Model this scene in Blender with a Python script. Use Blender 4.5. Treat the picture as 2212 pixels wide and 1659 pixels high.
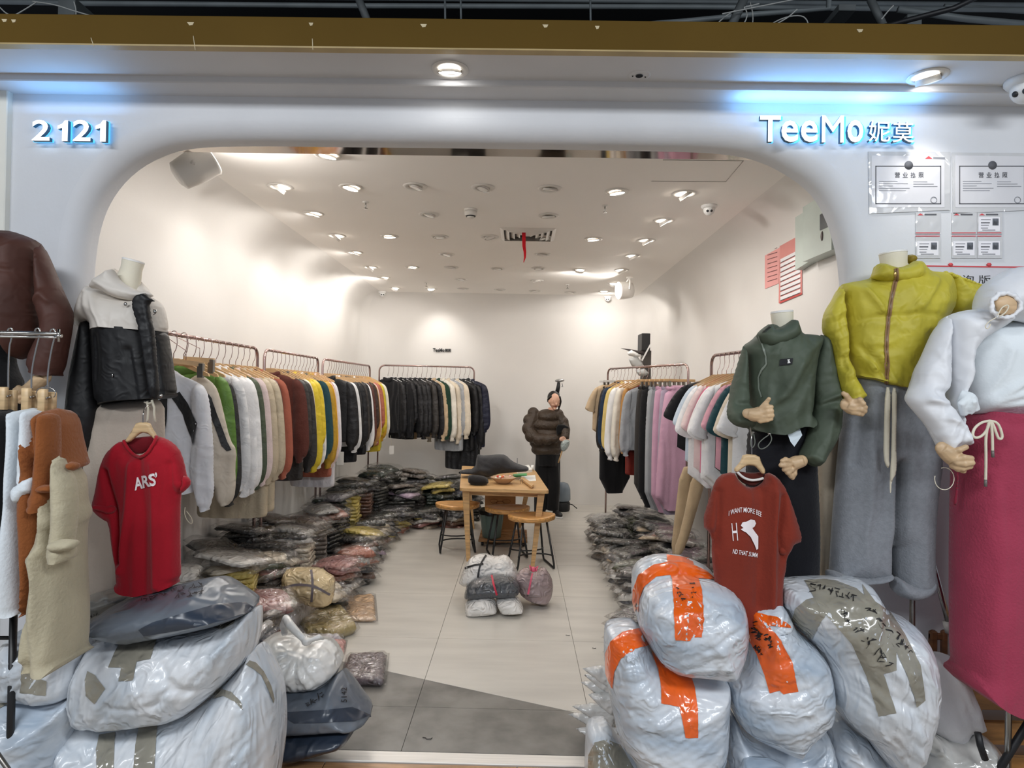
import bpy, math, random
import numpy as np
from mathutils import Vector, Matrix
from mathutils.bvhtree import BVHTree
from mathutils.geometry import delaunay_2d_cdt

for o in list(bpy.data.objects):
    bpy.data.objects.remove(o)
rnd = random.Random(7)
PI = math.pi
SC = bpy.context.scene
COL = SC.collection

# ---------------------------------------------------------------- camera
F, CX, CY, H = 1400.0, 1106.0, 829.5, 1.6
def _n(v): return v / np.linalg.norm(v)
_yc = _n(np.array([17.0, -13.5, 1400.0]))            # world +Y seen by the camera (right, up, forward)
_xc = np.array([math.cos(.0185), -math.sin(.0185), 0.0]); _xc = _n(_xc - _yc * _xc.dot(_yc))
_zc = np.cross(_xc, _yc)
if _zc[1] < 0: _zc = -_zc
W2C = np.stack([_xc, _yc, _zc], axis=1)              # columns: world axes in camera space
C2W = W2C.T
cam_d = bpy.data.cameras.new('camera')
cam = bpy.data.objects.new('camera', cam_d); COL.objects.link(cam)
cam_d.sensor_width = 36.0; cam_d.sensor_fit = 'HORIZONTAL'; cam_d.lens = 36.0 * F / 2212.0
cam_d.clip_start = .05; cam_d.clip_end = 60
_r, _u, _f = C2W @ np.array([1, 0, 0.]), C2W @ np.array([0, 1., 0]), C2W @ np.array([0, 0, 1.])
cam.matrix_world = Matrix(((_r[0], _u[0], -_f[0], 0), (_r[1], _u[1], -_f[1], 0), (_r[2], _u[2], -_f[2], H), (0, 0, 0, 1)))
SC.camera = cam

# ---------------------------------------------------------------- world, exposure, corridor light
w = bpy.data.worlds.new('world'); SC.world = w; w.use_nodes = True
w.node_tree.nodes['Background'].inputs[0].default_value = (.70, .78, .92, 1)
w.node_tree.nodes['Background'].inputs[1].default_value = .40
vs = SC.view_settings
SC.display_settings.display_device = 'sRGB'
vs.view_transform = 'Standard'; vs.look = 'None'; vs.gamma = 1; vs.exposure = 0.0; vs.use_curve_mapping = False
SC.cycles.use_denoising = True
SC.cycles.max_bounces = 7; SC.cycles.diffuse_bounces = 5; SC.cycles.glossy_bounces = 3
SC.cycles.transmission_bounces = 3; SC.cycles.transparent_max_bounces = 10
SC.cycles.sample_clamp_indirect = 6
SC.cycles.caustics_reflective = False; SC.cycles.caustics_refractive = False
def area(name, loc, rot, sx, sy, power, color):
    l = bpy.data.lights.new(name, 'AREA'); l.shape = 'RECTANGLE'; l.size = sx; l.size_y = sy; l.energy = power; l.color = color
    o = bpy.data.objects.new(name, l); COL.objects.link(o); o.location = loc; o.rotation_euler = rot
    return o
area('corridor_light', (-2.2, -.9, 3.45), (math.radians(22), 0, 0), 2.6, .5, 118, (.92, .96, 1.0))
area('corridor_light.001', (2.2, -.9, 3.45), (math.radians(22), 0, 0), 2.6, .5, 118, (.92, .96, 1.0))

# ---------------------------------------------------------------- pixels of the photograph to points in the room
def ray(px, py):
    d = C2W @ np.array([(px - CX) / F, -(py - CY) / F, 1.0]); return d
def at(px, py, Y):
    d = ray(px, py); t = Y / d[1]; return np.array([d[0] * t, Y, H + d[2] * t])
def onz(px, py, z):
    d = ray(px, py); t = (z - H) / d[2]; return np.array([d[0] * t, d[1] * t, z])
def onx(px, py, x):
    d = ray(px, py); t = x / d[0]; return np.array([x, d[1] * t, H + d[2] * t])

# ---------------------------------------------------------------- materials
MATS = {}
def lin(c):
    if isinstance(c, str):
        c = [int(c[i:i + 2], 16) for i in (0, 2, 4)]
    c = [x / 255.0 for x in c]
    return tuple(((x / 12.92) if x <= .04045 else ((x + .055) / 1.055) ** 2.4) for x in c) + (1,)
def mat(name, c, rough=.6, metal=0, coat=0, var=.08, vs_=6.0, bump=0, bs=60.0, stretch=(1, 1, 1), emis=0, alpha=1, sheen=0, sss=0, kind='noise', c2=None, spec=.5, coatr=.08, trans=0):
    key = (name, str(c), rough, metal, coat, var, bump, bs, stretch, emis, alpha, kind, str(c2))
    if key in MATS: return MATS[key]
    m = bpy.data.materials.new(name); m.use_nodes = True
    nt = m.node_tree; N = nt.nodes; L = nt.links
    b = N['Principled BSDF']
    col = lin(c)
    b.inputs['Base Color'].default_value = col; b.inputs['Roughness'].default_value = rough
    b.inputs['Metallic'].default_value = metal
    b.inputs['Specular IOR Level'].default_value = spec
    if coat: b.inputs['Coat Weight'].default_value = coat; b.inputs['Coat Roughness'].default_value = coatr
    if sheen: b.inputs['Sheen Weight'].default_value = sheen
    if trans: b.inputs['Transmission Weight'].default_value = trans
    if alpha < 1: b.inputs['Alpha'].default_value = alpha
    if emis:
        b.inputs['Emission Color'].default_value = col; b.inputs['Emission Strength'].default_value = emis
    tc = N.new('ShaderNodeTexCoord'); mp = N.new('ShaderNodeMapping'); mp.inputs['Scale'].default_value = stretch
    L.new(tc.outputs['Object'], mp.inputs['Vector'])
    if var or c2:
        nz = N.new('ShaderNodeTexNoise'); nz.inputs['Scale'].default_value = vs_; nz.inputs['Detail'].default_value = 5
        L.new(mp.outputs[0], nz.inputs['Vector'])
        rp = N.new('ShaderNodeValToRGB'); L.new(nz.outputs['Fac'], rp.inputs['Fac'])
        a = [x * (1 - var * 1.6) for x in col[:3]] + [1]; d = [min(1, x * (1 + var)) for x in col[:3]] + [1]
        if c2: a, d = lin(c2), col
        rp.color_ramp.elements[0].color = a; rp.color_ramp.elements[1].color = d
        rp.color_ramp.elements[0].position = .34; rp.color_ramp.elements[1].position = .62
        L.new(rp.outputs[0], b.inputs['Base Color'])
    if bump:
        if kind == 'wave':
            tx = N.new('ShaderNodeTexWave'); tx.inputs['Scale'].default_value = bs; tx.inputs['Distortion'].default_value = 3; out = tx.outputs['Fac']
        elif kind == 'crinkle':
            tx = N.new('ShaderNodeTexNoise'); tx.inputs['Scale'].default_value = bs; tx.inputs['Detail'].default_value = 6
            tx.inputs['Distortion'].default_value = 1.6
            try: tx.noise_type = 'RIDGED_MULTIFRACTAL'
            except Exception: pass
            out = tx.outputs['Fac']
        else:
            tx = N.new('ShaderNodeTexNoise'); tx.inputs['Scale'].default_value = bs; tx.inputs['Detail'].default_value = 4; out = tx.outputs['Fac']
        L.new(mp.outputs[0], tx.inputs['Vector'])
        bp = N.new('ShaderNodeBump'); bp.inputs['Strength'].default_value = bump; bp.inputs['Distance'].default_value = .03 if kind == 'crinkle' else .01
        L.new(out, bp.inputs['Height']); L.new(bp.outputs[0], b.inputs['Normal'])
        if coat: L.new(bp.outputs[0], b.inputs['Coat Normal'])
    MATS[key] = m
    return m
def cloth(c, **k):
    k.setdefault('rough', .85); k.setdefault('bump', .25); k.setdefault('bs', 90.0); k.setdefault('sheen', .15); k.setdefault('spec', .25)
    return mat('fabric', c, **k)
def nylon(c, **k):
    k.setdefault('rough', .5); k.setdefault('bump', .16); k.setdefault('bs', 22.0); k.setdefault('spec', .4); k.setdefault('kind', 'crinkle')
    return mat('nylon', c, **k)
def packed(c, **k):
    return mat('bagged_fabric', c, rough=.6, coat=1.0, bump=.8, bs=15.0, kind='crinkle', coatr=.09, var=.12, **k)
def film():
    if 'film' in MATS: return MATS['film']
    m = bpy.data.materials.new('clear_film'); m.use_nodes = True; nt = m.node_tree; N = nt.nodes; L = nt.links; N.clear()
    o = N.new('ShaderNodeOutputMaterial'); mx = N.new('ShaderNodeMixShader'); tr = N.new('ShaderNodeBsdfTransparent'); gl = N.new('ShaderNodeBsdfGlossy')
    tr.inputs[0].default_value = (.97, .97, .97, 1); gl.inputs['Roughness'].default_value = .16; gl.inputs[0].default_value = (.95, .95, .95, 1)
    lw = N.new('ShaderNodeLayerWeight'); lw.inputs['Blend'].default_value = .18
    ma = N.new('ShaderNodeMath'); ma.operation = 'MULTIPLY_ADD'; ma.inputs[1].default_value = .55; ma.inputs[2].default_value = .05; L.new(lw.outputs['Facing'], ma.inputs[0])
    tc = N.new('ShaderNodeTexCoord'); nz = N.new('ShaderNodeTexNoise'); nz.inputs['Scale'].default_value = 16; nz.inputs['Detail'].default_value = 3; nz.inputs['Distortion'].default_value = 1.5
    bp = N.new('ShaderNodeBump'); bp.inputs['Strength'].default_value = .8; bp.inputs['Distance'].default_value = .02
    L.new(tc.outputs['Object'], nz.inputs['Vector']); L.new(nz.outputs['Fac'], bp.inputs['Height']); L.new(bp.outputs[0], gl.inputs['Normal']); L.new(bp.outputs[0], lw.inputs['Normal'])
    L.new(ma.outputs[0], mx.inputs[0]); L.new(tr.outputs[0], mx.inputs[1]); L.new(gl.outputs[0], mx.inputs[2]); L.new(mx.outputs[0], o.inputs[0])
    MATS['film'] = m; return m

# ---------------------------------------------------------------- objects
WV = {}
def mesh_of(name, verts, faces, smooth=True):
    me = bpy.data.meshes.new(name); me.from_pydata([tuple(map(float, v)) for v in verts], [], [tuple(map(int, f)) for f in faces]); me.update()
    if smooth: me.polygons.foreach_set('use_smooth', [True] * len(me.polygons))
    return me
def base_of(verts):
    v = np.asarray(verts); return np.array([(v[:, 0].min() + v[:, 0].max()) / 2, (v[:, 1].min() + v[:, 1].max()) / 2, v[:, 2].min()])
def ploc(p):
    l = np.zeros(3)
    while p is not None: l = l + np.array(p.location); p = p.parent
    return l
def put(name, verts, faces, m, parent=None, smooth=True, label=None, cat=None, group=None, kind=None, auto=None):
    """one mesh object from world-space vertices"""
    verts = np.asarray(verts, float)
    org = ploc(parent) if parent is not None else base_of(verts)
    me = mesh_of(name, verts - org, faces, smooth)
    if isinstance(m, (list, tuple)):
        for x in m: me.materials.append(x)
    else: me.materials.append(m)
    o = bpy.data.objects.new(name, me); COL.objects.link(o)
    if parent is not None: o.parent = parent
    else: o.location = org
    WV[o.name] = (verts, faces)
    if auto is not None and smooth:
        try:
            me.set_sharp_from_angle(angle=math.radians(auto))
        except Exception: pass
    return tag(o, label, cat, group, kind)
def tag(o, label=None, cat=None, group=None, kind=None):
    if label: o['label'] = label
    if cat: o['category'] = cat
    if group: o['group'] = group
    if kind: o['kind'] = kind
    return o
def thing(name, loc, label, cat, group=None):
    o = bpy.data.objects.new(name, None); COL.objects.link(o); o.location = tuple(map(float, loc)); o.empty_display_size = .1
    return tag(o, label, cat, group)
def dup(o, loc=None, rot=None, parent=None, label=None, mats=None):
    c = o.copy(); COL.objects.link(c)
    if parent is not None: c.parent = parent
    if loc is not None: c.location = loc
    if rot is not None: c.rotation_euler = rot
    if label: c['label'] = label
    for ch in [x for x in o.children]:
        d = dup(ch, parent=c)
    return c
def recolour(o, m):
    for s in o.material_slots:
        s.link = 'OBJECT'; s.material = m

class MB:
    """collects simple solids into one mesh"""
    def __init__(s): s.v = []; s.f = []
    def add(s, v, f):
        n = len(s.v); s.v += [tuple(x) for x in v]; s.f += [tuple(i + n for i in q) for q in f]; return s
    def box(s, lo, hi, R=None, c=None):
        (x0, y0, z0), (x1, y1, z1) = lo, hi
        v = [(x0, y0, z0), (x1, y0, z0), (x1, y1, z0), (x0, y1, z0), (x0, y0, z1), (x1, y0, z1), (x1, y1, z1), (x0, y1, z1)]
        if R is not None:
            c = np.array(c if c is not None else (0, 0, 0)); v = [tuple(R @ (np.array(p) - c) + c) for p in v]
        return s.add(v, [(0, 3, 2, 1), (4, 5, 6, 7), (0, 1, 5, 4), (1, 2, 6, 5), (2, 3, 7, 6), (3, 0, 4, 7)])
    def bbox(s, lo, hi, b=.004):
        """bevelled box"""
        lo = np.array(lo, float); hi = np.array(hi, float)
        b = min(b, *(abs(hi - lo) * .45))
        v, f = [], []
        x = [lo[0], lo[0] + b, hi[0] - b, hi[0]]; y = [lo[1], lo[1] + b, hi[1] - b, hi[1]]
        def ring(z, i): 
            return [(x[i + 0] if i else x[0] + 0, 0, 0)]
        def oct_(z, ins):
            a0, a1, c0, c1 = lo[0] + ins, hi[0] - ins, lo[1] + ins, hi[1] - ins
            bb = b * .6
            return [(a0 + bb, c0, z), (a1 - bb, c0, z), (a1, c0 + bb, z), (a1, c1 - bb, z), (a1 - bb, c1, z), (a0 + bb, c1, z), (a0, c1 - bb, z), (a0, c0 + bb, z)]
        rings = [oct_(lo[2], b * .7), oct_(lo[2] + b * .7, 0), oct_(hi[2] - b * .7, 0), oct_(hi[2], b * .7)]
        for r in rings: v += r
        for k in range(3):
            for i in range(8):
                j = (i + 1) % 8; f.append((k * 8 + i, k * 8 + j, k * 8 + 8 + j, k * 8 + 8 + i))
        f.append(tuple(range(7, -1, -1))); f.append(tuple(range(24, 32)))
        return s.add(v, f)
    def tube(s, pts, r, n=8, closed=False, cap=True):
        P = [np.array(p, float) for p in pts]; m = len(P)
        rr = r if isinstance(r, (list, tuple, np.ndarray)) else [r] * m
        v, f = [], []; up = None
        for i in range(m):
            if closed: t = P[(i + 1) % m] - P[i - 1]
            else: t = P[min(i + 1, m - 1)] - P[max(i - 1, 0)]
            t = t / (np.linalg.norm(t) + 1e-9)
            if up is None:
                a = np.array([0, 0, 1.]) if abs(t[2]) < .9 else np.array([1., 0, 0])
                up = np.cross(t, a); up /= np.linalg.norm(up)
            else:
                up = up - t * up.dot(t); up /= (np.linalg.norm(up) + 1e-9)
            w_ = np.cross(t, up)
            for k in range(n):
                a = 2 * PI * k / n
                v.append(P[i] + rr[i] * (math.cos(a) * up + math.sin(a) * w_))
        for i in range(m if closed else m - 1):
            for k in range(n):
                a = i * n + k; b = i * n + (k + 1) % n; j = ((i + 1) % m) * n
                f.append((a, b, j + (k + 1) % n, j + k))
        if cap and not closed:
            f.append(tuple(range(n - 1, -1, -1))); f.append(tuple((m - 1) * n + k for k in range(n)))
        return s.add(v, f)
    def disc(s, c, r0, r1, z0, z1, n=20): return s.lathe(c, [(r0, z0), (r1, z1)], n)
    def lathe(s, c, prof, n=20, R=None, capa=True, capb=True):
        v, f = [], []
        for (r, z) in prof:
            for k in range(n):
                a = 2 * PI * k / n; p = np.array([r * math.cos(a), r * math.sin(a), z])
                if R is not None: p = R @ p
                v.append(p + np.array(c))
        for i in range(len(prof) - 1):
            for k in range(n):
                f.append((i * n + k, i * n + (k + 1) % n, (i + 1) * n + (k + 1) % n, (i + 1) * n + k))
        if capa: f.append(tuple(range(n - 1, -1, -1)))
        if capb: f.append(tuple((len(prof) - 1) * n + k for k in range(n)))
        return s.add(v, f)
    def ell(s, c, rx, ry, rz, n=14, m=9, R=None, fn=None):
        v, f = [], []
        for i in range(m + 1):
            a = PI * i / m - PI / 2
            for k in range(n):
                b = 2 * PI * k / n; p = np.array([rx * math.cos(a) * math.cos(b), ry * math.cos(a) * math.sin(b), rz * math.sin(a)])
                if fn: p = fn(p)
                if R is not None: p = R @ p
                v.append(p + np.array(c))
        for i in range(m):
            for k in range(n): f.append((i * n + k, i * n + (k + 1) % n, (i + 1) * n + (k + 1) % n, (i + 1) * n + k))
        return s.add(v, f)
    def prism(s, poly, y0, y1, axis='y'):
        """poly in (x,z); extruded along y"""
        n = len(poly)
        if axis == 'y': v = [(x, y0, z) for x, z in poly] + [(x, y1, z) for x, z in poly]
        elif axis == 'z': v = [(x, y, y0) for x, y in poly] + [(x, y, y1) for x, y in poly]
        else: v = [(y0, x, z) for x, z in poly] + [(y1, x, z) for x, z in poly]
        f = [tuple(range(n)), tuple(range(2 * n - 1, n - 1, -1))] + [(i, (i + 1) % n, n + (i + 1) % n, n + i)[::-1] for i in range(n)]
        return s.add(v, f)
    def build(s, name, m, parent=None, **k):
        return put(name, s.v, s.f, m, parent, **k)

def fixn(o):
    import bmesh
    bm = bmesh.new(); bm.from_mesh(o.data); bmesh.ops.recalc_face_normals(bm, faces=bm.faces); bm.to_mesh(o.data); bm.free(); return o
def rotm(ax, a):
    return np.array(Matrix.Rotation(a, 3, ax))

# ---------------------------------------------------------------- noise and cloth sheets
def _hash(ix, iy, seed):
    h = (ix.astype(np.int64) * 374761393 + iy.astype(np.int64) * 668265263 + seed * 1442695041) & 0xffffffff
    h = ((h ^ (h >> 13)) * 1274126177) & 0xffffffff
    return ((h ^ (h >> 16)) & 0xffff) / 65535.0
def vn(x, y, seed=0):
    ix, iy = np.floor(x), np.floor(y); fx, fy = x - ix, y - iy
    fx = fx * fx * fx * (fx * (fx * 6 - 15) + 10); fy = fy * fy * fy * (fy * (fy * 6 - 15) + 10)
    a = _hash(ix, iy, seed); b = _hash(ix + 1, iy, seed); c = _hash(ix, iy + 1, seed); d = _hash(ix + 1, iy + 1, seed)
    return (a * (1 - fx) + b * fx) * (1 - fy) + (c * (1 - fx) + d * fx) * fy
def fbm(x, y, seed=0, o=3):
    t = 0; a = .5
    for i in range(o): t = t + a * (vn(x * 2 ** i, y * 2 ** i, seed + i * 7) * 2 - 1); a *= .5
    return t
def ridged(x, y, seed=0, o=3):
    t = 0; a = .6
    for i in range(o): t = t + a * (1 - 2 * np.abs(vn(x * 2 ** i, y * 2 ** i, seed + i * 13) * 2 - 1)); a *= .5
    return t
def hangf(A, kx=9., kz=1.3, seed=0, warp=.5):
    A = A * 1.6
    def f(x, z):
        wx = x + warp * .12 * fbm(x * 3, z * 3, seed + 5)
        return A * (ridged(wx * kx, z * kz + wx * 1.5, seed, 2) + .35 * fbm(x * kx * 2.3, z * kz * 3, seed + 9))
    return f
def crink(A, k=9., seed=0, asp=1.0):
    def f(x, z):
        a = x + .06 * fbm(x * 7, z * 7, seed + 3); b = z + .06 * fbm(x * 7 + 9, z * 7, seed + 4)
        return A * (ridged(a * k, b * k * asp, seed, 4))
    return f
def dirf(A, ang, k=14., kl=2., seed=0):
    """folds that run along direction ang (radians from +x)"""
    c, s = math.cos(ang), math.sin(ang)
    def f(x, z):
        u = x * c + z * s; v = -x * s + z * c
        return A * ridged(v * k + .5 * fbm(u * 4, v * 4, seed + 2), u * kl, seed, 3)
    return f
def radial(A, c, n=22, seed=0, fall=.5):
    def f(x, z):
        dx, dz = x - c[0], z - c[1]; r = np.sqrt(dx * dx + dz * dz) + 1e-4; th = np.arctan2(dz, dx)
        return A * (ridged(th * n / 6.283 + .6 * fbm(x * 6, z * 6, seed), r * 3, seed, 3)) * np.exp(-r / fall) * np.minimum(r / .04, 1)
    return f
def segdist(P, poly, closed=False):
    P = np.asarray(P); best = np.full(len(P), 1e9)
    Q = np.asarray(poly); n = len(Q)
    for i in range(n if closed else n - 1):
        a = Q[i]; b = Q[(i + 1) % n]; ab = b - a; l2 = ab.dot(ab) + 1e-12
        t = np.clip(((P - a) @ ab) / l2, 0, 1); d = P - a - t[:, None] * ab
        best = np.minimum(best, (d * d).sum(1))
    return np.sqrt(best)
def inside(P, poly):
    P = np.asarray(P); Q = np.asarray(poly); n = len(Q); r = np.zeros(len(P), bool)
    for i in range(n):
        x1, y1 = Q[i]; x2, y2 = Q[(i + 1) % n]
        c = (y1 > P[:, 1]) != (y2 > P[:, 1])
        with np.errstate(divide='ignore', invalid='ignore'):
            xi = (x2 - x1) * (P[:, 1] - y1) / (y2 - y1 + 1e-30) + x1
        r ^= c & (P[:, 0] < xi)
    return r
def chaikin(Q, it=1, q=.25):
    Q = np.asarray(Q, float)
    for _ in range(it):
        nx = np.roll(Q, -1, 0); a = Q * (1 - q) + nx * q; b = Q * q + nx * (1 - q)
        Q = np.stack([a, b], 1).reshape(-1, 2)
    return Q
def resample(Q, h, closed=True):
    Q = np.asarray(Q, float); out = []
    n = len(Q)
    for i in range(n if closed else n - 1):
        a, b = Q[i], Q[(i + 1) % n]; k = max(1, int(round(np.linalg.norm(b - a) / h)))
        for j in range(k): out.append(a + (b - a) * j / k)
    if not closed: out.append(Q[-1])
    out2 = [out[0]]
    for p in out[1:]:
        if np.linalg.norm(p - out2[-1]) > h * .35: out2.append(p)
    if closed and np.linalg.norm(out2[-1] - out2[0]) < h * .35: out2.pop()
    return np.array(out2)
def trigrid(outline, h, smooth=1):
    Q = chaikin(outline, smooth) if smooth else np.asarray(outline, float)
    B = resample(Q, h); lo, hi = B.min(0), B.max(0)
    xs = np.arange(lo[0], hi[0], h); zs = np.arange(lo[1], hi[1], h * .866)
    G = np.array([(x + (h / 2 if j % 2 else 0), z) for j, z in enumerate(zs) for x in xs]) if len(xs) and len(zs) else np.zeros((0, 2))
    if len(G):
        G = G[inside(G, B)]
    if len(G):
        G = G[segdist(G, B, True) > h * .5]
    nb = len(B); V = np.vstack([B, G]) if len(G) else B
    r = delaunay_2d_cdt([Vector(p) for p in V], [(i, (i + 1) % nb) for i in range(nb)], [], 1, 1e-6)
    V2 = np.array([tuple(p) for p in r[0]]); T = [t for t in r[2] if len(t) == 3]
    on = segdist(V2, B, True) < h * .02
    return V2, T, on, B
def sheet2d(outline, T, h, R=None, e=1.0, f=None, smooth=1, back=1.0, fb=None, hem=None, hemd=None):
    """closed cushion: verts (u, depth, v) with front towards -depth; hem = polylines along which the form is cut square"""
    V, tr, on, B = trigrid(outline, h, smooth)
    hm = np.zeros(len(V), bool)
    if hem is not None:
        for q in hem: hm |= on & (segdist(V, q) < (hemd or h * 1.6))
        nb = len(B); bh = np.zeros(nb, bool)
        for q in hem: bh |= segdist(B, q) < (hemd or h * 1.6)
        d = np.full(len(V), 1e9)
        for i in range(nb):
            j = (i + 1) % nb
            if not (bh[i] and bh[j]): d = np.minimum(d, segdist(V, B[[i, j]]))
        d = np.minimum(d, 1.0)
    else: d = segdist(V, B, True)
    d[on & ~hm] = 0
    if R is None: R = max(d.max(), 1e-4)
    q = 1 - np.minimum(d / R, 1); t = T * np.power(np.clip(1 - q * q, 0, 1), .5 * e)
    dx = f(V[:, 0], V[:, 1]) if f is not None else np.zeros(len(V))
    edge = np.minimum(d / max(R * .25, h), 1)
    yf = -t + -dx * edge; yb = t * back
    if fb is not None: yb = yb + fb(V[:, 0], V[:, 1]) * edge
    n = len(V); seam = on & ~hm; verts = [(V[i, 0], yf[i] if not seam[i] else 0.0, V[i, 1]) for i in range(n)]
    k = n; bi = np.arange(n)
    for i in range(n):
        if not seam[i]: bi[i] = k; k += 1; verts.append((V[i, 0], yb[i], V[i, 1]))
    faces = []; ec = {}
    for a, b, c in tr:
        p = V[[a, b, c]]; s = (p[1, 0] - p[0, 0]) * (p[2, 1] - p[0, 1]) - (p[1, 1] - p[0, 1]) * (p[2, 0] - p[0, 0])
        if s < 0: b, c = c, b
        faces.append((a, b, c))
        if not (seam[a] and seam[b] and seam[c]): faces.append((bi[a], bi[c], bi[b]))
        if hem is not None:
            for u_, v_ in ((a, b), (b, c), (c, a)):
                ec[(u_, v_)] = 1
    if hem is not None:
        for (u_, v_) in ec:
            if (v_, u_) not in ec and (hm[u_] or hm[v_]):
                q4 = [u_, bi[u_], bi[v_], v_]; q4 = [x for i, x in enumerate(q4) if x not in q4[:i]]
                if len(q4) > 2: faces.append(tuple(q4))
    return np.array(verts), faces
def P2(px, Y):
    return np.array([[(p := at(a, b, Y))[0], p[2]] for a, b in px])
def cushion(name, px, Y, T, m, parent=None, h=.012, R=None, e=1.0, f=None, smooth=1, back=1.0, yf=None, hem=None, hemd=None, **k):
    """a stuffed or draped form whose outline in the X-Z plane at distance Y is given by photograph pixels"""
    o2 = P2(px, Y)
    v, fc = sheet2d(o2, T, h, R, e, f, smooth, back, None, [P2(q, Y) for q in hem] if hem else None, hemd)
    v[:, 1] += Y
    if yf is not None: v[:, 1] += yf(v[:, 0], v[:, 2])
    if hem: k.setdefault('auto', 80)
    return put(name, v, fc, m, parent, **k)
def fsum(*fs): return lambda x, z: sum(g(x, z) for g in fs)
def crease(px, Y, w_, A):
    q = P2(px, Y); w_ = max(w_, .012)
    return lambda x, z: 1.2 * A * np.exp(-(segdist(np.stack([x, z], 1), q) / w_) ** 2)
def bvh(*objs):
    V, Fc = [], []
    for o in objs:
        v, f = WV[o.name]; n = len(V); V += [tuple(p) for p in v]; Fc += [tuple(i + n for i in q) for q in f]
    return BVHTree.FromPolygons(V, Fc)
def cast(tree, px, py, off=.003):
    d = ray(px, py); d = d / np.linalg.norm(d)
    r = tree.ray_cast(Vector((0, 0, H)), Vector(d))
    if r[0] is None: return None
    n = np.array(r[1]); n = n if n.dot(d) < 0 else -n
    return np.array(r[0]) + n * off
def decal(name, px, tree, m, parent, hp=8, off=.003, smooth=0, thick=None, **k):
    """a strip (tape, print) laid on a surface: its outline in photograph pixels is carried onto the mesh"""
    V, tr, on, B = trigrid(np.asarray(px, float), hp, smooth)
    pts = [cast(tree, a, b, off) for a, b in V]
    ok = [p is not None for p in pts]; dd = [np.linalg.norm(p) for p in pts if p is not None]
    if not dd: return None
    remap = {}; vv = []
    for i, p in enumerate(pts):
        if p is not None: remap[i] = len(vv); vv.append(p)
    ff = []
    for a, b, c in tr:
        if ok[a] and ok[b] and ok[c]:
            q = [vv[remap[i]] for i in (a, b, c)]
            if max(np.linalg.norm(q[0] - q[1]), np.linalg.norm(q[1] - q[2]), np.linalg.norm(q[2] - q[0])) < .12:
                s = (V[b][0] - V[a][0]) * (V[c][1] - V[a][1]) - (V[b][1] - V[a][1]) * (V[c][0] - V[a][0])
                ff.append((remap[a], remap[b], remap[c]) if s < 0 else (remap[a], remap[c], remap[b]))
    if not ff: return None
    return put(name, vv, ff, m, parent, **k)
def scribble(name, lines, tree, m, parent, wpx=2.2, off=.006, **k):
    """marker strokes laid on a surface"""
    v, f = [], []
    for ln in lines:
        Q = resample(np.asarray(ln, float), 5, False)
        if len(Q) < 2: continue
        row = []
        for i in range(len(Q)):
            t = Q[min(i + 1, len(Q) - 1)] - Q[max(i - 1, 0)]; t = t / (np.linalg.norm(t) + 1e-9); n = np.array([-t[1], t[0]]) * wpx * .5
            a = cast(tree, *(Q[i] - n), off); b = cast(tree, *(Q[i] + n), off)
            if a is None or b is None: row = []; continue
            v += [a, b]; row.append(len(v) - 2)
            if len(row) > 1 and np.linalg.norm(v[row[-1]] - v[row[-2]]) < .08: f.append((row[-2], row[-1], row[-1] + 1, row[-2] + 1))
    if not f: return None
    return put(name, v, f, m, parent, **k)
def glyphs(text, size=1.0, bold=0.0, align='LEFT', extrude=0.0, offs=0.0, shear=0.0, space=1.0):
    c = bpy.data.curves.new('t', 'FONT'); c.body = text; c.size = size; c.align_x = align; c.extrude = extrude; c.offset = bold; c.shear = shear; c.space_character = space
    c.resolution_u = 3
    o = bpy.data.objects.new('t', c); COL.objects.link(o)
    dg = bpy.context.evaluated_depsgraph_get(); dg.update()
    me = bpy.data.meshes.new_from_object(o.evaluated_get(dg))
    v = np.array([tuple(p.co) for p in me.vertices]) if len(me.vertices) else np.zeros((0, 3)); f = [tuple(p.vertices) for p in me.polygons]
    bpy.data.objects.remove(o); bpy.data.meshes.remove(me); bpy.data.curves.remove(c)
    return v, f
def tris(v, f):
    return v, f
def remesh(name, mb, m, parent, vox=.004, it=4, fac=.6, sub=0, **k):
    """join overlapping solids into one continuous skin"""
    me = mesh_of('tmp', mb.v, mb.f); o = bpy.data.objects.new('tmp', me); COL.objects.link(o)
    r = o.modifiers.new('r', 'REMESH'); r.mode = 'VOXEL'; r.voxel_size = vox
    s = o.modifiers.new('s', 'SMOOTH'); s.factor = fac; s.iterations = it
    dg = bpy.context.evaluated_depsgraph_get(); dg.update()
    e = bpy.data.meshes.new_from_object(o.evaluated_get(dg))
    v = [tuple(p.co) for p in e.vertices]; f = [tuple(p.vertices) for p in e.polygons]
    bpy.data.objects.remove(o)
    return put(name, v, f, m, parent, **k)
# ================================================================ the setting
FY, BY, CZ = 2.80, 9.17, 2.92
XL, XR = -2.24, 1.87
white_wall = mat('painted_wall', 'dfdcd8', rough=.62, var=.015, vs_=1.5, bump=.04, bs=70.0)
white_facade = mat('facade_paint', 'd6d8dc', rough=.55, var=.03, vs_=2.2, bump=.06, bs=50.0)
def path_pts():
    P = [(XL, 2.93, -1, 0)]; r = .32
    for y in np.linspace(3.1, BY - r, 8): P.append((XL, y, -1, 0))
    for a in np.linspace(0, PI / 2, 9)[1:]: P.append((XL + r - r * math.cos(a), BY - r + r * math.sin(a), -math.cos(a), math.sin(a)))
    for x in np.linspace(XL + r, XR - r, 8)[1:]: P.append((x, BY, 0, 1))
    for a in np.linspace(0, PI / 2, 9)[1:]: P.append((XR - r + r * math.sin(a), BY - r + r * math.cos(a), math.sin(a), math.cos(a)))
    for y in np.linspace(BY - r, 3.1, 8)[1:]: P.append((XR, y, 1, 0))
    P.append((XR, 2.93, 1, 0))
    return P
PP = path_pts(); rc = .30
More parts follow.
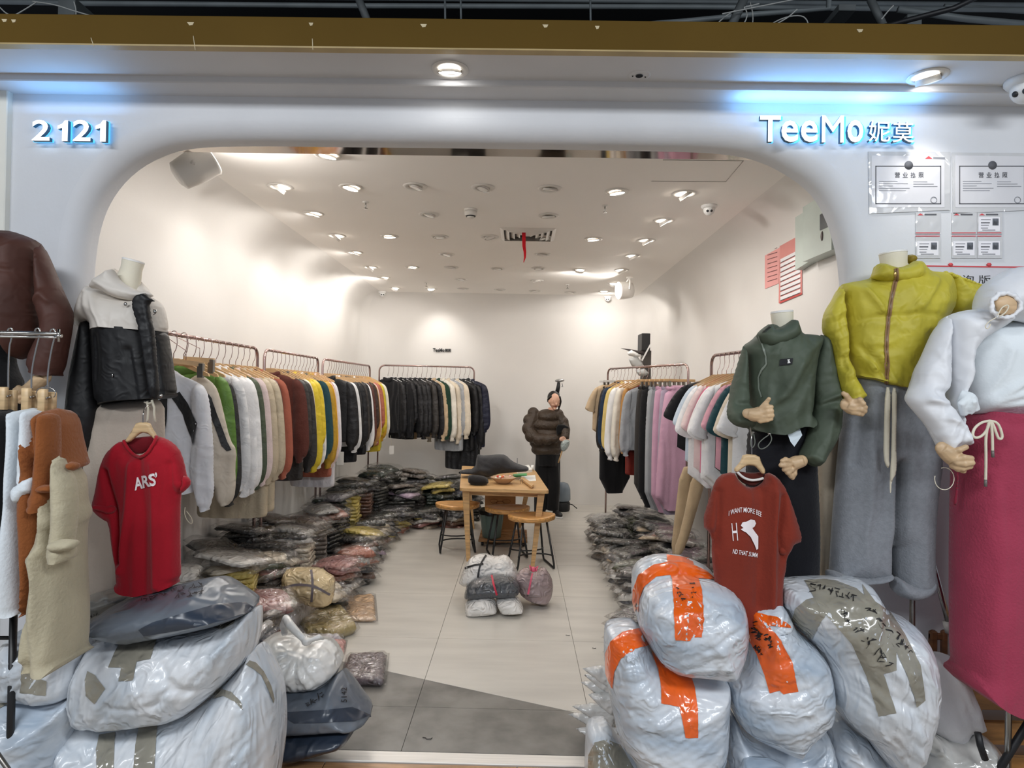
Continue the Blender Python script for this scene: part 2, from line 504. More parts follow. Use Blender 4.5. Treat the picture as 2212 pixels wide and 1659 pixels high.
prof = [(0, 0), (0, 1.2), (0, CZ - rc)] + [(rc * (1 - math.cos(a)), CZ - rc + rc * math.sin(a)) for a in np.linspace(0, PI / 2, 9)[1:]]
prof = [(-.08, CZ + .08), (-.08, 0)] + prof
def wall_part(name, i0, i1):
    v, f = [], []; m = len(prof)
    for i in range(i0, i1 + 1):
        x, y, nx, ny = PP[i]
        for (o, z) in prof: v.append((x - nx * o, y - ny * o, z))
    for i in range(i1 - i0):
        for j in range(m - 1):
            a = i * m + j; f.append((a, a + 1, a + 1 + m, a + m))
    put(name, v, f, white_wall, kind='structure', auto=40)
wall_part('wall_left', 0, 12); wall_part('wall_back', 12, 28); wall_part('wall_right', 28, len(PP) - 1)
cv = MB(); ring = [(x - nx * rc, y - ny * rc) for x, y, nx, ny in PP]
ring[0] = (ring[0][0], 2.95); ring[-1] = (ring[-1][0], 2.95)
cv.prism([(a, b) for a, b in ring], CZ, CZ + .08, axis='z').build('ceiling', mat('ceiling_paint', 'f4f0eb', rough=.7, var=.012, vs_=1.0, bump=.03, bs=50.0), smooth=False, kind='structure')

# floor tiles, the dark ones near the door cut along a slanting line
fl = thing('floor', (0, 5, 0), None, None); fl['kind'] = 'structure'
MB().box((XL - .1, 2.86, -.06), (XR + .1, BY + .08, -.006)).build('screed', mat('grout', '8b8780', rough=.9), fl, smooth=False)
tile_l = mat('floor_tile_light', 'cbc7bf', rough=.33, var=.05, vs_=1.6, stretch=(1, 5, 1), bump=.03, bs=14.0, coat=.15, coatr=.25)
tile_d = mat('floor_tile_dark', '7a7772', rough=.42, var=.2, vs_=5.0, bump=.05, bs=20.0)
L0 = np.array([-.73, 3.67]); L1 = np.array([.25, 3.27]); ld = L1 - L0; ln_ = np.array([-ld[1], ld[0]])
def clip(poly, sgn):
    out = []; g = 0.0015
    for i in range(len(poly)):
        a = np.array(poly[i]); b = np.array(poly[(i + 1) % len(poly)])
        da = sgn * (a - L0).dot(ln_) - g; db = sgn * (b - L0).dot(ln_) - g
        if da >= 0: out.append(tuple(a))
        if (da >= 0) != (db >= 0): out.append(tuple(a + (b - a) * da / (da - db)))
    return out
for i in range(-4, 3):
    for j in range(-2, 7):
        x0 = .371 + i * .865; y0 = 4.165 + j * .9; x1, y1 = x0 + .865, y0 + .9
        x0, x1, y0, y1 = max(x0, XL), min(x1, XR), max(y0, 2.866), min(y1, BY)
        if x1 - x0 < .02 or y1 - y0 < .02: continue
        q = [(x0 + .0013, y0 + .0013), (x1 - .0013, y0 + .0013), (x1 - .0013, y1 - .0013), (x0 + .0013, y1 - .0013)]
        for sgn, m_ in ((1, tile_l), (-1, tile_d)):
            c = clip(q, sgn)
            if len(c) > 2: MB().prism(c, -.008, 0, axis='z').build('tile', m_, fl, smooth=False)

# threshold
th = MB(); th.bbox((-1.95, 2.778, -.03), (1.5, 2.858, .004), .004)
steel = mat('brushed_steel', 'e4e1dc', rough=.5, metal=.55, var=.05, vs_=3.0, stretch=(1, 30, 1), bump=.08, bs=8.0)
MB().box((-1.95, 2.858, -.03), (-.98, 2.868, .002)).build('trim_dark_channel', mat('channel_black', '1c1d20', rough=.3), kind='structure', smooth=False)
th.build('trim_threshold', steel, kind='structure', smooth=True, auto=30)
cf = thing('floor_corridor', (0, 1, -.01), None, None); cf['kind'] = 'structure'
wood = mat('floor_wood', 'a9815a', rough=.4, var=.2, vs_=5.0, stretch=(1, 12, 1), bump=.1, bs=30.0, coat=.3, coatr=.15)
MB().box((-5, -4, -.1), (5, 2.776, -.024)).build('screed', mat('grout', '8b8780', rough=.9), cf, smooth=False)
wood_tile = mat('corridor_tile', 'a89c8c', rough=.3, var=.1, vs_=3.0, coat=.2)
for k in range(12):
    x0 = -4.9 + .82 * k
    MB().bbox((x0, 2.36, -.03), (x0 + .816, 2.774, -.002), .002).build('plank', wood, cf, smooth=False)
for j in range(8):
    for k in range(12):
        x0 = -4.9 + .82 * k; y0 = 1.55 - .8 * j
        MB().box((x0, y0, -.03), (x0 + .816, y0 + .796, -.003)).build('tile', wood_tile, cf, smooth=False)

# facade with rounded opening
inner_px = [(203, 640), (205, 580), (215, 500), (240, 432), (290, 372), (360, 333), (430, 318), (560, 316), (740, 318), (1106, 322), (1480, 328), (1560, 333), (1622, 343), (1683, 368), (1750, 415), (1784, 473), (1804, 540), (1812, 600), (1812, 640)]
up = [at(a, b, 2.93) for a, b in inner_px]
loop = [(p[0], p[2]) for p in up]
loop = [(loop[0][0] - .012, -.01)] + loop + [(loop[-1][0] + .01, -.01)]
lp = np.array(loop)
lp2 = np.vstack([lp[:1], chaikin(lp, 2)[2:-6], lp[-1:]]) if False else None
def chaik_open(Q, it):
    Q = np.asarray(Q, float)
    for _ in range(it):
        a = Q[:-1] * .75 + Q[1:] * .25; b = Q[:-1] * .25 + Q[1:] * .75
        Q = np.vstack([Q[:1], np.stack([a, b], 1).reshape(-1, 2), Q[-1:]])
    return Q
lp2 = chaik_open(lp, 2)
tg = np.gradient(lp2, axis=0); tg /= (np.linalg.norm(tg, axis=1)[:, None] + 1e-9)
nrm = np.stack([-tg[:, 1], tg[:, 0]], 1)          # outwards
rb = .085
v, f = [], []; nl = len(lp2)
prof_b = [(rb + .0, FY)] + [(rb * (1 - math.sin(a)), FY + rb * (1 - math.cos(a))) for a in np.linspace(0, PI / 2, 9)[1:]] + [(0, 2.93), (.012, 2.945), (.3, 2.95)]
for (o, y) in prof_b:
    for i in range(nl):
        q = lp2[i] + nrm[i] * o; v.append((q[0], y, max(q[1], -.01) if i in (0, nl - 1) else q[1]))
m = len(prof_b)
for j in range(m - 1):
    for i in range(nl - 1):
        a = j * nl + i; f.append((a, a + 1, a + 1 + nl, a + nl))
# flat front: outer border fan
b0 = list(range(nl)); XA, XB, ZT = -2.62, 3.1, 3.0
poly = [(XA, -.01)] + [tuple(x) for x in (lp2 + nrm * rb)] + [(XB, -.01), (XB, ZT), (XA, ZT)]
poly = np.array(poly); poly[1, 1] = -.01; poly[nl, 1] = -.01
r = delaunay_2d_cdt([Vector(p) for p in poly], [(i, (i + 1) % len(poly)) for i in range(len(poly))], [], 1, 1e-6)
n0 = len(v)
for p in r[0]: v.append((p[0], FY, p[1]))
for t in r[2]: f.append(tuple(n0 + i for i in t))
wf = put('wall_front', v, f, white_facade, kind='structure', auto=35); fixn(wf)
# neighbour's column left, slightly proud
xe = at(24, 350, FY)[0]
MB().bbox((-3.6, FY - .03, -.01), (xe, FY + .2, 3.0), .006).build('wall_left_neighbour', mat('cream_paint', 'e4e3da', rough=.5, var=.02), kind='structure', auto=30)
# soffit, step and yellow fascia
sof = mat('soffit_paint', 'd2d2d4', rough=.6, var=.03, vs_=2.0, bump=.03, bs=40.0)
MB().bbox((-4.4, 2.462, 2.885), (4.6, 2.68, 2.97), .002).build('ceiling_soffit', sof, kind='structure', smooth=False)
MB().bbox((-4.4, 2.675, 2.858), (4.6, 2.83, 2.97), .006).build('ceiling_soffit_step', sof, kind='structure', smooth=False)
ye = mat('yellow_paint', '604a1c', rough=.75, spec=.15, var=.06, vs_=1.2, bump=.08, bs=50.0)
bm_ = thing('ceiling_fascia', (0, 2.45, 2.885), None, None); bm_['kind'] = 'structure'
MB().bbox((-4.6, 2.43, 2.885), (4.8, 2.462, 2.998), .003).build('fascia_board', ye, bm_, smooth=False)
MB().box((-4.6, 2.428, 2.880), (4.8, 2.464, 2.886)).build('edge_bead', mat('bead', 'b59f70', rough=.4), bm_, smooth=False)
chip = mat('bare_plaster', 'cdbf9d', rough=.8)
for (a, b) in ((10, 44), (30, 45), (412, 51), (672, 52), (915, 55), (1178, 56), (1290, 59), (1857, 66)):
    p = at(a, b, 2.43); k = rnd.uniform(.008, .016)
    MB().prism([(p[0] - k, p[2] + .004), (p[0] - k * .3, p[2] - .008), (p[0] + k * .6, p[2] - .006), (p[0] + k, p[2] + .004)], 2.4275, 2.432).build('paint_chip', chip, bm_, smooth=False)
for (a, b, c, d) in ((197, 82, 203, 100), (418, 78, 422, 108), (675, 84, 676, 108)):
    p = at(a, b, 2.43); q = at(c, d, 2.43)
    MB().tube([(p[0], 2.429, p[2]), (q[0], 2.429, q[2])], .0018, 5).build('scratch', chip, bm_)
# polished shutter box soffit behind the lintel
MB().bbox((XL - .05, 2.952, 2.705), (XR + .05, 3.06, 2.99), .003).build('trim_shutter_box', mat('polished_steel', 'b9aea2', rough=.07, metal=1, var=.02), kind='structure', smooth=False)
# dark void above
dark = mat('void_black', '16181a', rough=.9)
MB().box((-6, 4.6, 3.06), (6, 4.7, 4.3)).build('wall_void', dark, smooth=False, kind='structure')
MB().box((-6, -4.5, 4.2), (6, 4.7, 4.3)).build('ceiling_slab', dark, smooth=False, kind='structure')
MB().box((XL - .2, 3.05, 3.01), (XR + .2, BY + .1, 3.05)).build('ceiling_backing', dark, smooth=False, kind='structure')
MB().box((-6, 2.9, 2.98), (6, 2.95, 3.06)).build('trim_void', dark, smooth=False, kind='structure')
# pipes and cables in the void
pg = mat('grey_pipe', '6d7476', rough=.5, var=.08); pg2 = mat('dull_duct', '565b5c', rough=.6, var=.15)
blk = mat('black_plastic', '15161a', rough=.5)
cab = mat('white_cable', 'a9aba8', rough=.5)
def pipe(name, pts, r, m, label, cat='pipe'):
    mb = MB(); mb.tube([at(*p) for p in pts], r, 8); mb.build(name, m, label=label, cat=cat)
pipe('conduit_pipe', [(-300, -2, 3.3), (160, 7, 3.3), (800, 13, 3.3), (1500, 15, 3.3), (2300, 22, 3.3)], .013, pg, 'long straight grey pipe running across the dark ceiling gap')
pipe('conduit_pipe', [(-300, -14, 3.6), (1100, 0, 3.6), (2400, 12, 3.6)], .012, pg, 'thin upper grey pipe at the very top of the ceiling gap')
pipe('conduit_pipe', [(1380, 54, 3.1), (1480, 46, 3.1), (1640, 30, 3.1), (1790, 20, 3.1), (1800, -400, 3.1)], .013, pg, 'grey pipe slanting up to the right above the yellow fascia')
pipe('conduit_pipe', [(1940, 20, 3.2), (2080, 40, 3.2), (2320, 62, 3.2)], .016, pg, 'thick grey pipe sloping down to the right end of the ceiling gap')
pipe('conduit_pipe', [(2040, 14, 3.4), (2330, 30, 3.4)], .014, pg, 'short grey pipe at the top right of the ceiling gap')
pipe('hanger_strut', [(768, -20, 3.0), (798, 56, 3.0)], .018, pg2, 'flat grey strut coming down behind the fascia left of centre', 'strut')
pipe('hanger_strut', [(1612, -12, 2.9), (1575, 66, 2.9)], .02, pg2, 'thick grey strut leaning left above the name sign', 'strut')
pipe('hanger_strut', [(1880, -2, 2.9), (1912, 64, 2.9)], .017, pg2, 'grey strut leaning right above the right downlight', 'strut')
for i, x in enumerate((961, 995, 1275)):
    pipe('hanging_rod', [(x, -10, 3.1), (x + 1, 56 if i != 1 else 46, 3.1)], .005, pg, ('left', 'middle, short', 'right')[i] + ' one of three thin vertical rods above the fascia', 'rod')
pipe('black_cable', [(2160, -30, 2.7), (2060, 18, 2.75), (1960, 44, 2.8), (1870, 68, 2.9)], .012, blk, 'thick black cable sagging above the right end of the fascia', 'cable')
cset = [[(1560, 30), (1600, 22), (1680, 6), (1760, -10)], [(1600, 64), (1618, 30), (1600, 8)], [(1650, 62), (1690, 38), (1730, 32), (1745, 44), (1746, 64)], [(1655, 63), (1700, 40), (1722, 20)], [(1540, 62), (1560, 40), (1590, 20), (1640, 8)], [(1625, 62), (1627, 30), (1620, 5)], [(1904, 42), (1918, 24), (1930, 12)], [(1660, 64), (1700, 54), (1720, 66)],
        [(0, 16), (14, 30), (30, 34), (48, 24), (80, 4)], [(70, 3), (120, 10), (160, 24), (240, 46)], [(160, 4), (165, 22), (163, 42)]]
for i, c in enumerate(cset):
    Q = chaik_open(np.array(c, float), 2)
    mb = MB(); mb.tube([at(a, b, 2.85 + .04 * (i % 3)) for a, b in Q], .003, 5)
    mb.build('loose_cable', cab, label='thin pale loose cable ' + ['rising in a long slant above the name sign', 'standing nearly straight beside the thick strut', 'arching in the widest loop above the name sign', 'curving in a smaller loop inside the widest one', 'leaning right behind the thick grey strut', 'hanging straight left of the widest loop', 'slanting beside the right grey strut', 'peeking low over the fascia right of the loops', 'sagging deepest at the far left corner', 'running down right from the bracket box', 'hanging short in front of the bracket box'][i], cat='cable')
def ductbox(x0, y0, x1, y1, Y, lab):
    a = at(x0, y1, Y); b = at(x1, y0, Y)
    MB().bbox((a[0], Y, a[2]), (b[0], Y + .2, b[2]), .004).build('junction_box', pg2, label=lab, cat='box', auto=30)
ductbox(124, -6, 162, 40, 3.0, 'grey painted metal bracket box at left in the ceiling gap')
ductbox(1960, 30, 1992, 64, 3.0, 'pale grey metal box at right in the ceiling gap')
ductbox(1812, 8, 1850, 22, 3.0, 'small grey box clipped to the pipe above the sign')
# ================================================================ ceiling lights and fittings
glow_w = mat('lamp_lens', 'fff6ea', rough=.4, var=0, emis=14)
glow_d = mat('lamp_lens_cool', 'fffdf8', rough=.4, var=0, emis=16)
trimw = mat('lamp_ring', 'dcd8d2', rough=.4, var=.02)
offm = mat('lamp_off_bowl', 'c6c1ba', rough=.3, var=.02); offl = mat('lamp_off_lens', 'e6e3dd', rough=.2, var=.02)
def downlight(px, py, lit, aim, label, group=None, z=CZ, r=.062, power=26, gm=None, size=1.0, ang=62):
    p = onz(px, py, z)
    t = thing('ceiling_spotlight', p, label, 'ceiling light', group)
    mb = MB(); mb.lathe(p, [(r * .80, -.001), (r * .84, -.006), (r * 1.22, -.006), (r * 1.3, -.001)], 24, capa=False, capb=False); mb.build('ring', trimw, t)
    mb = MB(); mb.lathe(p, [(r * .84, -.004), (r * .80, -.001), (r * .70, -.0006), (.0005, -.0004)], 20, capa=False, capb=False); mb.build('bowl', offm, t)
    d = _n(np.array([aim[0], aim[1], -1.0])); zz = d; xx = _n(np.cross([0, 1, 0.01], zz)); yy = np.cross(zz, xx); R = np.stack([xx, yy, zz], 1)
    c = p + np.array([0, 0, -.004])
    k = .022 if (abs(aim[0]) + abs(aim[1])) > .5 else .010
    mb = MB(); mb.lathe(c, [(r * .74, -.002), (r * .79, k)], 20, R=R, capa=False, capb=False); mb.build('lamp_head', trimw, t)
    mb = MB(); mb.lathe(c, [(r * .60 if not lit else r * .78, k - .001), (.0005, k + .001)], 20, R=R, capa=False, capb=False)
    mb.build('lens', (gm or glow_w) if lit else offl, t)
    if lit:
        l = bpy.data.lights.new('spot', 'SPOT'); l.energy = power; l.spot_size = math.radians(ang); l.spot_blend = 1.0 if ang < 120 else .25; l.shadow_soft_size = .035; l.color = (1.0, .955, .905)
        o = bpy.data.objects.new('spot_lamp', l); COL.objects.link(o); o.parent = t; o.location = tuple(d * (k + .012) + np.array([0, 0, -.006]))
        o.rotation_euler = Vector(-d).to_track_quat('Z', 'Y').to_euler()
    return t
LL = [(605, 403, -.85, .1), (758, 404, -.2, 0), (677, 461, -.30, .1), (727, 509, -.95, .1), (842, 510, .05, .1), (767, 545, -.35, .1), (800, 577, -.85, .1), (890, 577, -.1, .15), (829, 599, -.4, .2), (852, 622, -.6, .4), (708, 334, -.2, .1)]
nm = ['first, nearest the sign side', 'second in the front row', 'second', 'third', 'inner, level with the air vent', 'fourth', 'fifth', 'inner, beyond the vent', 'sixth', 'last by the back wall', 'half hidden by the shutter box']
for i, (a, b, ax, ay) in enumerate(LL):
    downlight(a, b, True, (ax, ay), 'lit round ceiling spotlight over the left racks, ' + nm[i], 'lit spotlights over the left racks', power=9 if abs(ax) > .5 else (17 if a < 800 else 26), ang=84 if abs(ax) > .5 else 176)
RL = [(1333, 414, .15, .1), (1479, 418, .75, .1), (1435, 476, .6, .1), (1282, 516, .1, .1), (1397, 519, .6, .1), (1368, 552, .5, .2), (1252, 583, -.1, .5), (1343, 583, .5, .2), (1305, 629, .1, .4)]
nm = ['inner, front row', 'outermost in the front row', 'behind the front one', 'inner, by the air vent', 'third of the wall row', 'fourth of the wall row', 'inner, far end', 'fifth of the wall row', 'last one near the white floodlight']
for i, (a, b, ax, ay) in enumerate(RL):
    downlight(a, b, True, (ax, ay), 'lit round ceiling spotlight over the right racks, ' + nm[i], 'lit spotlights over the right racks', power=13 if abs(ax) > .45 else 26, ang=84 if abs(ax) > .45 else 176)
downlight(1325, 612, True, (-.1, .75), 'lit spotlight tilted at the back wall beside the white floodlight', power=22, ang=80)
downlight(932, 624, True, (.1, .75), 'lit spotlight tilted at the back wall above the name lettering', power=20, ang=80)
OFF = [(897, 402), (1043, 405), (1188, 407), (927, 463), (1185, 466), (950, 511), (1058, 511), (1177, 513), (965, 549), (1172, 549), (975, 577), (1075, 580), (1163, 579), (995, 603), (1160, 606), (1000, 623), (1080, 625), (1155, 628), (1232, 631)]
for i, (a, b) in enumerate(OFF):
    rw = [407, 465, 513, 549, 580, 606, 640]; k = [j for j, q in enumerate(rw) if b <= q + 1][0]; same = sorted(x for x, y in OFF if [j for j, q in enumerate(rw) if y <= q + 1][0] == k)
    pos = {2: ['left', 'right'], 3: ['left', 'middle', 'right'], 4: ['leftmost', 'centre left', 'centre right', 'rightmost']}.get(len(same), ['only'] * 9)[same.index(a)]
    downlight(a, b, False, (rnd.uniform(-.3, .3), rnd.uniform(-.1, .3)), f'unlit ceiling spotlight, {pos} one in the {("first", "second", "third", "fourth", "fifth", "sixth", "last")[k]} unlit row from the door', 'unlit spotlights in the middle of the ceiling')
# soffit lights over the shop front
downlight(972, 150, True, (0, .35), 'bright round downlight in the soffit above the doorway', z=2.885, r=.058, power=12, gm=glow_d, ang=76)
downlight(2004, 165, True, (.35, .3), 'bright round downlight in the soffit right of the name sign', z=2.885, r=.058, power=8, gm=glow_d, ang=76)
downlight(-260, 150, True, (0, .3), 'downlight in the soffit above the brown jacket', z=2.885, r=.058, power=12, gm=glow_d, ang=76)
# empty fitting hole
p = onz(1381, 163, 2.885)
t = thing('ceiling_junction_hole', p, 'small dark empty hole with a plate ring in the soffit', 'hole cover')
MB().lathe(p, [(.035, -.0005), (.044, -.002), (.046, 0)], 24, capa=False, capb=False).build('plate', sof, t)
MB().lathe(p, [(.015, -.003), (.0005, -.003)], 16, capa=False, capb=False).build('hole', dark, t)
MB().ell(p + np.array([-.026, .004, -.002]), .003, .003, .002).build('screw', dark, t); MB().ell(p + np.array([.026, .01, -.002]), .003, .003, .002).build('screw', dark, t)
# dome camera at right edge
def dome(px, py, z, lab, s=1.0, face=(-.2, -1, -.5)):
    p = onz(px, py, z); t = thing('dome_camera', p, lab, 'camera')
    wp = mat('camera_plastic', 'd9d8d6', rough=.35, var=.01)
    MB().lathe(p, [(.055 * s, 0), (.055 * s, -.01 * s), (.045 * s, -.022 * s)], 24).build('base', wp, t)
    d = _n(np.array(face, float)); c = p + np.array([0, 0, -.03 * s])
    MB().ell(c, .04 * s, .04 * s, .04 * s, 20, 14).build('ball', wp, t)
    xx = _n(np.cross(d, [0, 0, 1])); 
    for k in (-1, 1): MB().ell(c + d * .036 * s + xx * k * .013 * s, .009 * s, .009 * s, .009 * s).build('lens', blk, t)
dome(1532, 444, CZ, 'white dome camera with two dark lenses on the ceiling, front right')
dome(826, 630, CZ, 'white dome camera in the far left ceiling corner', face=(.3, -1, -.5))
dome(1313, 640, CZ, 'white dome camera under the far right ceiling beside the floodlight')
dome(2216, 172, 2.885, 'white dome camera under the soffit, cut by the right edge', 1.35, (-1, -.6, -.6))
# sprinklers, smoke detector
chrome = mat('chrome', 'b5b3b0', rough=.2, metal=1, var=.02)
for i, (a, b, s) in enumerate(((790, 436, 1), (1307, 444, 1), (921, 610, 1), (1226, 615, 1))):
    p = onz(a, b, CZ); t = thing('fire_sprinkler', p, ('front left', 'front right', 'far left', 'far right')[i] + ' of four small ceiling sprinklers', 'sprinkler')
    mb = MB(); mb.lathe(p, [(.024, 0), (.022, -.006), (.006, -.008)], 16); mb.build('rosette', trimw, t)
    mb = MB(); mb.tube([p + [0, 0, -.005], p + [0, 0, -.045]], .005, 8); mb.build('stem', chrome, t)
    mb = MB(); mb.lathe(p, [(.004, -.044), (.016, -.046), (.016, -.049), (.002, -.05)], 14); mb.build('deflector', chrome, t)
p = onz(1017, 452, CZ); t = thing('smoke_detector', p, 'round white smoke detector in the middle of the ceiling', 'smoke detector')
MB().lathe(p, [(.05, 0), (.05, -.012), (.042, -.016)], 24).build('base', trimw, t)
MB().lathe(p, [(.046, -.018), (.046, -.038), (.036, -.05)], 24).build('body', trimw, t)
MB().lathe(p, [(.037, -.05), (.033, -.057)], 24).build('grille', mat('dark_grille', '3a3836', rough=.6), t)
MB().lathe(p, [(.030, -.056), (.022, -.066), (.005, -.068)], 24).build('cap', trimw, t)
# air vent with red ribbon
a = onz(1083, 518, CZ); b = onz(1190, 546, CZ); x0, x1 = a[0], a[0] + .46; y1 = a[1]; y0 = y1 - .44
t = thing('air_vent', ((x0 + x1) / 2, (y0 + y1) / 2, CZ), 'square louvred air vent in the ceiling', 'vent')
for k in range(5):
    o = k * .045; zz = CZ - .012 + k * .003
    xa, xb, ya, yb = x0 + o, x1 - o, y0 + o, y1 - o
    mb = MB()
    for (p0, p1, q0, q1) in (((xa, ya), (xb, ya), (xb - .03, ya + .03), (xa + .03, ya + .03)), ((xb, ya), (xb, yb), (xb - .03, yb - .03), (xb - .03, ya + .03)), ((xb, yb), (xa, yb), (xa + .03, yb - .03), (xb - .03, yb - .03)), ((xa, yb), (xa, ya), (xa + .03, ya + .03), (xa + .03, yb - .03))):
        if k == 0: mb.add([(*p0, CZ - .001), (*p1, CZ - .001), (*q0, CZ - .016), (*q1, CZ - .016), (*p0, CZ - .0005), (*p1, CZ - .0005)], [(0, 1, 2, 3)])
        else: mb.add([(*p0, CZ - .002), (*p1, CZ - .002), (*q0, CZ - .022), (*q1, CZ - .022)], [(0, 1, 2, 3)])
    mb.build('louvre', trimw, t, smooth=False)
MB().box((x0 + .03, y0 + .03, CZ - .0012), (x1 - .03, y1 - .03, CZ - .0006)).build('duct_opening', mat('dark_duct', '55524e', rough=.8), t, smooth=False)
p = at(1133, 524, y0 + .1); mb = MB()
pts = [at(a, b, y0 + .1) for a, b in ((1131, 522), (1132, 532), (1134, 545), (1134, 556), (1131, 567))]
pts[0] = np.array([pts[0][0], pts[0][1], CZ - .003]); v = []; f = []
for i, q in enumerate(pts):
    w_ = (.016, .014, .011, .008, .002)[i]; v += [(q[0] - w_, q[1], q[2]), (q[0] + w_, q[1] + .004, q[2])]
    if i: f.append((2 * i - 2, 2 * i - 1, 2 * i + 1, 2 * i))
put('red_ribbon', v, f, cloth('d8202c'), label='red ribbon hanging from the ceiling air vent', cat='ribbon')
# access hatch: thin recessed seam as four strips
hp = [onz(1407, 391, CZ), onz(1568, 392, CZ), onz(1606, 347, CZ), onz(1432, 345, CZ)]
mb = MB()
for i in range(3):
    a, b = hp[i], hp[(i + 1) % 4]; mb.tube([a + [0, 0, -.001], b + [0, 0, -.001]], .0022, 4)
mb.build('trim_hatch', mat('seam_grey', 'aaa49d', rough=.7), kind='structure')
# white floodlights (drum heads)
def flood(c, d, r, ln, lab, mnt):
    c = np.array(c); d = _n(np.array(d, float)); xx = _n(np.cross(d, [0, 0, 1])); yy = np.cross(d, xx); R = np.stack([xx, yy, d], 1)
    t = thing('floodlight', c, lab, 'floodlight'); wp = mat('lamp_housing', 'f2efea', rough=.35, var=.02)
    MB().lathe(c, [(r * .5, -ln), (r * .86, -ln * .92), (r, -ln * .4), (r, 0), (r * 1.03, .01), (r * .97, .014)], 32, R=R).build('housing', wp, t)
    MB().lathe(c, [(r * .93, .016), (.001, .017)], 32, R=R).build('lens', mat('flood_lens', 'fffaf0', var=0, emis=5), t)
    l = area('flood_lamp', tuple(c + d * .03), (0, 0, 0), r * 1.4, r * 1.4, 8 if c[1] < 5 else 2, (1.0, .955, .905)); l.rotation_euler = Vector(-d).to_track_quat('Z', 'Y').to_euler()
    m0 = c - d * ln * .5
    mb = MB(); mb.tube([m0 + xx * r * 1.02, m0 + xx * r * 1.02 + (np.array(mnt) - m0) * .6 - xx * r * .5, np.array(mnt)], .012, 8); mb.build('bracket', wp, t)
    mb = MB(); mb.tube([m0 - xx * r * 1.02, m0 - xx * r * 1.02 + (np.array(mnt) - m0) * .6 + xx * r * .5, np.array(mnt)], .012, 8); mb.build('bracket', wp, t)
    MB().lathe(np.array(mnt) + [0, 0, -.02], [(.04, 0), (.04, .02)], 16).build('mount_plate', wp, t)
c = at(452, 345, 3.35); flood(c, (.72, .35, .62), .085, .19, 'large white drum floodlight under the lintel, upper left of the doorway', (c[0] - .06, c[1] + .1, CZ - .0))
c = at(1338, 628, 7.4); flood(c, (-1, -.25, -.1), .10, .16, 'white drum floodlight hanging near the far right ceiling', (c[0] + .12, c[1] + .02, CZ))
# lettering helper
def sign(name, text, px, py, wpx, Y, parent, face_m, side_m=None, ext=.02, bold=.02, hpx=None, halo=None, shear=0, y1=None):
    if text == '1':
        o_ = [(.20, 0), (.44, 0), (.44, 1), (.30, 1), (.20, .84), (0, .74), (0, .58), (.20, .64)]; n = len(o_)
        v = np.array([(a, b, -.5) for a, b in o_] + [(a, b, .5) for a, b in o_]); cap_ = [(0, 1, 2, 3), (0, 3, 4, 7), (7, 4, 5, 6)]
        f = [tuple(i + n for i in q) for q in cap_] + [tuple(reversed(q)) for q in cap_] + [(i, (i + 1) % n, n + (i + 1) % n, n + i) for i in range(n)]
    else: v, f = glyphs(text, 1.0, bold=bold, extrude=.5, shear=shear)
    lo, hi = v.min(0), v.max(0)
    a = at(px, py, Y); b = at(px + wpx, py, Y); W = b[0] - a[0]; s = W / (hi[0] - lo[0])
    sz = s if hpx is None else (hpx / F * Y) / (hi[1] - lo[1])
    vv = np.stack([a[0] + (v[:, 0] - lo[0]) * s, Y - (v[:, 2]) * ext, a[2] + (v[:, 1] - lo[1]) * sz], 1)
    o = put(name, vv, f, [face_m, side_m or face_m], parent, smooth=False)
    fixn(o)
    if side_m:
        for p in o.data.polygons:
            if abs(p.normal[1]) < .7: p.material_index = 1
            elif p.normal[1] > .7: p.material_index = 1
    return o
face = mat('sign_face', 'ffffff', var=0, emis=1.6, rough=.4)
side = mat('sign_side', '3f6a88', var=0, rough=.4)
halo = mat('sign_backlight', '4fb8f0', var=0, emis=1.1, rough=.5)
def letters(word, x0, w_, ybase, hpx, lab, spans):
    t = thing('light_sign', at(x0 + w_ / 2, ybase, FY - .03), lab, 'sign')
    for ch, a, b, yb, hh in spans:
        sign('letter', ch, a, yb, b - a, FY - .045, t, face, side, ext=.018, bold=0 if ch == 'M' or ord(ch[0]) > 200 else .014, hpx=hh)
        # backlight: thin cyan slab behind each letter, glowing onto the wall
        sign('backlight', ch, a + 1, yb + 2, b - a + 4, FY - .014, t, halo, halo, ext=.010, bold=0, hpx=hh + 1)
    return t
letters('2121', 72, 165, 308, 45, 'backlit white number sign 2121 on the left of the shop front', [('2', 72, 110, 305, 45), ('1', 127, 149, 306, 45), ('2', 160, 198, 306, 46), ('1', 209, 231, 307, 46)])
letters('name', 1637, 335, 308, 60, 'backlit white name sign TeeMo with two Chinese characters at right', [('T', 1640, 1684, 307, 56), ('e', 1686, 1722, 308, 46), ('e', 1728, 1764, 308, 46), ('M', 1773, 1820, 309, 58), ('o', 1828, 1862, 309, 48), ('妮', 1874, 1920, 307, 44), ('莫', 1926, 1970, 309, 44)])
for (px_, w_, e_) in ((150, .42, .5), (1745, .62, 1.5), (1925, .3, .4)):
    q = at(px_, 285, FY - .035); l = area('sign_glow', (q[0], FY - .055, q[2] + .06), (math.radians(207), 0, 0), w_, .05, e_, (.18, .50, 1.0)); l.parent = None
w_ = thing('wall_lettering', at(953, 758, BY - .004), 'small dark name lettering on the back wall', 'sign')
bl = mat('letter_black', '2b2b2b', rough=.5, var=0)
sign('letters', 'TeeMo', 935, 760, 25, BY - .012, w_, bl, bl, ext=.01, bold=.02, hpx=8)
sign('letters', '妮莫', 961, 760, 13, BY - .012, w_, bl, bl, ext=.01, bold=.02, hpx=7)
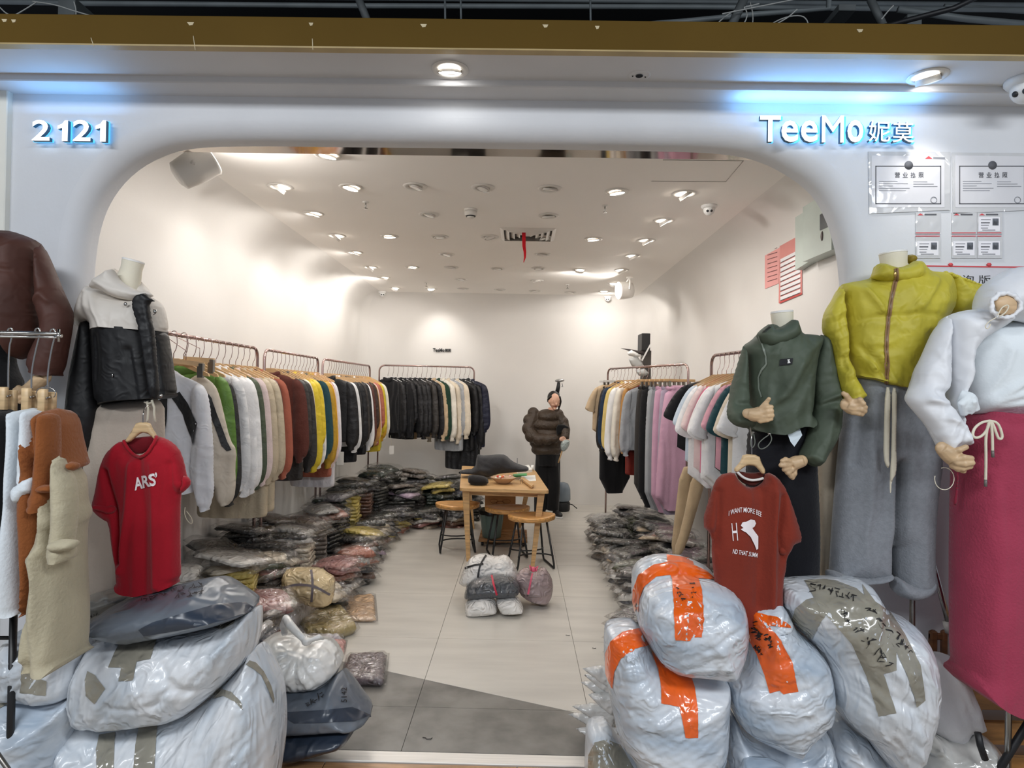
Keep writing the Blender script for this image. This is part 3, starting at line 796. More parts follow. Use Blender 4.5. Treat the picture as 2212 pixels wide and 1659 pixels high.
# ================================================================ dressed mannequins at the shop front
linen = mat('mannequin_linen', 'e6dfcb', rough=.8, var=.03, bump=.12, bs=120.0)
wood_hand = mat('mannequin_wood', 'c9ab86', rough=.45, var=.1, vs_=12.0, stretch=(1, 1, 5), bump=.05, bs=30.0)
def off(px, dx, dy): return [(a + dx, b + dy) for a, b in px]
def neck(parent, top, bot, Y, rt, rb):
    a = at(*top, Y); b = at(*bot, Y); s = Y / F; d = _n(a - b); xx = _n(np.cross(d, [0, 1, 0])); yy = np.cross(d, xx); R = np.stack([xx, yy, d], 1); L = np.linalg.norm(a - b)
    mb = MB(); mb.lathe(b, [(rb * s * 1.1, -.03), (rb * s, 0), (rt * s * .95, L * .7), (rt * s, L - .006), (rt * s * .97, L)], 28, R=R); mb.build('neck', linen, parent, auto=40)
    mb = MB(); mb.lathe(b, [(rt * s * 1.02, L - .001), (rt * s * 1.02, L + .005), (rt * s * .96, L + .007)], 28, R=R); mb.build('neck_cap', mat('cap_white', 'f0eeea', rough=.4, var=0), parent, auto=40)
def hand(parent, Y, palm, fingers, m=None, dz=0.0, name='hand'):
    """palm: px list of (x, y, r); fingers: lists of (x, y, r, forward metres)"""
    mb = MB(); s = Y / F
    P = [at(a, b, Y) for a, b, r in palm]; mb.tube(P, [r * s for _, _, r in palm], 12)
    for (a, b, r), p in zip(palm, P): mb.ell(p, r * s, r * s * .62, r * s, 12, 8)
    for fg in fingers:
        Q = [at(a, b, Y - fo) for a, b, r, fo in fg]; mb.tube(Q, [r * s for _, _, r, _ in fg], 9)
        for (a, b, r, fo), p in zip(fg, Q): mb.ell(p, r * s * 1.06, r * s * 1.06, r * s * 1.06, 10, 7)
    return remesh(name, mb, m or wood_hand, parent, vox=.0032, it=2, fac=.4)
def stand(parent, x, Y, z1, mtl=None):
    mb = MB(); mb.tube([(x, Y, .02), (x, Y, z1)], .011, 10); mb.build('stand_pole', mtl or chrome, parent)
    mb = MB(); mb.lathe((x, Y, 0.0), [(.14, 0), (.14, .006), (.02, .02)], 28); mb.build('base_plate', mtl or chrome, parent)
def wall_at(Y): return Y

# --- green jacket
gY = 2.62; g = '4c5648'
gm_ = nylon(g, rough=.62, bs=14.0, bump=.12, var=.06)
t = thing('mannequin', (at(1685, 900, gY)[0], gY + .02, 0), 'mannequin in a dark green half-zip jacket and black trousers with curled hands', 'mannequin', 'dressed mannequins at the shop front')
neck(t, (1689, 676), (1692, 730), gY + .01, 23, 20)
body = [(1636, 722), (1645, 712), (1667, 697), (1680, 708), (1700, 700), (1717, 687), (1723, 705), (1728, 721), (1750, 722), (1771, 724), (1772, 740), (1762, 767), (1756, 805), (1752, 863), (1747, 898), (1733, 921), (1712, 917), (1695, 921), (1675, 935), (1650, 934), (1632, 931), (1617, 924), (1613, 863), (1610, 817), (1607, 767), (1605, 746), (1622, 736)]
jb = cushion('jacket', body, gY, .12, gm_, t, hem=[[(1747, 898), (1733, 921), (1712, 917), (1695, 921), (1675, 935), (1650, 934), (1632, 931), (1617, 924)]], h=.008, R=.14, f=fsum(hangf(.017, 6, 1.5, 3), dirf(.010, 1.0, 12, 2, 5), crink(.005, 11, 6), crease([(1665, 735), (1645, 800), (1640, 860), (1650, 930)], gY, .006, .006), crease([(1722, 835), (1727, 900)], gY, .004, .006), crease([(1700, 790), (1660, 860)], gY, .02, .012)))
cl = cushion('collar', [(1634, 723), (1644, 711), (1665, 697), (1669, 712), (1690, 705), (1717, 686), (1724, 705), (1728, 722), (1712, 735), (1690, 745), (1662, 752), (1648, 745), (1640, 735)], gY - .075, .055, gm_, jb, h=.007, f=crink(.003, 12, 4))
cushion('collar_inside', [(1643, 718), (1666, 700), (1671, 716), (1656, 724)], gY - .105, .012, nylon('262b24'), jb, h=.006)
arm = cushion('sleeve', [(1606, 744), (1600, 765), (1594, 785), (1584, 817), (1570, 866), (1561, 892), (1564, 907), (1575, 918), (1596, 923), (1616, 921), (1624, 900), (1622, 882), (1612, 875), (1616, 850), (1616, 800), (1613, 760)], gY - .05, .055, gm_, jb, h=.007, f=fsum(hangf(.009, 8, 3, 8), crink(.005, 14, 9), crease([(1575, 872), (1605, 873), (1625, 877)], gY, .004, -.012), crease([(1568, 893), (1590, 884), (1610, 880)], gY, .004, .012), crease([(1570, 905), (1592, 905), (1612, 890)], gY, .005, .012)), yf=lambda x, z: -.10 * np.clip((1.62 - z) / .2, 0, 1) * 1.0)
cushion('sleeve', [(1768, 722), (1789, 726), (1796, 741), (1801, 772), (1808, 805), (1813, 855), (1813, 888), (1805, 924), (1790, 954), (1770, 980), (1759, 994), (1749, 1005), (1733, 1002), (1714, 988), (1712, 977), (1723, 959), (1735, 935), (1743, 913), (1757, 868), (1752, 830), (1754, 800), (1762, 760)], gY - .02, .06, gm_, jb, h=.007, f=fsum(dirf(.011, 1.2, 10, 1.5, 18), crink(.005, 13, 19), crease([(1771, 728), (1793, 770), (1806, 830), (1809, 890), (1795, 935)], gY, .003, -.008), crease([(1757, 868), (1775, 858), (1795, 850)], gY, .008, .014), crease([(1755, 875), (1770, 870), (1785, 866)], gY, .006, -.012), crease([(1722, 977), (1735, 985), (1752, 990)], gY, .004, .008)), yf=lambda x, z: -.07 * np.clip((1.60 - z) / .25, 0, 1))
tb = bvh(jb); bk = mat('black_patch', '16171b', rough=.7)
pt = decal('patch', [(1684, 776), (1713, 774), (1712, 787), (1684, 790)], tb, bk, jb, hp=3, off=.004)
decal('patch_print', [(1702, 777), (1707, 777), (1706, 780), (1708, 784), (1702, 785), (1703, 781)], tb, mat('print_white', 'e8e8e6', var=0), pt, hp=2, off=.006)
zt = bvh(jb, cl)
scribble('zip', [[(1640, 725), (1647, 745), (1655, 770), (1655, 785), (1645, 800), (1640, 815), (1641, 840), (1647, 858)]], zt, mat('zip_grey', '7d857a', rough=.4), jb, wpx=3)
hand(t, gY - .19, [(1614, 893, 11), (1628, 896, 15), (1640, 895, 17)], [[(1642, 886, 7, .01), (1652, 874, 6, .02), (1661, 862, 4.5, .03)], [(1645, 884, 6.5, .015), (1657, 880, 6, .03), (1666, 879, 5, .03)], [(1646, 892, 6.5, .018), (1659, 889, 6, .032), (1667, 888, 5, .032)], [(1646, 901, 6.5, .018), (1659, 898, 6, .03), (1668, 897, 5, .03)], [(1643, 909, 6, .014), (1657, 907, 5.5, .026), (1666, 905, 4.5, .026)]])
hand(t, gY - .12, [(1732, 996, 13), (1720, 999, 15), (1709, 1003, 14)], [[(1708, 997, 6.5, .01), (1697, 993, 6, .02), (1690, 996, 5, .02)], [(1704, 1004, 6.5, .012), (1694, 1005, 6, .02), (1687, 1005, 5, .02)], [(1704, 1011, 6.5, .01), (1695, 1014, 6, .014), (1702, 1020, 5, .01)], [(1710, 1015, 6, .01), (1702, 1021, 6, .012), (1708, 1029, 5, .006)], [(1716, 1016, 6, .0), (1716, 1023, 6, .004), (1712, 1032, 5, 0)]])
tr_ = cushion('trousers', [(1617, 922), (1650, 930), (1700, 918), (1745, 900), (1758, 960), (1762, 1000), (1765, 1060), (1767, 1105), (1768, 1180), (1765, 1262), (1700, 1275), (1625, 1275), (1612, 1180), (1610, 1060), (1612, 985)], gY + .04, .085, cloth('111218', var=.1), t, hem=[[(1612,1275),(1765,1270)],[(1617, 922), (1650, 930), (1700, 918), (1745, 900)]], h=.014, R=.1, f=hangf(.012, 7, .8, 21))
for k, (a, b) in enumerate(((1627, 932), (1662, 935))):
    p = at(a, b + 2, gY - .13); MB().ell(p, .006, .006, .005).build('cord_stopper', chrome, jb)
co = mat('cord_grey', '6b7068', rough=.7)
MB().tube([at(a, b, gY - .14) for a, b in chaik_open(np.array([(1664, 938), (1668, 950), (1658, 965), (1642, 972), (1636, 960), (1648, 948), (1660, 940)], float), 2)], .0022, 5).build('drawcord', co, jb)
MB().tube([at(a, b, gY - .14) for a, b in chaik_open(np.array([(1626, 936), (1620, 955), (1624, 970), (1632, 958), (1628, 938)], float), 2)], .0022, 5).build('drawcord', co, jb)
tg_ = put('price_tag', [at(1695, 922, gY - .10), at(1728, 926, gY - .10), at(1733, 940, gY - .11), at(1716, 965, gY - .12), at(1708, 955, gY - .12)], [(0, 4, 3, 2, 1)], mat('tag_card', 'ccd8e0', rough=.6, var=0), jb, smooth=False)
stand(t, at(1690, 1200, gY)[0], gY + .06, 1.2)
# cream trousers hanging next to it
t = thing('hanging_trousers', at(1788, 1255, 2.70), 'cream wide trousers hanging between the green and the yellow mannequin', 'trousers')
cushion('leg', [(1768, 950), (1812, 925), (1812, 985), (1811, 1032), (1804, 1120), (1797, 1225), (1792, 1258), (1764, 1256), (1766, 1100)], 2.73, .035, cloth('c9bba6'), t, h=.012, f=hangf(.006, 14, 1.2, 31))
cushion('waistband', [(1766, 938), (1812, 914), (1813, 930), (1768, 954)], 2.72, .03, cloth('c9bba6'), t, h=.01, f=dirf(.008, 1.5, 40, 2, 6))

# --- yellow jacket
yY = 2.60; ym = nylon('beb23c', bs=16.0, bump=.2, var=.07, rough=.55); dm = ym
t = thing('mannequin', (at(1925, 900, yY)[0], yY + .02, 0), 'mannequin in a mustard yellow zip jacket and light grey sweatpants with a cream cord', 'mannequin', 'dressed mannequins at the shop front')
neck(t, (1929, 548), (1934, 610), yY, 27, 25)
jb = cushion('jacket', [(1896, 567), (1915, 574), (1934, 580), (1956, 575), (1978, 562), (1984, 567), (1990, 577), (1998, 585), (2018, 586), (2040, 590), (2052, 610), (2058, 640), (2050, 676), (2030, 696), (2008, 740), (1990, 772), (1979, 798), (1972, 822), (1968, 836), (1942, 838), (1904, 834), (1873, 821), (1842, 813), (1840, 800), (1832, 780), (1823, 751), (1823, 706), (1816, 653), (1813, 616), (1835, 610), (1862, 606), (1884, 600), (1891, 585)], yY, .125, ym, t, hem=[[(1842, 813), (1873, 821), (1904, 834), (1942, 838), (1968, 836)]], h=.008, R=.15,
    f=fsum(hangf(.010, 7, 2, 13), crink(.007, 13, 17), crease([(1824, 698), (1870, 690), (1918, 689)], yY, .004, -.007), crease([(1930, 686), (1990, 688), (2035, 696)], yY, .004, -.007), crease([(1845, 630), (1870, 680)], yY, .012, .014), crease([(1990, 610), (1945, 670)], yY, .014, .014), crease([(1960, 625), (1925, 680)], yY, .008, .008), crease([(1828, 762), (1860, 800)], yY, .014, .02), crease([(1840, 752), (1880, 812)], yY, .012, -.012), crease([(1868, 770), (1895, 825)], yY, .012, .01)))
cl = cushion('collar', [(1895, 568), (1915, 574), (1934, 579), (1956, 575), (1978, 561), (1988, 575), (1992, 590), (1984, 604), (1962, 612), (1934, 614), (1905, 608), (1884, 600), (1890, 585)], yY - .07, .055, ym, jb, h=.007, f=crink(.003, 12, 4))
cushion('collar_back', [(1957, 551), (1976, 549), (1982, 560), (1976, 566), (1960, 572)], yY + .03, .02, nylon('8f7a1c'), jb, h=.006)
cushion('sleeve', [(2036, 590), (2055, 594), (2071, 600), (2096, 609), (2122, 619), (2127, 631), (2123, 668), (2090, 680), (2050, 682), (2040, 650)], yY + .02, .075, ym, jb, h=.007, f=fsum(dirf(.010, -1.2, 16, 2, 5), crink(.006, 16, 8)))
rf = MB()
for i in range(22):
    a = i / 21; p = at(2042 + a * 80 + rnd.uniform(-1, 1), 589 + a * 30 + rnd.uniform(-1, 1), yY - .03); rf.ell(p, .009, .014, rnd.uniform(.005, .009), 8, 6)
rf.build('ruffle', ym, jb)
cushion('sleeve', [(1816, 614), (1808, 630), (1800, 647), (1790, 662), (1781, 680), (1779, 716), (1790, 732), (1797, 750), (1803, 772), (1806, 806), (1810, 833), (1814, 860), (1818, 889), (1828, 896), (1842, 894), (1834, 880), (1840, 866), (1858, 856), (1850, 842), (1843, 825), (1839, 806), (1832, 785), (1828, 753), (1826, 706), (1820, 660)], yY - .03, .06, ym, jb, h=.006, f=fsum(dirf(.012, .5, 26, 2.5, 19), crease([(1800, 650), (1796, 700), (1803, 740), (1806, 800)], yY, .003, -.01)), yf=lambda x, z: -.06 * np.clip((1.75 - z) / .25, 0, 1))
zt = bvh(jb, cl)
z = scribble('zip', [[(1935, 581), (1937, 600), (1931, 622), (1924, 650), (1919, 690), (1915, 730), (1914, 760), (1917, 800), (1915, 834)]], zt, mat('zip_tan', '93714c', rough=.7), jb, wpx=9, off=.004)
scribble('zip_teeth', [[(1935, 581), (1937, 600), (1931, 622), (1924, 650), (1919, 690), (1915, 730), (1914, 760), (1917, 800), (1915, 834)]], zt, mat('zip_teeth', '6f5439', rough=.4), z, wpx=2, off=.006)
MB().ell(at(1934, 592, yY - .14), .006, .004, .012).build('zip_pull', mat('brass', 'c7a463', rough=.3, metal=1), z)
hand(t, yY - .16, [(1828, 874, 14), (1838, 878, 17), (1850, 878, 15)], [[(1836, 866, 7, .01), (1828, 854, 6, .02), (1822, 850, 5, .02)], [(1846, 868, 7, .015), (1858, 864, 6.5, .03), (1865, 872, 5.5, .035)], [(1848, 876, 7, .015), (1862, 872, 6.5, .03), (1869, 880, 5.5, .03)], [(1846, 884, 7, .015), (1860, 884, 6.5, .028), (1868, 888, 5.5, .026)], [(1842, 890, 6.5, .01), (1855, 893, 6, .022), (1862, 895, 5, .02)]])
gp = cloth('82868c', var=.05, vs_=60.0, bump=.3, bs=140.0)
tr_ = cushion('trousers', [(1842, 812), (1875, 822), (1920, 834), (1968, 836), (1984, 850), (1996, 900), (2014, 946), (2027, 991), (2015, 1060), (2008, 1129), (2006, 1216), (2014, 1261), (1998, 1284), (1969, 1292), (1945, 1285), (1930, 1272), (1925, 1230), (1924, 1160), (1921, 1250), (1900, 1254), (1877, 1255), (1831, 1258), (1791, 1255), (1795, 1229), (1799, 1152), (1808, 1037), (1817, 940), (1825, 880)], yY + .02, .09, gp, t, hem=[[(1842, 812), (1875, 822), (1920, 834), (1968, 836)]], h=.009, R=.11, f=fsum(hangf(.019, 6, .7, 23), crease([(1925, 1000), (1922, 1100), (1924, 1250)], yY, .018, -.05), crease([(1855, 830), (1848, 900), (1838, 1000)], yY, .008, -.014), crease([(1880, 840), (1885, 960)], yY, .008, .01), crease([(1995, 880), (2000, 960)], yY, .008, -.012)))
cushion('trouser_cuff', [(1791, 1228), (1830, 1243), (1880, 1246), (1923, 1232), (1922, 1248), (1900, 1258), (1877, 1260), (1831, 1262), (1789, 1258)], yY - .035, .06, gp, tr_, h=.008, f=crink(.003, 10, 3))
cushion('trouser_cuff', [(1928, 1240), (1965, 1262), (1998, 1255), (2008, 1236), (2017, 1261), (1998, 1288), (1969, 1296), (1945, 1290), (1927, 1275)], yY - .035, .06, gp, tr_, h=.008, f=crink(.003, 10, 5))
cr = cloth('ddd6c2', bs=60.0)
cushion('cord', [(1912, 836), (1924, 836), (1923, 900), (1921, 985), (1922, 1008), (1916, 1012), (1908, 990), (1909, 930)], yY - .125, .006, cr, tr_, h=.006, R=.004)
cushion('cord', [(1926, 837), (1938, 838), (1937, 900), (1936, 960), (1938, 1020), (1926, 1040), (1925, 1066), (1922, 1064), (1922, 1030), (1925, 980), (1927, 900)], yY - .125, .006, cr, tr_, h=.006, R=.004)
tt = stand(t, at(1971, 1330, yY + .03)[0], yY + .03, 1.35, mat('dull_steel', '8f8b86', rough=.35, metal=1))

# --- white hooded jacket, magenta skirt
wY = 2.40; wm = nylon('e4e6ea', bs=12.0, bump=.12, var=.03, rough=.5); tee = cloth('dfe6ea', var=.02, bump=.15)
t = thing('mannequin', (at(2180, 900, wY)[0], wY + .02, 0), 'mannequin in a white hooded jacket over a knotted white top and magenta skirt', 'mannequin', 'dressed mannequins at the shop front')
tp = cushion('top', [(2110, 700), (2150, 700), (2180, 690), (2240, 700), (2290, 720), (2300, 800), (2290, 900), (2212, 905), (2154, 906), (2106, 898), (2090, 885), (2082, 850), (2080, 780), (2090, 730)], wY + .01, .12, tee, t, h=.009, R=.15, f=fsum(hangf(.006, 5, 2, 41), crease([(2105, 865), (2160, 830), (2210, 810)], wY, .008, .012), crease([(2105, 872), (2165, 852), (2230, 850)], wY, .006, .012), crease([(2105, 880), (2170, 872), (2240, 876)], wY, .006, .012), crease([(2100, 860), (2130, 800), (2140, 760)], wY, .01, .01), crease([(2160, 900), (2210, 890)], wY, .006, -.008)))
kn = MB(); kn.ell(at(2090, 868, wY - .12), .032, .03, .036, 18, 14); kn.tube([at(2076, 850, wY - .11), at(2100, 858, wY - .14), at(2108, 885, wY - .12)], .014, 10); kn.tube([at(2082, 895, wY - .11), at(2076, 872, wY - .14), at(2098, 852, wY - .13)], .013, 10); kn.tube([at(2096, 892, wY - .12), at(2104, 868, wY - .15), at(2088, 850, wY - .12)], .011, 10)
remesh('knot', kn, tee, tp, vox=.004, it=3)
jb = cushion('jacket', [(2114, 667), (2080, 671), (2052, 679), (2037, 692), (2040, 760), (2044, 830), (2046, 880), (2060, 930), (2072, 946), (2074, 935), (2066, 890), (2063, 873), (2069, 851), (2087, 820), (2087, 767), (2100, 745), (2124, 728), (2164, 704), (2178, 690), (2160, 670)], wY - .04, .10, wm, t, h=.008, R=.07, f=fsum(hangf(.01, 9, 1.5, 43), crink(.003, 12, 3)))
cushion('jacket_side', [(2200, 690), (2240, 690), (2300, 700), (2330, 760), (2345, 880), (2300, 940), (2255, 930), (2250, 800), (2225, 740)], wY - .04, .10, wm, jb, h=.012, R=.07, f=hangf(.01, 9, 1.5, 44))
cushion('sleeve', [(2050, 679), (2037, 692), (2018, 716), (2005, 745), (1992, 775), (1979, 798), (1972, 825), (1960, 845), (1951, 858), (1952, 870), (1965, 891), (1982, 918), (1990, 944), (1996, 960), (2010, 982), (2028, 989), (2026, 966), (2045, 957), (2068, 958), (2060, 930), (2050, 905), (2040, 880), (2020, 865), (2030, 850), (2042, 835), (2046, 800), (2048, 740)], wY - .06, .06, wm, jb, h=.006, f=fsum(dirf(.013, 1.1, 13, 2, 51), crink(.007, 14, 9), crease([(1955, 862), (1985, 868), (2020, 862)], wY, .008, .016), crease([(1975, 846), (2010, 850)], wY, .007, -.012), crease([(1985, 900), (2030, 920), (2055, 945)], wY, .01, .012), crease([(2000, 960), (2030, 952), (2060, 945)], wY, .004, -.008)), yf=lambda x, z: -.08 * np.clip((1.65 - z) / .2, 0, 1))
hd = cushion('hood', [(2114, 668), (2116, 647), (2121, 631), (2127, 618), (2138, 606), (2164, 588), (2191, 577), (2225, 578), (2262, 596), (2276, 640), (2262, 690), (2230, 700), (2191, 692), (2156, 690), (2130, 684)], wY - .07, .10, wm, jb, h=.008, R=.08, f=fsum(crink(.006, 12, 61), crease([(2178, 590), (2180, 625)], wY, .004, -.008)))
cushion('neck', [(2147, 647), (2160, 640), (2175, 636), (2190, 643), (2199, 655), (2196, 670), (2190, 680), (2172, 683), (2156, 681), (2150, 665)], wY - .165, .012, wood_hand, t, h=.007)
rf = MB()
for i in range(30):
    a = 2 * PI * i / 30; p = at(2173 + 31 * math.cos(a) + rnd.uniform(-2, 2), 660 + 27 * math.sin(a) + rnd.uniform(-2, 2), wY - .172); rf.ell(p, rnd.uniform(.006, .010), .008, rnd.uniform(.006, .010), 8, 6)
remesh('hood_ruffle', rf, wm, hd, vox=.003, it=1)
MB().tube([at(a, b, wY - .19) for a, b in chaik_open(np.array([(2155, 681), (2163, 665), (2175, 658), (2180, 662), (2172, 676), (2158, 684)], float), 2)], .0022, 6).build('hood_cord', cr, hd)
MB().tube([at(a, b, wY - .18) for a, b in chaik_open(np.array([(2152, 686), (2135, 695), (2127, 706), (2134, 712), (2140, 700)], float), 2)], .0018, 6).build('hood_cord', cr, hd)
hand(t, wY - .17, [(2034, 968, 14), (2046, 978, 17), (2058, 990, 17)], [[(2060, 978, 7, .01), (2072, 972, 7, .02), (2086, 966, 6, .02)], [(2068, 992, 7, .02), (2082, 988, 7, .03), (2098, 990, 6, .03)], [(2068, 1000, 7, .02), (2084, 1002, 7, .03), (2100, 1000, 6, .03)], [(2064, 1008, 7, .01), (2080, 1012, 6.5, .02), (2096, 1008, 5.5, .02)], [(2058, 1006, 7, 0), (2070, 1014, 6, .01), (2082, 1018, 5, .01)]])
MB().tube([at(2040 + 21 * math.cos(a) - 0, 1034 + 24 * math.sin(a), wY - .15) for a in np.linspace(-1.9, 3.4, 24)], .0014, 5).build('tag_string', cr, t)
sk = cushion('skirt', [(2106, 886), (2154, 893), (2212, 890), (2300, 892), (2330, 1000), (2350, 1200), (2350, 1500), (2280, 1530), (2212, 1524), (2152, 1516), (2101, 1491), (2078, 1464), (2067, 1426), (2066, 1312), (2066, 1174), (2069, 1019), (2076, 930), (2088, 900)], wY + .02, .14, cloth('a03a52', var=.05, bump=.35, bs=120.0), t, hem=[[(2067,1440),(2078, 1464), (2101, 1491), (2152, 1516), (2212, 1524), (2280, 1530), (2350, 1500)],[(2106, 886), (2154, 893), (2212, 890), (2300, 892)]], h=.012, R=.13, f=fsum(hangf(.015, 5, .5, 71), crease([(2128, 1050), (2129, 1200), (2122, 1500)], wY, .004, -.005), crease([(2092, 915), (2096, 1000)], wY, .006, -.009), crease([(2077, 910), (2120, 916), (2200, 912), (2300, 912)], wY, .003, -.006)))
cushion('tie_end', [(2072, 1020), (2069, 1060), (2068, 1092), (2058, 1092), (2064, 1060), (2066, 1020)], wY - .04, .006, cloth('7e2236'), sk, h=.006, R=.004)
bw = MB(); fy = wY - .155
for pl in ([(2138, 909), (2120, 912), (2104, 925), (2100, 942), (2110, 947), (2124, 940), (2134, 925), (2138, 909)], [(2138, 909), (2154, 912), (2162, 928), (2166, 946), (2158, 950), (2152, 936), (2146, 918), (2140, 909)], [(2137, 909), (2129, 940), (2130, 990), (2129, 1038)], [(2140, 909), (2143, 930), (2144, 960), (2144, 974)]):
    bw.tube([at(a, b, fy) for a, b in chaik_open(np.array(pl, float), 2)], .0045, 8)
bw.build('bow', cr, sk)
MB().tube([at(2129, 1036, fy), at(2129, 1051, fy)], .005, 8).build('cord_tip', mat('grey_metal', '6f6a66', rough=.4), sk)
MB().tube([at(2144, 973, fy), at(2145, 988, fy)], .005, 8).build('cord_tip', mat('grey_metal', '6f6a66', rough=.4), sk)
stand(t, at(2200, 1200, wY)[0], wY + .04, 1.5)

# --- black and cream windbreaker (left)
bY = 2.68; bn = nylon('121214', bs=16.0, bump=.15, rough=.5, var=.1); wn = nylon('d6cfc6', bs=14.0, bump=.12, var=.05)
t = thing('mannequin', (at(285, 900, bY)[0], bY + .02, 0), 'headless mannequin in a black and cream hooded windbreaker and beige sweatpants', 'mannequin', 'dressed mannequins at the shop front')
neck(t, (288, 565), (275, 618), bY, 22, 26)
jb = cushion('jacket', [(205, 690), (205, 712), (215, 712), (240, 709), (300, 712), (330, 714), (356, 714), (361, 745), (366, 775), (372, 822), (377, 851), (350, 861), (304, 863), (253, 867), (216, 876), (211, 830), (210, 784), (206, 740)], bY, .12, bn, t, hem=[[(216, 876), (253, 867), (304, 863), (350, 861), (377, 851)],[(205, 712), (215, 712), (240, 709), (300, 712), (330, 714), (356, 714)]], h=.008, R=.13, f=fsum(hangf(.007, 6, 1.2, 81), dirf(.005, 2.0, 8, 1, 85), crease([(245, 730), (248, 770), (243, 820)], bY, .004, -.008), crease([(313, 760), (328, 862)], bY, .004, -.01), crease([(350, 740), (358, 850)], bY, .004, -.008)))
yk = cushion('yoke', [(190, 628), (200, 616), (215, 622), (245, 640), (290, 646), (320, 640), (335, 645), (347, 657), (354, 688), (357, 716), (330, 717), (300, 715), (240, 712), (215, 715), (205, 716), (204, 700), (182, 692), (175, 708), (169, 712), (174, 670), (184, 640)], bY - .01, .115, wn, jb, hem=[[(357, 716), (330, 717), (300, 715), (240, 712), (215, 715), (205, 716)]], h=.007, R=.11, f=fsum(hangf(.010, 9, 2, 87), crease([(207, 640), (212, 716)], bY, .005, -.012), crease([(225, 635), (262, 712)], bY, .008, .012)))
cushion('storm_flap', [(286, 655), (292, 640), (305, 634), (318, 634), (330, 648), (337, 651), (322, 652), (325, 680), (334, 720), (338, 780), (345, 862), (326, 864), (316, 800), (302, 712), (290, 675)], bY - .122, .02, bn, jb, h=.007, R=.012, f=fsum(crink(.004, 14, 90), dirf(.004, .3, 20, 3, 5)))
cushion('hood', [(243, 580), (250, 592), (262, 608), (285, 622), (308, 631), (318, 628), (330, 636), (326, 642), (300, 650), (270, 648), (240, 640), (215, 625), (193, 622), (205, 605), (225, 590)], bY - .085, .045, wn, jb, h=.006, f=fsum(dirf(.010, -.6, 18, 2, 91)))
cushion('hood_back', [(240, 581), (252, 580), (262, 600), (285, 615), (303, 622), (303, 605), (318, 622), (330, 640), (300, 645), (250, 625), (232, 600)], bY + .03, .04, wn, jb, h=.008, f=crink(.004, 12, 92))
cushion('sleeve', [(182, 689), (205, 704), (208, 760), (207, 830), (214, 880), (214, 908), (205, 960), (194, 994), (169, 996), (150, 986), (142, 962), (145, 900), (152, 822), (165, 758), (175, 708)], bY - .03, .06, bn, jb, hem=[[(142, 962), (150, 986), (169, 996), (194, 994)]], h=.008, f=hangf(.007, 8, 1, 95))
for q in ((271, 657), (335, 673)): MB().ell(at(*q, bY - .125), .007, .005, .008, 10, 8).build('toggle', chrome, jb)
MB().tube([at(a, b, bY - .14) for a, b in chaik_open(np.array([(331, 668), (336, 672), (336, 678), (331, 680)], float), 1)], .0012, 5).build('toggle_cord', blk, jb)
MB().ell(at(347, 855, bY - .125), .008, .006, .008, 12, 8).build('snap', chrome, jb)
MB().ell(at(243, 811, bY - .13), .003, .003, .008, 8, 6).build('zip_pull', chrome, jb)
tr_ = cushion('trousers', [(222, 870), (253, 866), (304, 862), (350, 860), (352, 940), (350, 1100), (330, 1270), (255, 1274), (210, 1276), (175, 1278), (150, 1280), (154, 1258), (156, 1120), (158, 1000), (190, 992), (200, 960), (212, 915), (217, 885)], bY + .03, .085, cloth('b0a497', var=.04), t, hem=[[(150,1280),(330,1272)]], h=.010, R=.1, f=fsum(hangf(.012, 5, .6, 97), crease([(190, 1000), (184, 1100), (178, 1270)], bY, .012, -.03)))
for pl in ([(318, 866), (320, 885), (319, 905), (317, 912)], [(328, 864), (333, 880), (333, 895), (336, 912)], [(312, 868), (322, 872), (330, 868)]):
    MB().tube([at(a, b, bY - .08) for a, b in pl], .0045, 7).build('cord', cr, tr_)
stand(t, at(280, 1200, bY)[0], bY + .05, 1.2)

# --- brown jacket (left edge)
rY = 2.52; bj = nylon('4b2b22', bs=12.0, bump=.125, rough=.6, var=.1)
t = thing('mannequin', (at(20, 900, rY)[0], rY + .02, 0), 'mannequin in a dark brown collared jacket at the left edge, one hand showing', 'mannequin', 'dressed mannequins at the shop front')
jb = cushion('jacket', [(-90, 520), (-40, 500), (0, 497), (25, 499), (60, 511), (83, 522), (90, 560), (88, 620), (85, 690), (76, 740), (62, 770), (45, 779), (30, 768), (16, 740), (6, 690), (-20, 700), (-60, 780), (-110, 770), (-120, 620)], rY, .12, bj, t, h=.010, R=.14, f=fsum(hangf(.016, 7, 1.2, 101), crink(.006, 11, 102), crease([(0, 590), (40, 594), (82, 594)], rY, .003, -.006), crease([(0, 512), (20, 520), (34, 516)], rY, .006, .012), crease([(10, 650), (26, 740)], rY, .006, .010)))
cushion('sleeve', [(83, 522), (97, 545), (112, 580), (122, 605), (132, 630), (146, 660), (152, 673), (151, 700), (144, 740), (139, 770), (134, 795), (126, 810), (112, 813), (74, 803), (66, 790), (70, 770), (80, 745), (90, 725), (96, 700), (84, 660), (82, 590)], rY - .03, .065, bj, jb, hem=[[(74, 803), (112, 813), (126, 810)]], h=.008, f=fsum(dirf(.009, 1.2, 9, 1.5, 105), crease([(100, 660), (125, 640), (140, 655)], rY, .008, .012)))
cushion('inner_shirt', [(-60, 600), (0, 600), (10, 640), (18, 700), (30, 790), (50, 830), (54, 900), (52, 1100), (45, 1300), (-30, 1310), (-60, 900)], rY + .02, .07, cloth('0e0e10'), t, h=.016, f=hangf(.01, 6, 1, 107))
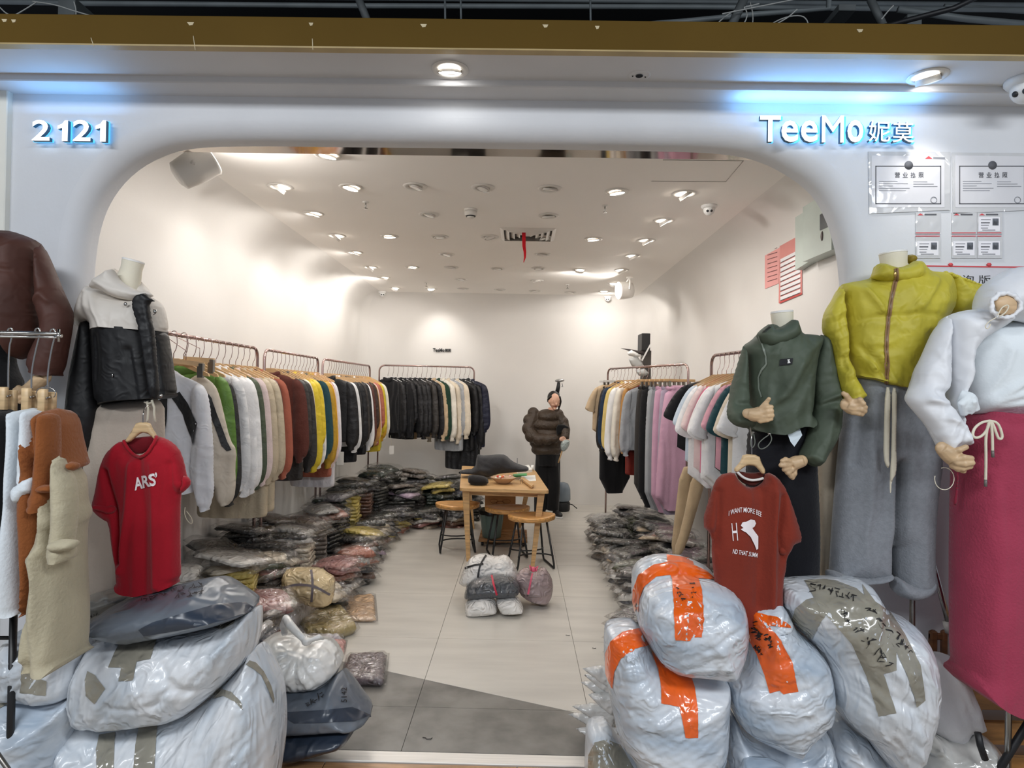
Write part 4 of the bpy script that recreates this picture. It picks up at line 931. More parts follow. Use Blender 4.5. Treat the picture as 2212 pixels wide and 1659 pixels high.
hand(t, rY - .05, [(96, 812, 16), (80, 828, 15), (62, 842, 14), (50, 848, 13)], [[(50, 842, 7, .02), (40, 838, 6, .03), (33, 842, 5, .03)], [(48, 850, 7, .02), (38, 848, 6, .035), (32, 852, 5, .03)], [(50, 857, 7, .02), (40, 858, 6, .03), (36, 862, 5, .03)], [(56, 862, 7, .01), (48, 866, 6, .02), (44, 868, 5, .02)], [(64, 846, 7, .03), (56, 858, 6, .035), (52, 866, 5, .035)]])
stand(t, at(10, 1200, rY)[0], rY + .05, 1.2)

# ================================================================ shirts hung out on wooden hangers
hwood = mat('hanger_wood', 'd3b58a', rough=.45, var=.12, vs_=8.0, stretch=(1, 1, 8), bump=.05, bs=30.0)
def tee_shirt(name, Y, hemp, outline, neckback, m, dark, label, fs, cat='t-shirt'):
    o = thing(name, at(outline[0][0], max(q[1] for q in outline), Y), label, cat)
    b = cushion('body', outline, Y, .045, m, o, h=.007, R=.05, f=fs, hem=[hemp])
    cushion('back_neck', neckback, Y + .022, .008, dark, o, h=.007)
    return o, b
red = cloth('a31224', var=.05, bump=.2)
ro = [(340, 941), (330, 962), (315, 980), (300, 986), (285, 981), (272, 966), (262, 950), (241, 968), (229, 983), (218, 1014), (210, 1058), (201, 1091), (203, 1102), (217, 1116), (231, 1125), (237, 1128), (243, 1173), (248, 1202), (253, 1222), (254, 1262), (265, 1275), (290, 1282), (320, 1281), (355, 1270), (389, 1258), (388, 1200), (387, 1150), (388, 1066), (396, 1060), (407, 1051), (409, 1039), (401, 1029), (395, 995), (383, 966), (362, 949)]
sY = 2.42
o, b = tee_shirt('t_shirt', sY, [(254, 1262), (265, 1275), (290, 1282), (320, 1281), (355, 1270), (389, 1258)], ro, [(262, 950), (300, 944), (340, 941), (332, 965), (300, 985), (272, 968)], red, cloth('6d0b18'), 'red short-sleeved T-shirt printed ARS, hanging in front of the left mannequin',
    fsum(hangf(.012, 9, .5, 201), crease([(240, 1015), (262, 1100), (268, 1210)], sY, .008, -.02), crease([(316, 1000), (323, 1100), (322, 1280)], sY, .02, -.014), crease([(300, 1000), (292, 1100), (270, 1230)], sY, .010, .014), crease([(345, 1000), (348, 1150), (350, 1260)], sY, .010, .010), crease([(378, 1000), (386, 1090)], sY, .006, -.012)))
cushion('rolled_cuff', [(200, 1089), (225, 1089), (249, 1093), (250, 1105), (238, 1112), (218, 1104), (202, 1101)], sY - .035, .022, red, o, h=.006)
cushion('rolled_cuff', [(394, 1028), (402, 1028), (411, 1038), (410, 1050), (398, 1062), (391, 1066), (390, 1055), (396, 1046)], sY - .02, .022, red, o, h=.006)
tb = bvh(b)
MB().tube([p for p in (cast(tb, a, c, .006) for a, c in chaik_open(np.array([(264, 953), (273, 970), (287, 985), (300, 990), (315, 985), (330, 967), (339, 946)], float), 2)) if p is not None], .006, 8).build('neck_rib', red, o)
def print_on(tree, text, x0, y0, x1, y1, hp, m, parent, off=.004, arc=0.0, bold=.02, name='print', shear=0):
    v, f = glyphs(text, 1.0, bold=bold, shear=shear); lo, hi = v.min(0), v.max(0); W = hi[0] - lo[0]; Hh = hi[1] - lo[1]
    # cut long faces is not needed: letters are small
    dx, dy = x1 - x0, y1 - y0; L = math.hypot(dx, dy); ux, uy = dx / L, dy / L
    pts = []
    for p in v:
        s = (p[0] - lo[0]) / W; h_ = (p[1] - lo[1]) / Hh * hp
        px = x0 + ux * s * L + uy * h_; py = y0 + uy * s * L - ux * h_ - arc * 4 * s * (1 - s)
        q = cast(tree, px, py, off); pts.append(q)
    ok = [q is not None for q in pts]; idx = {}; vv = []
    for i, q in enumerate(pts):
        if q is not None: idx[i] = len(vv); vv.append(q)
    ff = [tuple(idx[i] for i in t) for t in f if all(ok[i] for i in t)]
    if ff: return put(name, vv, ff, m, parent, smooth=False)
pw = mat('print_white', 'f0e8ea', rough=.6, var=0)
print_on(tb, "ARS’", 291, 1060, 345, 1046, 27, pw, o, bold=.03, shear=.15)
def flat_hanger(label, px, Y, hook, m=None, T=.008, hookm=None):
    t = thing('clothes_hanger', at(px[0][0], px[0][1], Y), label, 'hanger')
    cushion('shoulder_bar', px, Y, T, m or hwood, t, h=.006, R=.006, smooth=1)
    hk = chaik_open(np.array(hook, float), 2)
    if hook: MB().tube([at(a, b, Y + .11 * max(0, i / len(hk) - .3)) for i, (a, b) in enumerate(hk)], .0022, 7).build('hook', hookm or chrome, t)
    return t
flat_hanger('wooden hanger holding the red printed T-shirt', [(295, 912), (324, 912), (330, 925), (342, 945), (336, 952), (322, 938), (313, 935), (306, 935), (296, 942), (280, 957), (268, 955), (280, 938), (289, 923)], sY, [(309, 914), (309, 895), (313, 880), (322, 876), (326, 884)])
sY = 2.44; rust = cloth('7d2d1e', var=.06, bump=.25)
ro = [(1586, 1018), (1593, 1035), (1608, 1049), (1625, 1054), (1641, 1048), (1649, 1040), (1655, 1018), (1680, 1030), (1697, 1056), (1704, 1076), (1721, 1121), (1734, 1170), (1711, 1176), (1709, 1184), (1697, 1201), (1696, 1225), (1690, 1256), (1690, 1330), (1650, 1345), (1590, 1345), (1548, 1330), (1543, 1249), (1537, 1201), (1538, 1155), (1515, 1134), (1535, 1068), (1550, 1027)]
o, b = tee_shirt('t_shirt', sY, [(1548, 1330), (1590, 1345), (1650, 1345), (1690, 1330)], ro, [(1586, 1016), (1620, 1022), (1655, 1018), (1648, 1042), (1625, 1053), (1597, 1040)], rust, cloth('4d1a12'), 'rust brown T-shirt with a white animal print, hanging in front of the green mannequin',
    fsum(hangf(.010, 9, .5, 211), crease([(1641, 1060), (1638, 1150), (1630, 1300)], sY, .02, -.016), crease([(1548, 1060), (1541, 1180)], sY, .007, -.014), crease([(1682, 1070), (1672, 1150), (1680, 1200)], sY, .006, -.014), crease([(1665, 1060), (1656, 1300)], sY, .012, .014)))
cushion('sleeve_fold', [(1674, 1180), (1690, 1175), (1712, 1174), (1709, 1186), (1697, 1200), (1684, 1200), (1675, 1192)], sY - .02, .025, rust, o, h=.006)
MB().tube([at(a, c, sY + .005) for a, c in chaik_open(np.array([(1591, 1018), (1605, 1032), (1622, 1038), (1640, 1036), (1649, 1033)], float), 2)], .005, 8).build('neck_tape', mat('neck_tape', 'd8d6d2', rough=.8), o)
tb = bvh(b)
print_on(tb, 'I WANT MORE BEE', 1573, 1114, 1644, 1117, 11, pw, o, arc=9, bold=.008)
print_on(tb, 'ND THAT SUMM', 1582, 1195, 1634, 1204, 10, pw, o, bold=.008)
print_on(tb, 'H', 1583, 1168, 1594, 1167, 38, pw, o, bold=.0)
pa = decal('print_animal', [(1600, 1135), (1604, 1128), (1614, 1125), (1620, 1121), (1628, 1123), (1631, 1130), (1628, 1137), (1623, 1140), (1630, 1150), (1636, 1158), (1636, 1185), (1632, 1187), (1628, 1176), (1620, 1160), (1611, 1150), (1600, 1143), (1606, 1140)], tb, pw, o, hp=4, off=.005)
flat_hanger('wooden hanger holding the rust brown T-shirt', [(1605, 980), (1640, 983), (1645, 1000), (1655, 1018), (1648, 1026), (1636, 1012), (1629, 1006), (1615, 1005), (1606, 1010), (1591, 1022), (1584, 1014), (1594, 1003), (1600, 995)], sY, [(1624, 982), (1624, 950), (1622, 925), (1614, 905), (1612, 892)])

# ================================================================ front left rack and its garments
kY = 2.12
t = thing('clothes_rack', (at(-60, 720, kY)[0], kY, 0), 'chrome front rail of the clothes rack at the left edge of the shop front', 'clothes rack')
for dy in (0, 8):
    MB().tube([at(-160, 716 + dy, kY), at(124, 721 + dy, kY)], .0045 if dy else .0065, 10).build('rail', chrome, t)
MB().lathe(at(126, 726, kY), [(.004, -.012), (.006, -.012), (.006, .012), (.004, .012)], 12, R=rotm('Y', PI / 2)).build('end_cap', chrome, t)
MB().tube([at(127, 711, kY), at(127, 739, kY)], .004, 8).build('end_bar', chrome, t)
bp_ = mat('black_pole', '1a1a1c', rough=.4)
xx = at(30, 1300, kY + .1)
MB().tube([(xx[0], kY + .1, .0), (xx[0], kY + .1, at(30, 1318, kY + .1)[2])], .012, 12).build('leg', bp_, t)
MB().tube([at(32, 1318, kY + .1), at(33, 1306, kY + .1)], .012, 12).build('leg_sleeve', chrome, t)
MB().tube([at(33, 1308, kY + .1), at(36, 1270, kY + .1)], .011, 12).build('leg_top', mat('orange_plastic', 'd8622a', rough=.4), t)
MB().tube([at(-160, 1378, kY + .1), at(26, 1378, kY + .1)], .007, 8).build('cross_bar', bp_, t)
p = at(-150, 720, kY); MB().tube([(p[0], kY, 0), (p[0], kY, p[2])], .012, 10).build('leg', bp_, t)
def clip_hanger(label, x, y0, y1, xt, Y=kY):
    t = thing('clip_hanger', at(xt, y1, Y), label, 'hanger')
    MB().tube([at(a, b, Y) for a, b in chaik_open(np.array([(x - 5, y0 + 4), (x - 3, y0 - 6), (x + 4, y0 - 8), (x + 7, y0 + 2), (x + 3, y0 + 20), (x - 1, y0 + 34), (xt, y1 - 40), (xt, y1)], float), 2)], .0028, 8).build('hook', chrome, t)
    a = at(xt - 9, y1 + 45, Y); b = at(xt + 8, y1 - 4, Y)
    MB().bbox((a[0], Y - .03, a[2]), (b[0] , Y - .012, b[2]), .003).build('clamp', hwood, t)
    MB().bbox((a[0] + .004, Y + .002, a[2] - .006), (b[0] + .006, Y + .02, b[2] - .01), .003).build('clamp', hwood, t)
    MB().tube([at(xt - 2, y1 + 16, Y - .03), at(xt + 12, y1 + 12, Y + .02)], .003, 6).build('spring', chrome, t)
clip_hanger('wooden clip hanger of the black garment on the front left rail', 21, 716, 840, 18)
clip_hanger('wooden clip hanger of the white garment on the front left rail', 80, 716, 842, 68)
clip_hanger('wooden clip hanger of the rust garment on the front left rail', 113, 718, 844, 103)
def side_garment(label, px, m, Y, T, fs, cuffs=(), cat='garment', hemp=None, sleeves=()):
    o = thing('top' if cat == 'top' else 'trousers', at(px[0][0], max(q[1] for q in px), Y), label, cat)
    cushion('body', px, Y, T, m, o, h=.008, f=fs, hem=[hemp] if hemp else None)
    for c, hm_ in sleeves: cushion('sleeve', c, Y - T * .75, .05, m, o, h=.007, f=fsum(hangf(.007, 12, 1, 7), crink(.003, 14, 8)), hem=[hm_])
    for c, dy in cuffs: cushion('rolled_cuff', c, Y - T * .75 - .035 + dy, .03, m, o, h=.006, R=.018, smooth=1, f=crink(.004, 16, 3))
    return o
side_garment('black trousers clipped on the front left rail at the picture edge', [(4, 884), (28, 884), (45, 900), (54, 930), (52, 1000), (46, 1060), (41, 1150), (33, 1260), (22, 1310), (-10, 1321), (-60, 1315), (-50, 1000), (-20, 910)], cloth('131417'), kY, .10, hangf(.012, 8, .6, 301), cat='trousers', hemp=[(22, 1312), (-10, 1321), (-60, 1315)])
wc = cloth('d8e0e6', var=.03, bump=.2)
side_garment('white ribbed top with a turned-up cuff on the front left rail', [(59, 884), (76, 880), (85, 890), (93, 912), (92, 940), (87, 1000), (84, 1040), (84, 1100), (88, 1150), (89, 1200), (87, 1260), (88, 1300), (80, 1311), (52, 1301), (27, 1288), (33, 1230), (44, 1150), (50, 1090), (50, 1040), (53, 990), (57, 930), (56, 895)], wc, kY - .01, .12, hangf(.010, 14, .6, 311), [([(76, 1030), (80, 1045), (76, 1062), (60, 1070), (50, 1086), (36, 1088), (28, 1070), (32, 1052), (48, 1042), (60, 1032)], 0.0)], cat='top', hemp=[(88, 1300), (80, 1311), (52, 1301), (27, 1288)], sleeves=[([(60, 886), (76, 883), (84, 900), (84, 960), (80, 1030), (76, 1052), (50, 1056), (53, 990), (56, 930)], [(76, 1052), (50, 1056)])])
rc_ = cloth('8a5028', var=.06, bump=.3)
side_garment('rust brown knit top with turned-up cuffs on the front left rail', [(95, 890), (118, 889), (126, 879), (136, 895), (144, 915), (147, 935), (153, 962), (162, 990), (168, 1001), (168, 1011), (156, 1017), (147, 1005), (141, 990), (136, 1000), (134, 1100), (130, 1200), (118, 1260), (98, 1310), (80, 1313), (88, 1260), (85, 1150), (82, 1100), (84, 1050), (90, 1000), (93, 950), (92, 905)], rc_, kY - .03, .12, fsum(hangf(.012, 12, .6, 321), crease([(122, 885), (132, 940), (138, 1000)], kY, .008, -.03), crease([(92, 920), (112, 945), (130, 1000)], kY, .012, .014), crease([(96, 950), (100, 1040)], kY, .01, -.012)), [([(82, 1047), (119, 1047), (120, 1062), (112, 1064), (84, 1066)], 0.0), ([(147, 1000), (156, 996), (168, 1001), (169, 1012), (157, 1018), (149, 1012)], .02)], cat='top', hemp=[(98, 1310), (80, 1313)], sleeves=[([(96, 892), (116, 892), (121, 905), (122, 960), (120, 1030), (118, 1056), (116, 1088), (106, 1102), (90, 1104), (74, 1092), (71, 1076), (82, 1056), (87, 1000), (91, 950), (93, 910)], [(74, 1092), (90, 1104), (106, 1102)])])
be = cloth('b5ac93', var=.05, bump=.3)
side_garment('pale beige top with a rolled sleeve, lowest on the front left rail', [(124, 960), (130, 985), (142, 1010), (155, 1030), (159, 1060), (160, 1090), (168, 1105), (169, 1125), (158, 1145), (158, 1200), (160, 1260), (164, 1330), (161, 1415), (150, 1433), (84, 1416), (88, 1350), (99, 1280), (104, 1240), (99, 1210), (92, 1190), (105, 1170), (112, 1130), (115, 1080), (118, 1030), (121, 990)], be, kY - .05, .13, fsum(hangf(.014, 13, .6, 331), crease([(128, 1000), (150, 1060), (150, 1160)], kY, .010, -.02), crease([(118, 1035), (140, 1055), (160, 1045)], kY, .008, -.012), crease([(110, 1215), (125, 1300), (128, 1420)], kY, .010, .012), crease([(96, 1195), (115, 1260), (140, 1330), (138, 1420)], kY, .006, -.014)), [([(108, 1178), (114, 1167), (140, 1163), (166, 1167), (166, 1182), (150, 1190), (112, 1192)], 0.0)], cat='top', hemp=[(161, 1415), (150, 1433), (84, 1416)], sleeves=[([(124, 975), (140, 1010), (154, 1034), (159, 1060), (160, 1095), (158, 1140), (153, 1170), (158, 1200), (148, 1211), (114, 1211), (108, 1195), (116, 1165), (120, 1120), (118, 1080), (118, 1030)], [(148, 1211), (114, 1211)])])
MB().tube([at(99 + 21 * math.cos(a), 850 + 14 * math.sin(a), kY - .03) for a in np.linspace(PI, 2.2 * PI, 16)], .0016, 6).build('wire_ring', chrome, label='thin metal ring around the clip of the rust garment', cat='ring')
# ================================================================ taped sacks in front of the shop
sackm = mat('sack_plastic', 'dee1e5', rough=.38, coat=.5, coatr=.16, var=.05, vs_=2.4, bump=.45, bs=5.0, stretch=(3, 3, 1), kind='crinkle', c2='bcc6d0')
sackm2 = mat('sack_plastic_blue', 'd8dde3', rough=.38, coat=.5, coatr=.16, var=.05, vs_=2.2, bump=.45, bs=5.0, stretch=(1.2, 3, 3), kind='crinkle', c2='a3b3c4')
ora = mat('orange_tape', 'ee6418', rough=.28, coat=.9, coatr=.08, var=.12, vs_=9.0, bump=.35, bs=14.0, kind='crinkle')
gry = mat('clear_brown_tape', '938f82', rough=.25, coat=.9, coatr=.08, var=.12, vs_=9.0, bump=.35, bs=14.0, kind='crinkle')
ink = mat('marker_ink', '1c1b1d', rough=.6, var=0)
def sack(label, px, Y, T, knot=None, seed=0, m=None, amp=.011, dirs=(), e=.85, h=.008, cr=(), group='taped sacks in front of the shop', name='sack', cat='sack', R=None, yf=None, back=1.0):
    k = P2([knot], Y)[0] if knot else None
    a_ = (dirs[0][0] if dirs else .2); fs = [fsum(crink(amp * .55, 5, seed), dirf(amp * .62, a_, 20, 1.2, seed + 70), dirf(amp * .42, a_ + .4, 40, 3, seed + 71), dirf(amp * .22, a_ - .7, 60, 6, seed + 72))]
    if k is not None: fs.append(radial(amp * 2.2, k, 34, seed + 3, .28))
    for a, A, kk in dirs: fs.append(dirf(A * 1.4, a, kk, 1.2, seed + 9))
    for c in cr: fs.append(crease(c[0], Y, c[1], c[2]))
    t = thing(name, (np.mean([at(a, b, Y)[0] for a, b in px]), Y, min(at(a, b, Y)[2] for a, b in px)), label, cat, group)
    b = cushion('bag', px, Y, T, m or sackm, t, h=h, e=e, R=R, f=fsum(*fs), yf=yf, back=back)
    return t, b, bvh(b)
# left side
L4 = [(162, 1541), (174, 1530), (226, 1550), (300, 1556), (399, 1541), (448, 1510), (492, 1469), (538, 1420), (553, 1390), (567, 1408), (587, 1446), (605, 1489), (611, 1562), (608, 1619), (600, 1670), (590, 1730), (560, 1765), (200, 1768), (160, 1740), (148, 1640), (150, 1599), (156, 1562)]
t4, b4, v4 = sack('largest white sack at the bottom left with two brown tape bands', L4, 2.47, .22, (585, 1410), 11, dirs=((-2.2, .008, 16),), cr=[([(262, 1556), (250, 1590), (225, 1600)], .012, -.012), ([(170, 1550), (260, 1590), (300, 1558)], .014, -.01)])
L2 = [(-20, 1475), (26, 1469), (52, 1496), (100, 1504), (140, 1508), (176, 1490), (186, 1500), (179, 1533), (160, 1560), (152, 1605), (146, 1645), (140, 1700), (120, 1765), (-60, 1768), (-80, 1600)]
t2, b2, v2 = sack('lower white sack at the left edge under the small taped sack', L2, 2.36, .18, None, 21, m=sackm2, dirs=((.1, .006, 12),))
decal('tape', [(-30, 1482), (26, 1480), (50, 1500), (20, 1520), (-30, 1545)], v2, gry, t2)
decal('tape', [(176, 1495), (184, 1502), (176, 1534), (158, 1560), (140, 1530)], v2, gry, t2)
L1 = [(26, 1397), (32, 1374), (49, 1356), (84, 1350), (162, 1357), (188, 1368), (203, 1388), (199, 1405), (188, 1420), (186, 1460), (179, 1489), (155, 1504), (133, 1508), (87, 1503), (32, 1499), (27, 1446)]
t1, b1, v1 = sack('small white sack with a wide brown tape behind the beige top', L1, 2.38, .16, (185, 1385), 31, dirs=((.1, .005, 14),))
decal('tape', [(62, 1392), (84, 1378), (98, 1400), (98, 1420), (88, 1440), (80, 1462), (100, 1472), (99, 1500), (97, 1503), (44, 1496), (46, 1460), (50, 1430), (54, 1405)], v1, gry, t1)
L3 = [(202, 1402), (212, 1385), (222, 1373), (260, 1360), (320, 1360), (405, 1358), (450, 1350), (492, 1338), (530, 1322), (550, 1312), (556, 1330), (554, 1379), (540, 1420), (515, 1446), (492, 1470), (448, 1511), (399, 1543), (347, 1549), (275, 1559), (226, 1555), (191, 1545), (182, 1512), (181, 1475), (186, 1446), (192, 1420)]
t3, b3, v3 = sack('upper white sack with a cross of brown tape, under the grey parcel', L3, 2.42, .20, (545, 1345), 41, dirs=((-2.3, .006, 14),), cr=[([(405, 1400), (440, 1440), (470, 1450)], .02, -.014), ([(300, 1470), (360, 1480), (420, 1460)], .012, -.006)])
decal('tape', [(266, 1374), (300, 1366), (344, 1370), (335, 1392), (325, 1424), (296, 1430), (287, 1470), (257, 1472), (262, 1443), (234, 1442), (248, 1410)], v3, gry, t3, hp=7)
decal('tape', [(190, 1450), (205, 1458), (228, 1487), (205, 1521), (186, 1502), (184, 1470)], v3, gry, t3, hp=7)
decal('tape', [(455, 1356), (490, 1344), (510, 1336), (505, 1348), (480, 1360)], v3, gry, t3, hp=7)
decal('tape', [(214, 1588), (249, 1582), (247, 1625), (246, 1680), (210, 1680), (208, 1620)], v4, gry, t4, hp=8)
decal('tape', [(302, 1560), (341, 1552), (338, 1600), (333, 1680), (287, 1680), (293, 1610)], v4, gry, t4, hp=8)
decal('tape', [(538, 1427), (552, 1432), (568, 1450), (584, 1480), (592, 1510), (590, 1520), (580, 1495), (564, 1460), (546, 1445), (530, 1436)], v4, gry, t4, hp=5)
decal('tape', [(458, 1500), (474, 1488), (500, 1494), (520, 1516), (524, 1534), (506, 1515), (482, 1503), (462, 1510)], v4, gry, t4, hp=5)
# grey parcels
gm1 = mat('grey_mailer', '666e78', rough=.38, coat=.4, coatr=.25, var=.06, vs_=4.0, bump=.4, bs=8.0, kind='crinkle', c2='565f6b')
gm2 = mat('dark_mailer', '2b3544', rough=.35, coat=.4, coatr=.25, var=.06, vs_=4.0, bump=.5, bs=9.0, kind='crinkle')
G1 = [(216, 1336), (226, 1320), (250, 1305), (289, 1290), (350, 1274), (400, 1262), (451, 1251), (474, 1257), (510, 1282), (551, 1310), (544, 1320), (492, 1340), (450, 1350), (405, 1359), (350, 1368), (312, 1375), (289, 1371), (240, 1357), (222, 1350)]
tg1, bg1, vg1 = sack('big slate grey courier parcel lying on the sacks under the red T-shirt', G1, 2.40, .20, None, 51, m=gm1, amp=.005, e=1.1, group='courier parcels', name='parcel', cat='parcel', cr=[([(240, 1325), (350, 1305), (470, 1290), (540, 1305)], .03, .015), ([(312, 1370), (400, 1330), (520, 1300)], .02, .008)], yf=lambda x, z: -.9 * (1.09 - z) * 0 )
decal('front_fold', [(330, 1345), (400, 1325), (470, 1305), (530, 1302), (546, 1312), (540, 1320), (492, 1338), (405, 1357), (312, 1373), (300, 1360)], vg1, gm2, tg1, off=.004)
def scr(x0, y0, x1, y1, n, hh, seed):
    r = random.Random(seed); out = []
    for i in range(n):
        a = i / n; cx = x0 + (x1 - x0) * a; cy = y0 + (y1 - y0) * a; w_ = abs(x1 - x0) / n * .8 + 2; k = r.choice((3, 4, 5))
        ux, uy = (x1 - x0), (y1 - y0); l = math.hypot(ux, uy); ux /= l; uy /= l
        out.append([(cx + ux * r.uniform(0, w_) - uy * r.uniform(-hh, hh) * .5, cy + uy * r.uniform(0, w_) + ux * r.uniform(-hh, hh) * .5) for _ in range(k)])
        if r.random() < .6:
            s_ = r.uniform(-.5, .5) * hh; out.append([(cx - uy * s_, cy + ux * s_), (cx + ux * w_ - uy * s_, cy + uy * w_ + ux * s_)])
    return out
scribble('handwriting', scr(300, 1300, 438, 1264, 13, 14, 1), vg1, ink, tg1, wpx=1.6)
scribble('handwriting', scr(378, 1292, 440, 1278, 5, 14, 2), vg1, ink, tg1, wpx=1.6)
pale = mat('pale_grey_mailer', '8b8983', rough=.3, coat=.7, var=.1, bump=.7, bs=9.0, kind='crinkle')
tgp, bgp, vgp = sack('pale grey film parcel behind the slate grey one, left', [(162, 1308), (180, 1290), (215, 1278), (260, 1272), (300, 1272), (290, 1292), (240, 1312), (222, 1330), (230, 1348), (215, 1360), (200, 1362), (170, 1360), (158, 1340)], 2.56, .12, None, 57, m=pale, amp=.006, group='courier parcels', name='parcel', cat='parcel')
scribble('handwriting', scr(180, 1335, 212, 1322, 5, 9, 4), vgp, ink, tgp, wpx=1.5)
M1 = [(603, 1482), (640, 1478), (705, 1476), (722, 1462), (733, 1454), (746, 1468), (765, 1492), (782, 1517), (806, 1547), (790, 1552), (767, 1560), (752, 1556), (695, 1563), (636, 1565), (614, 1551), (608, 1520)]
tm1, bm1, vm1 = sack('slate grey courier parcel with handwriting, upper of two beside the big sack', M1, 2.86, .20, None, 61, m=gm1, amp=.004, e=1.1, group='courier parcels', name='parcel', cat='parcel', cr=[([(615, 1545), (690, 1535), (790, 1540)], .02, .012)])
decal('front_fold', [(612, 1540), (690, 1535), (760, 1528), (800, 1545), (765, 1558), (695, 1561), (636, 1563), (616, 1551)], vm1, gm2, tm1, off=.004)
scribble('handwriting', scr(662, 1524, 700, 1500, 5, 16, 5), vm1, ink, tm1, wpx=1.8)
print_on(vm1, '5142', 748, 1518, 748, 1486, 12, ink, tm1, name='handwriting', bold=0)
M2 = [(610, 1568), (630, 1562), (700, 1560), (760, 1557), (768, 1574), (755, 1596), (712, 1608), (680, 1617), (643, 1627), (612, 1618), (607, 1590)]
sack('dark navy courier parcel, lower of two beside the big sack', M2, 2.80, .15, None, 71, m=gm2, amp=.008, group='courier parcels', name='parcel', cat='parcel')
# tied carrier bag
cb = mat('carrier_bag', 'e2e2e0', rough=.35, coat=.6, coatr=.15, var=.04, bump=.6, bs=9.0, kind='crinkle', c2='cfd0ce')
C1 = [(561, 1402), (566, 1385), (584, 1374), (612, 1370), (640, 1377), (662, 1386), (694, 1384), (716, 1393), (736, 1424), (737, 1436), (728, 1456), (702, 1477), (675, 1478), (650, 1479), (620, 1476), (596, 1474), (586, 1452), (572, 1425)]
tc, bc_, vc = sack('white knotted carrier bag on top of the slate grey parcels', C1, 2.92, .17, (662, 1388), 81, m=cb, amp=.012, group=None, name='carrier_bag', cat='bag', h=.009)
kb = MB(); kb.ell(at(662, 1386, 2.76), .022, .02, .018, 12, 8); kb.tube([at(662, 1386, 2.76), at(645, 1370, 2.77), at(626, 1350, 2.8), at(618, 1336, 2.84), at(612, 1352, 2.86), at(616, 1372, 2.84)], [.012, .016, .02, .018, .018, .014], 10)
kb.tube([at(662, 1386, 2.76), at(690, 1376, 2.78), at(700, 1380, 2.8)], [.01, .014, .006], 8)
remesh('knotted_handle', kb, cb, tc, vox=.005, it=2)
# right side
R5a = [(1264, 1583), (1272, 1564), (1295, 1558), (1316, 1560), (1332, 1590), (1366, 1625), (1385, 1660), (1395, 1720), (1380, 1768), (1266, 1768), (1262, 1680)]
t, b, v = sack('low white sack at the door edge with a brown taped corner', R5a, 2.62, .14, (1290, 1562), 91)
decal('tape', [(1272, 1632), (1285, 1604), (1310, 1598), (1340, 1610), (1368, 1660), (1372, 1700), (1270, 1700)], v, gry, t)
R2 = [(1308, 1462), (1305, 1410), (1306, 1366), (1314, 1351), (1346, 1344), (1380, 1346), (1400, 1390), (1424, 1420), (1460, 1440), (1514, 1450), (1560, 1457), (1570, 1468), (1567, 1537), (1563, 1608), (1553, 1644), (1545, 1700), (1530, 1768), (1400, 1768), (1385, 1690), (1366, 1630), (1335, 1591), (1324, 1537), (1314, 1494)]
t, b, v = sack('tall white sack with a T of orange tape under the topmost sack', R2, 2.50, .20, (1345, 1348), 101, m=sackm2, dirs=((.15, .005, 10),), e=.75)
decal('tape', [(1309, 1454), (1308, 1412), (1320, 1386), (1345, 1366), (1380, 1358), (1403, 1393), (1372, 1402), (1342, 1422), (1328, 1452), (1324, 1488), (1314, 1470)], v, ora, t, hp=7)
decal('tape', [(1403, 1400), (1428, 1428), (1460, 1447), (1490, 1452), (1500, 1484), (1507, 1530), (1508, 1594), (1480, 1594), (1474, 1556), (1466, 1527), (1428, 1519), (1427, 1480), (1420, 1445)], v, ora, t, hp=7)
R3b = [(1571, 1520), (1603, 1573), (1656, 1598), (1700, 1600), (1740, 1580), (1772, 1555), (1790, 1600), (1798, 1660), (1790, 1768), (1560, 1768), (1558, 1660), (1562, 1560)]
sack('bluish white sack carrying the sack with handwritten orange tape', R3b, 2.56, .17, (1775, 1560), 111, m=sackm2, dirs=((.2, .005, 9),))
R4b = [(1768, 1560), (1799, 1530), (1840, 1566), (1871, 1591), (1906, 1640), (1960, 1660), (2010, 1700), (2010, 1768), (1790, 1768), (1790, 1660)]
sack('bluish white sack lying under the big grey taped sack', R4b, 2.58, .17, None, 115, m=sackm2, dirs=((-.6, .006, 9),))
sack('flat bluish sack at the bottom edge between the orange taped sacks', [(1600, 1650), (1640, 1640), (1690, 1650), (1720, 1680), (1700, 1768), (1590, 1768)], 2.38, .09, None, 117, m=sackm2, group='taped sacks in front of the shop')
R3 = [(1603, 1303), (1631, 1292), (1664, 1280), (1678, 1292), (1692, 1312), (1706, 1345), (1721, 1359), (1760, 1394), (1781, 1430), (1787, 1484), (1788, 1523), (1771, 1555), (1731, 1591), (1712, 1621), (1699, 1617), (1656, 1598), (1603, 1573), (1581, 1537), (1572, 1501), (1570, 1465), (1590, 1445), (1600, 1410), (1605, 1376), (1604, 1330)]
t, b, v = sack('white sack with handwriting on its orange tape, middle of the right row', R3, 2.48, .19, (1640, 1335), 121, m=sackm2, dirs=((.1, .007, 9),), e=.8, cr=[([(1600, 1560), (1680, 1560), (1760, 1540)], .02, -.008)])
decal('tape', [(1606, 1360), (1612, 1335), (1630, 1325), (1655, 1345), (1685, 1380), (1710, 1426), (1724, 1494), (1692, 1500), (1685, 1492), (1663, 1498), (1652, 1458), (1635, 1412), (1613, 1372)], v, ora, t, hp=6)
decal('tape', [(1602, 1303), (1616, 1315), (1634, 1324), (1678, 1333), (1706, 1351), (1709, 1358), (1664, 1352), (1628, 1348), (1610, 1338)], v, ora, t, hp=6)
scribble('handwriting', scr(1628, 1345, 1645, 1385, 6, 26, 31) + scr(1655, 1370, 1668, 1402, 5, 16, 32) + scr(1632, 1395, 1648, 1412, 4, 14, 33), v, ink, t, wpx=2.4)
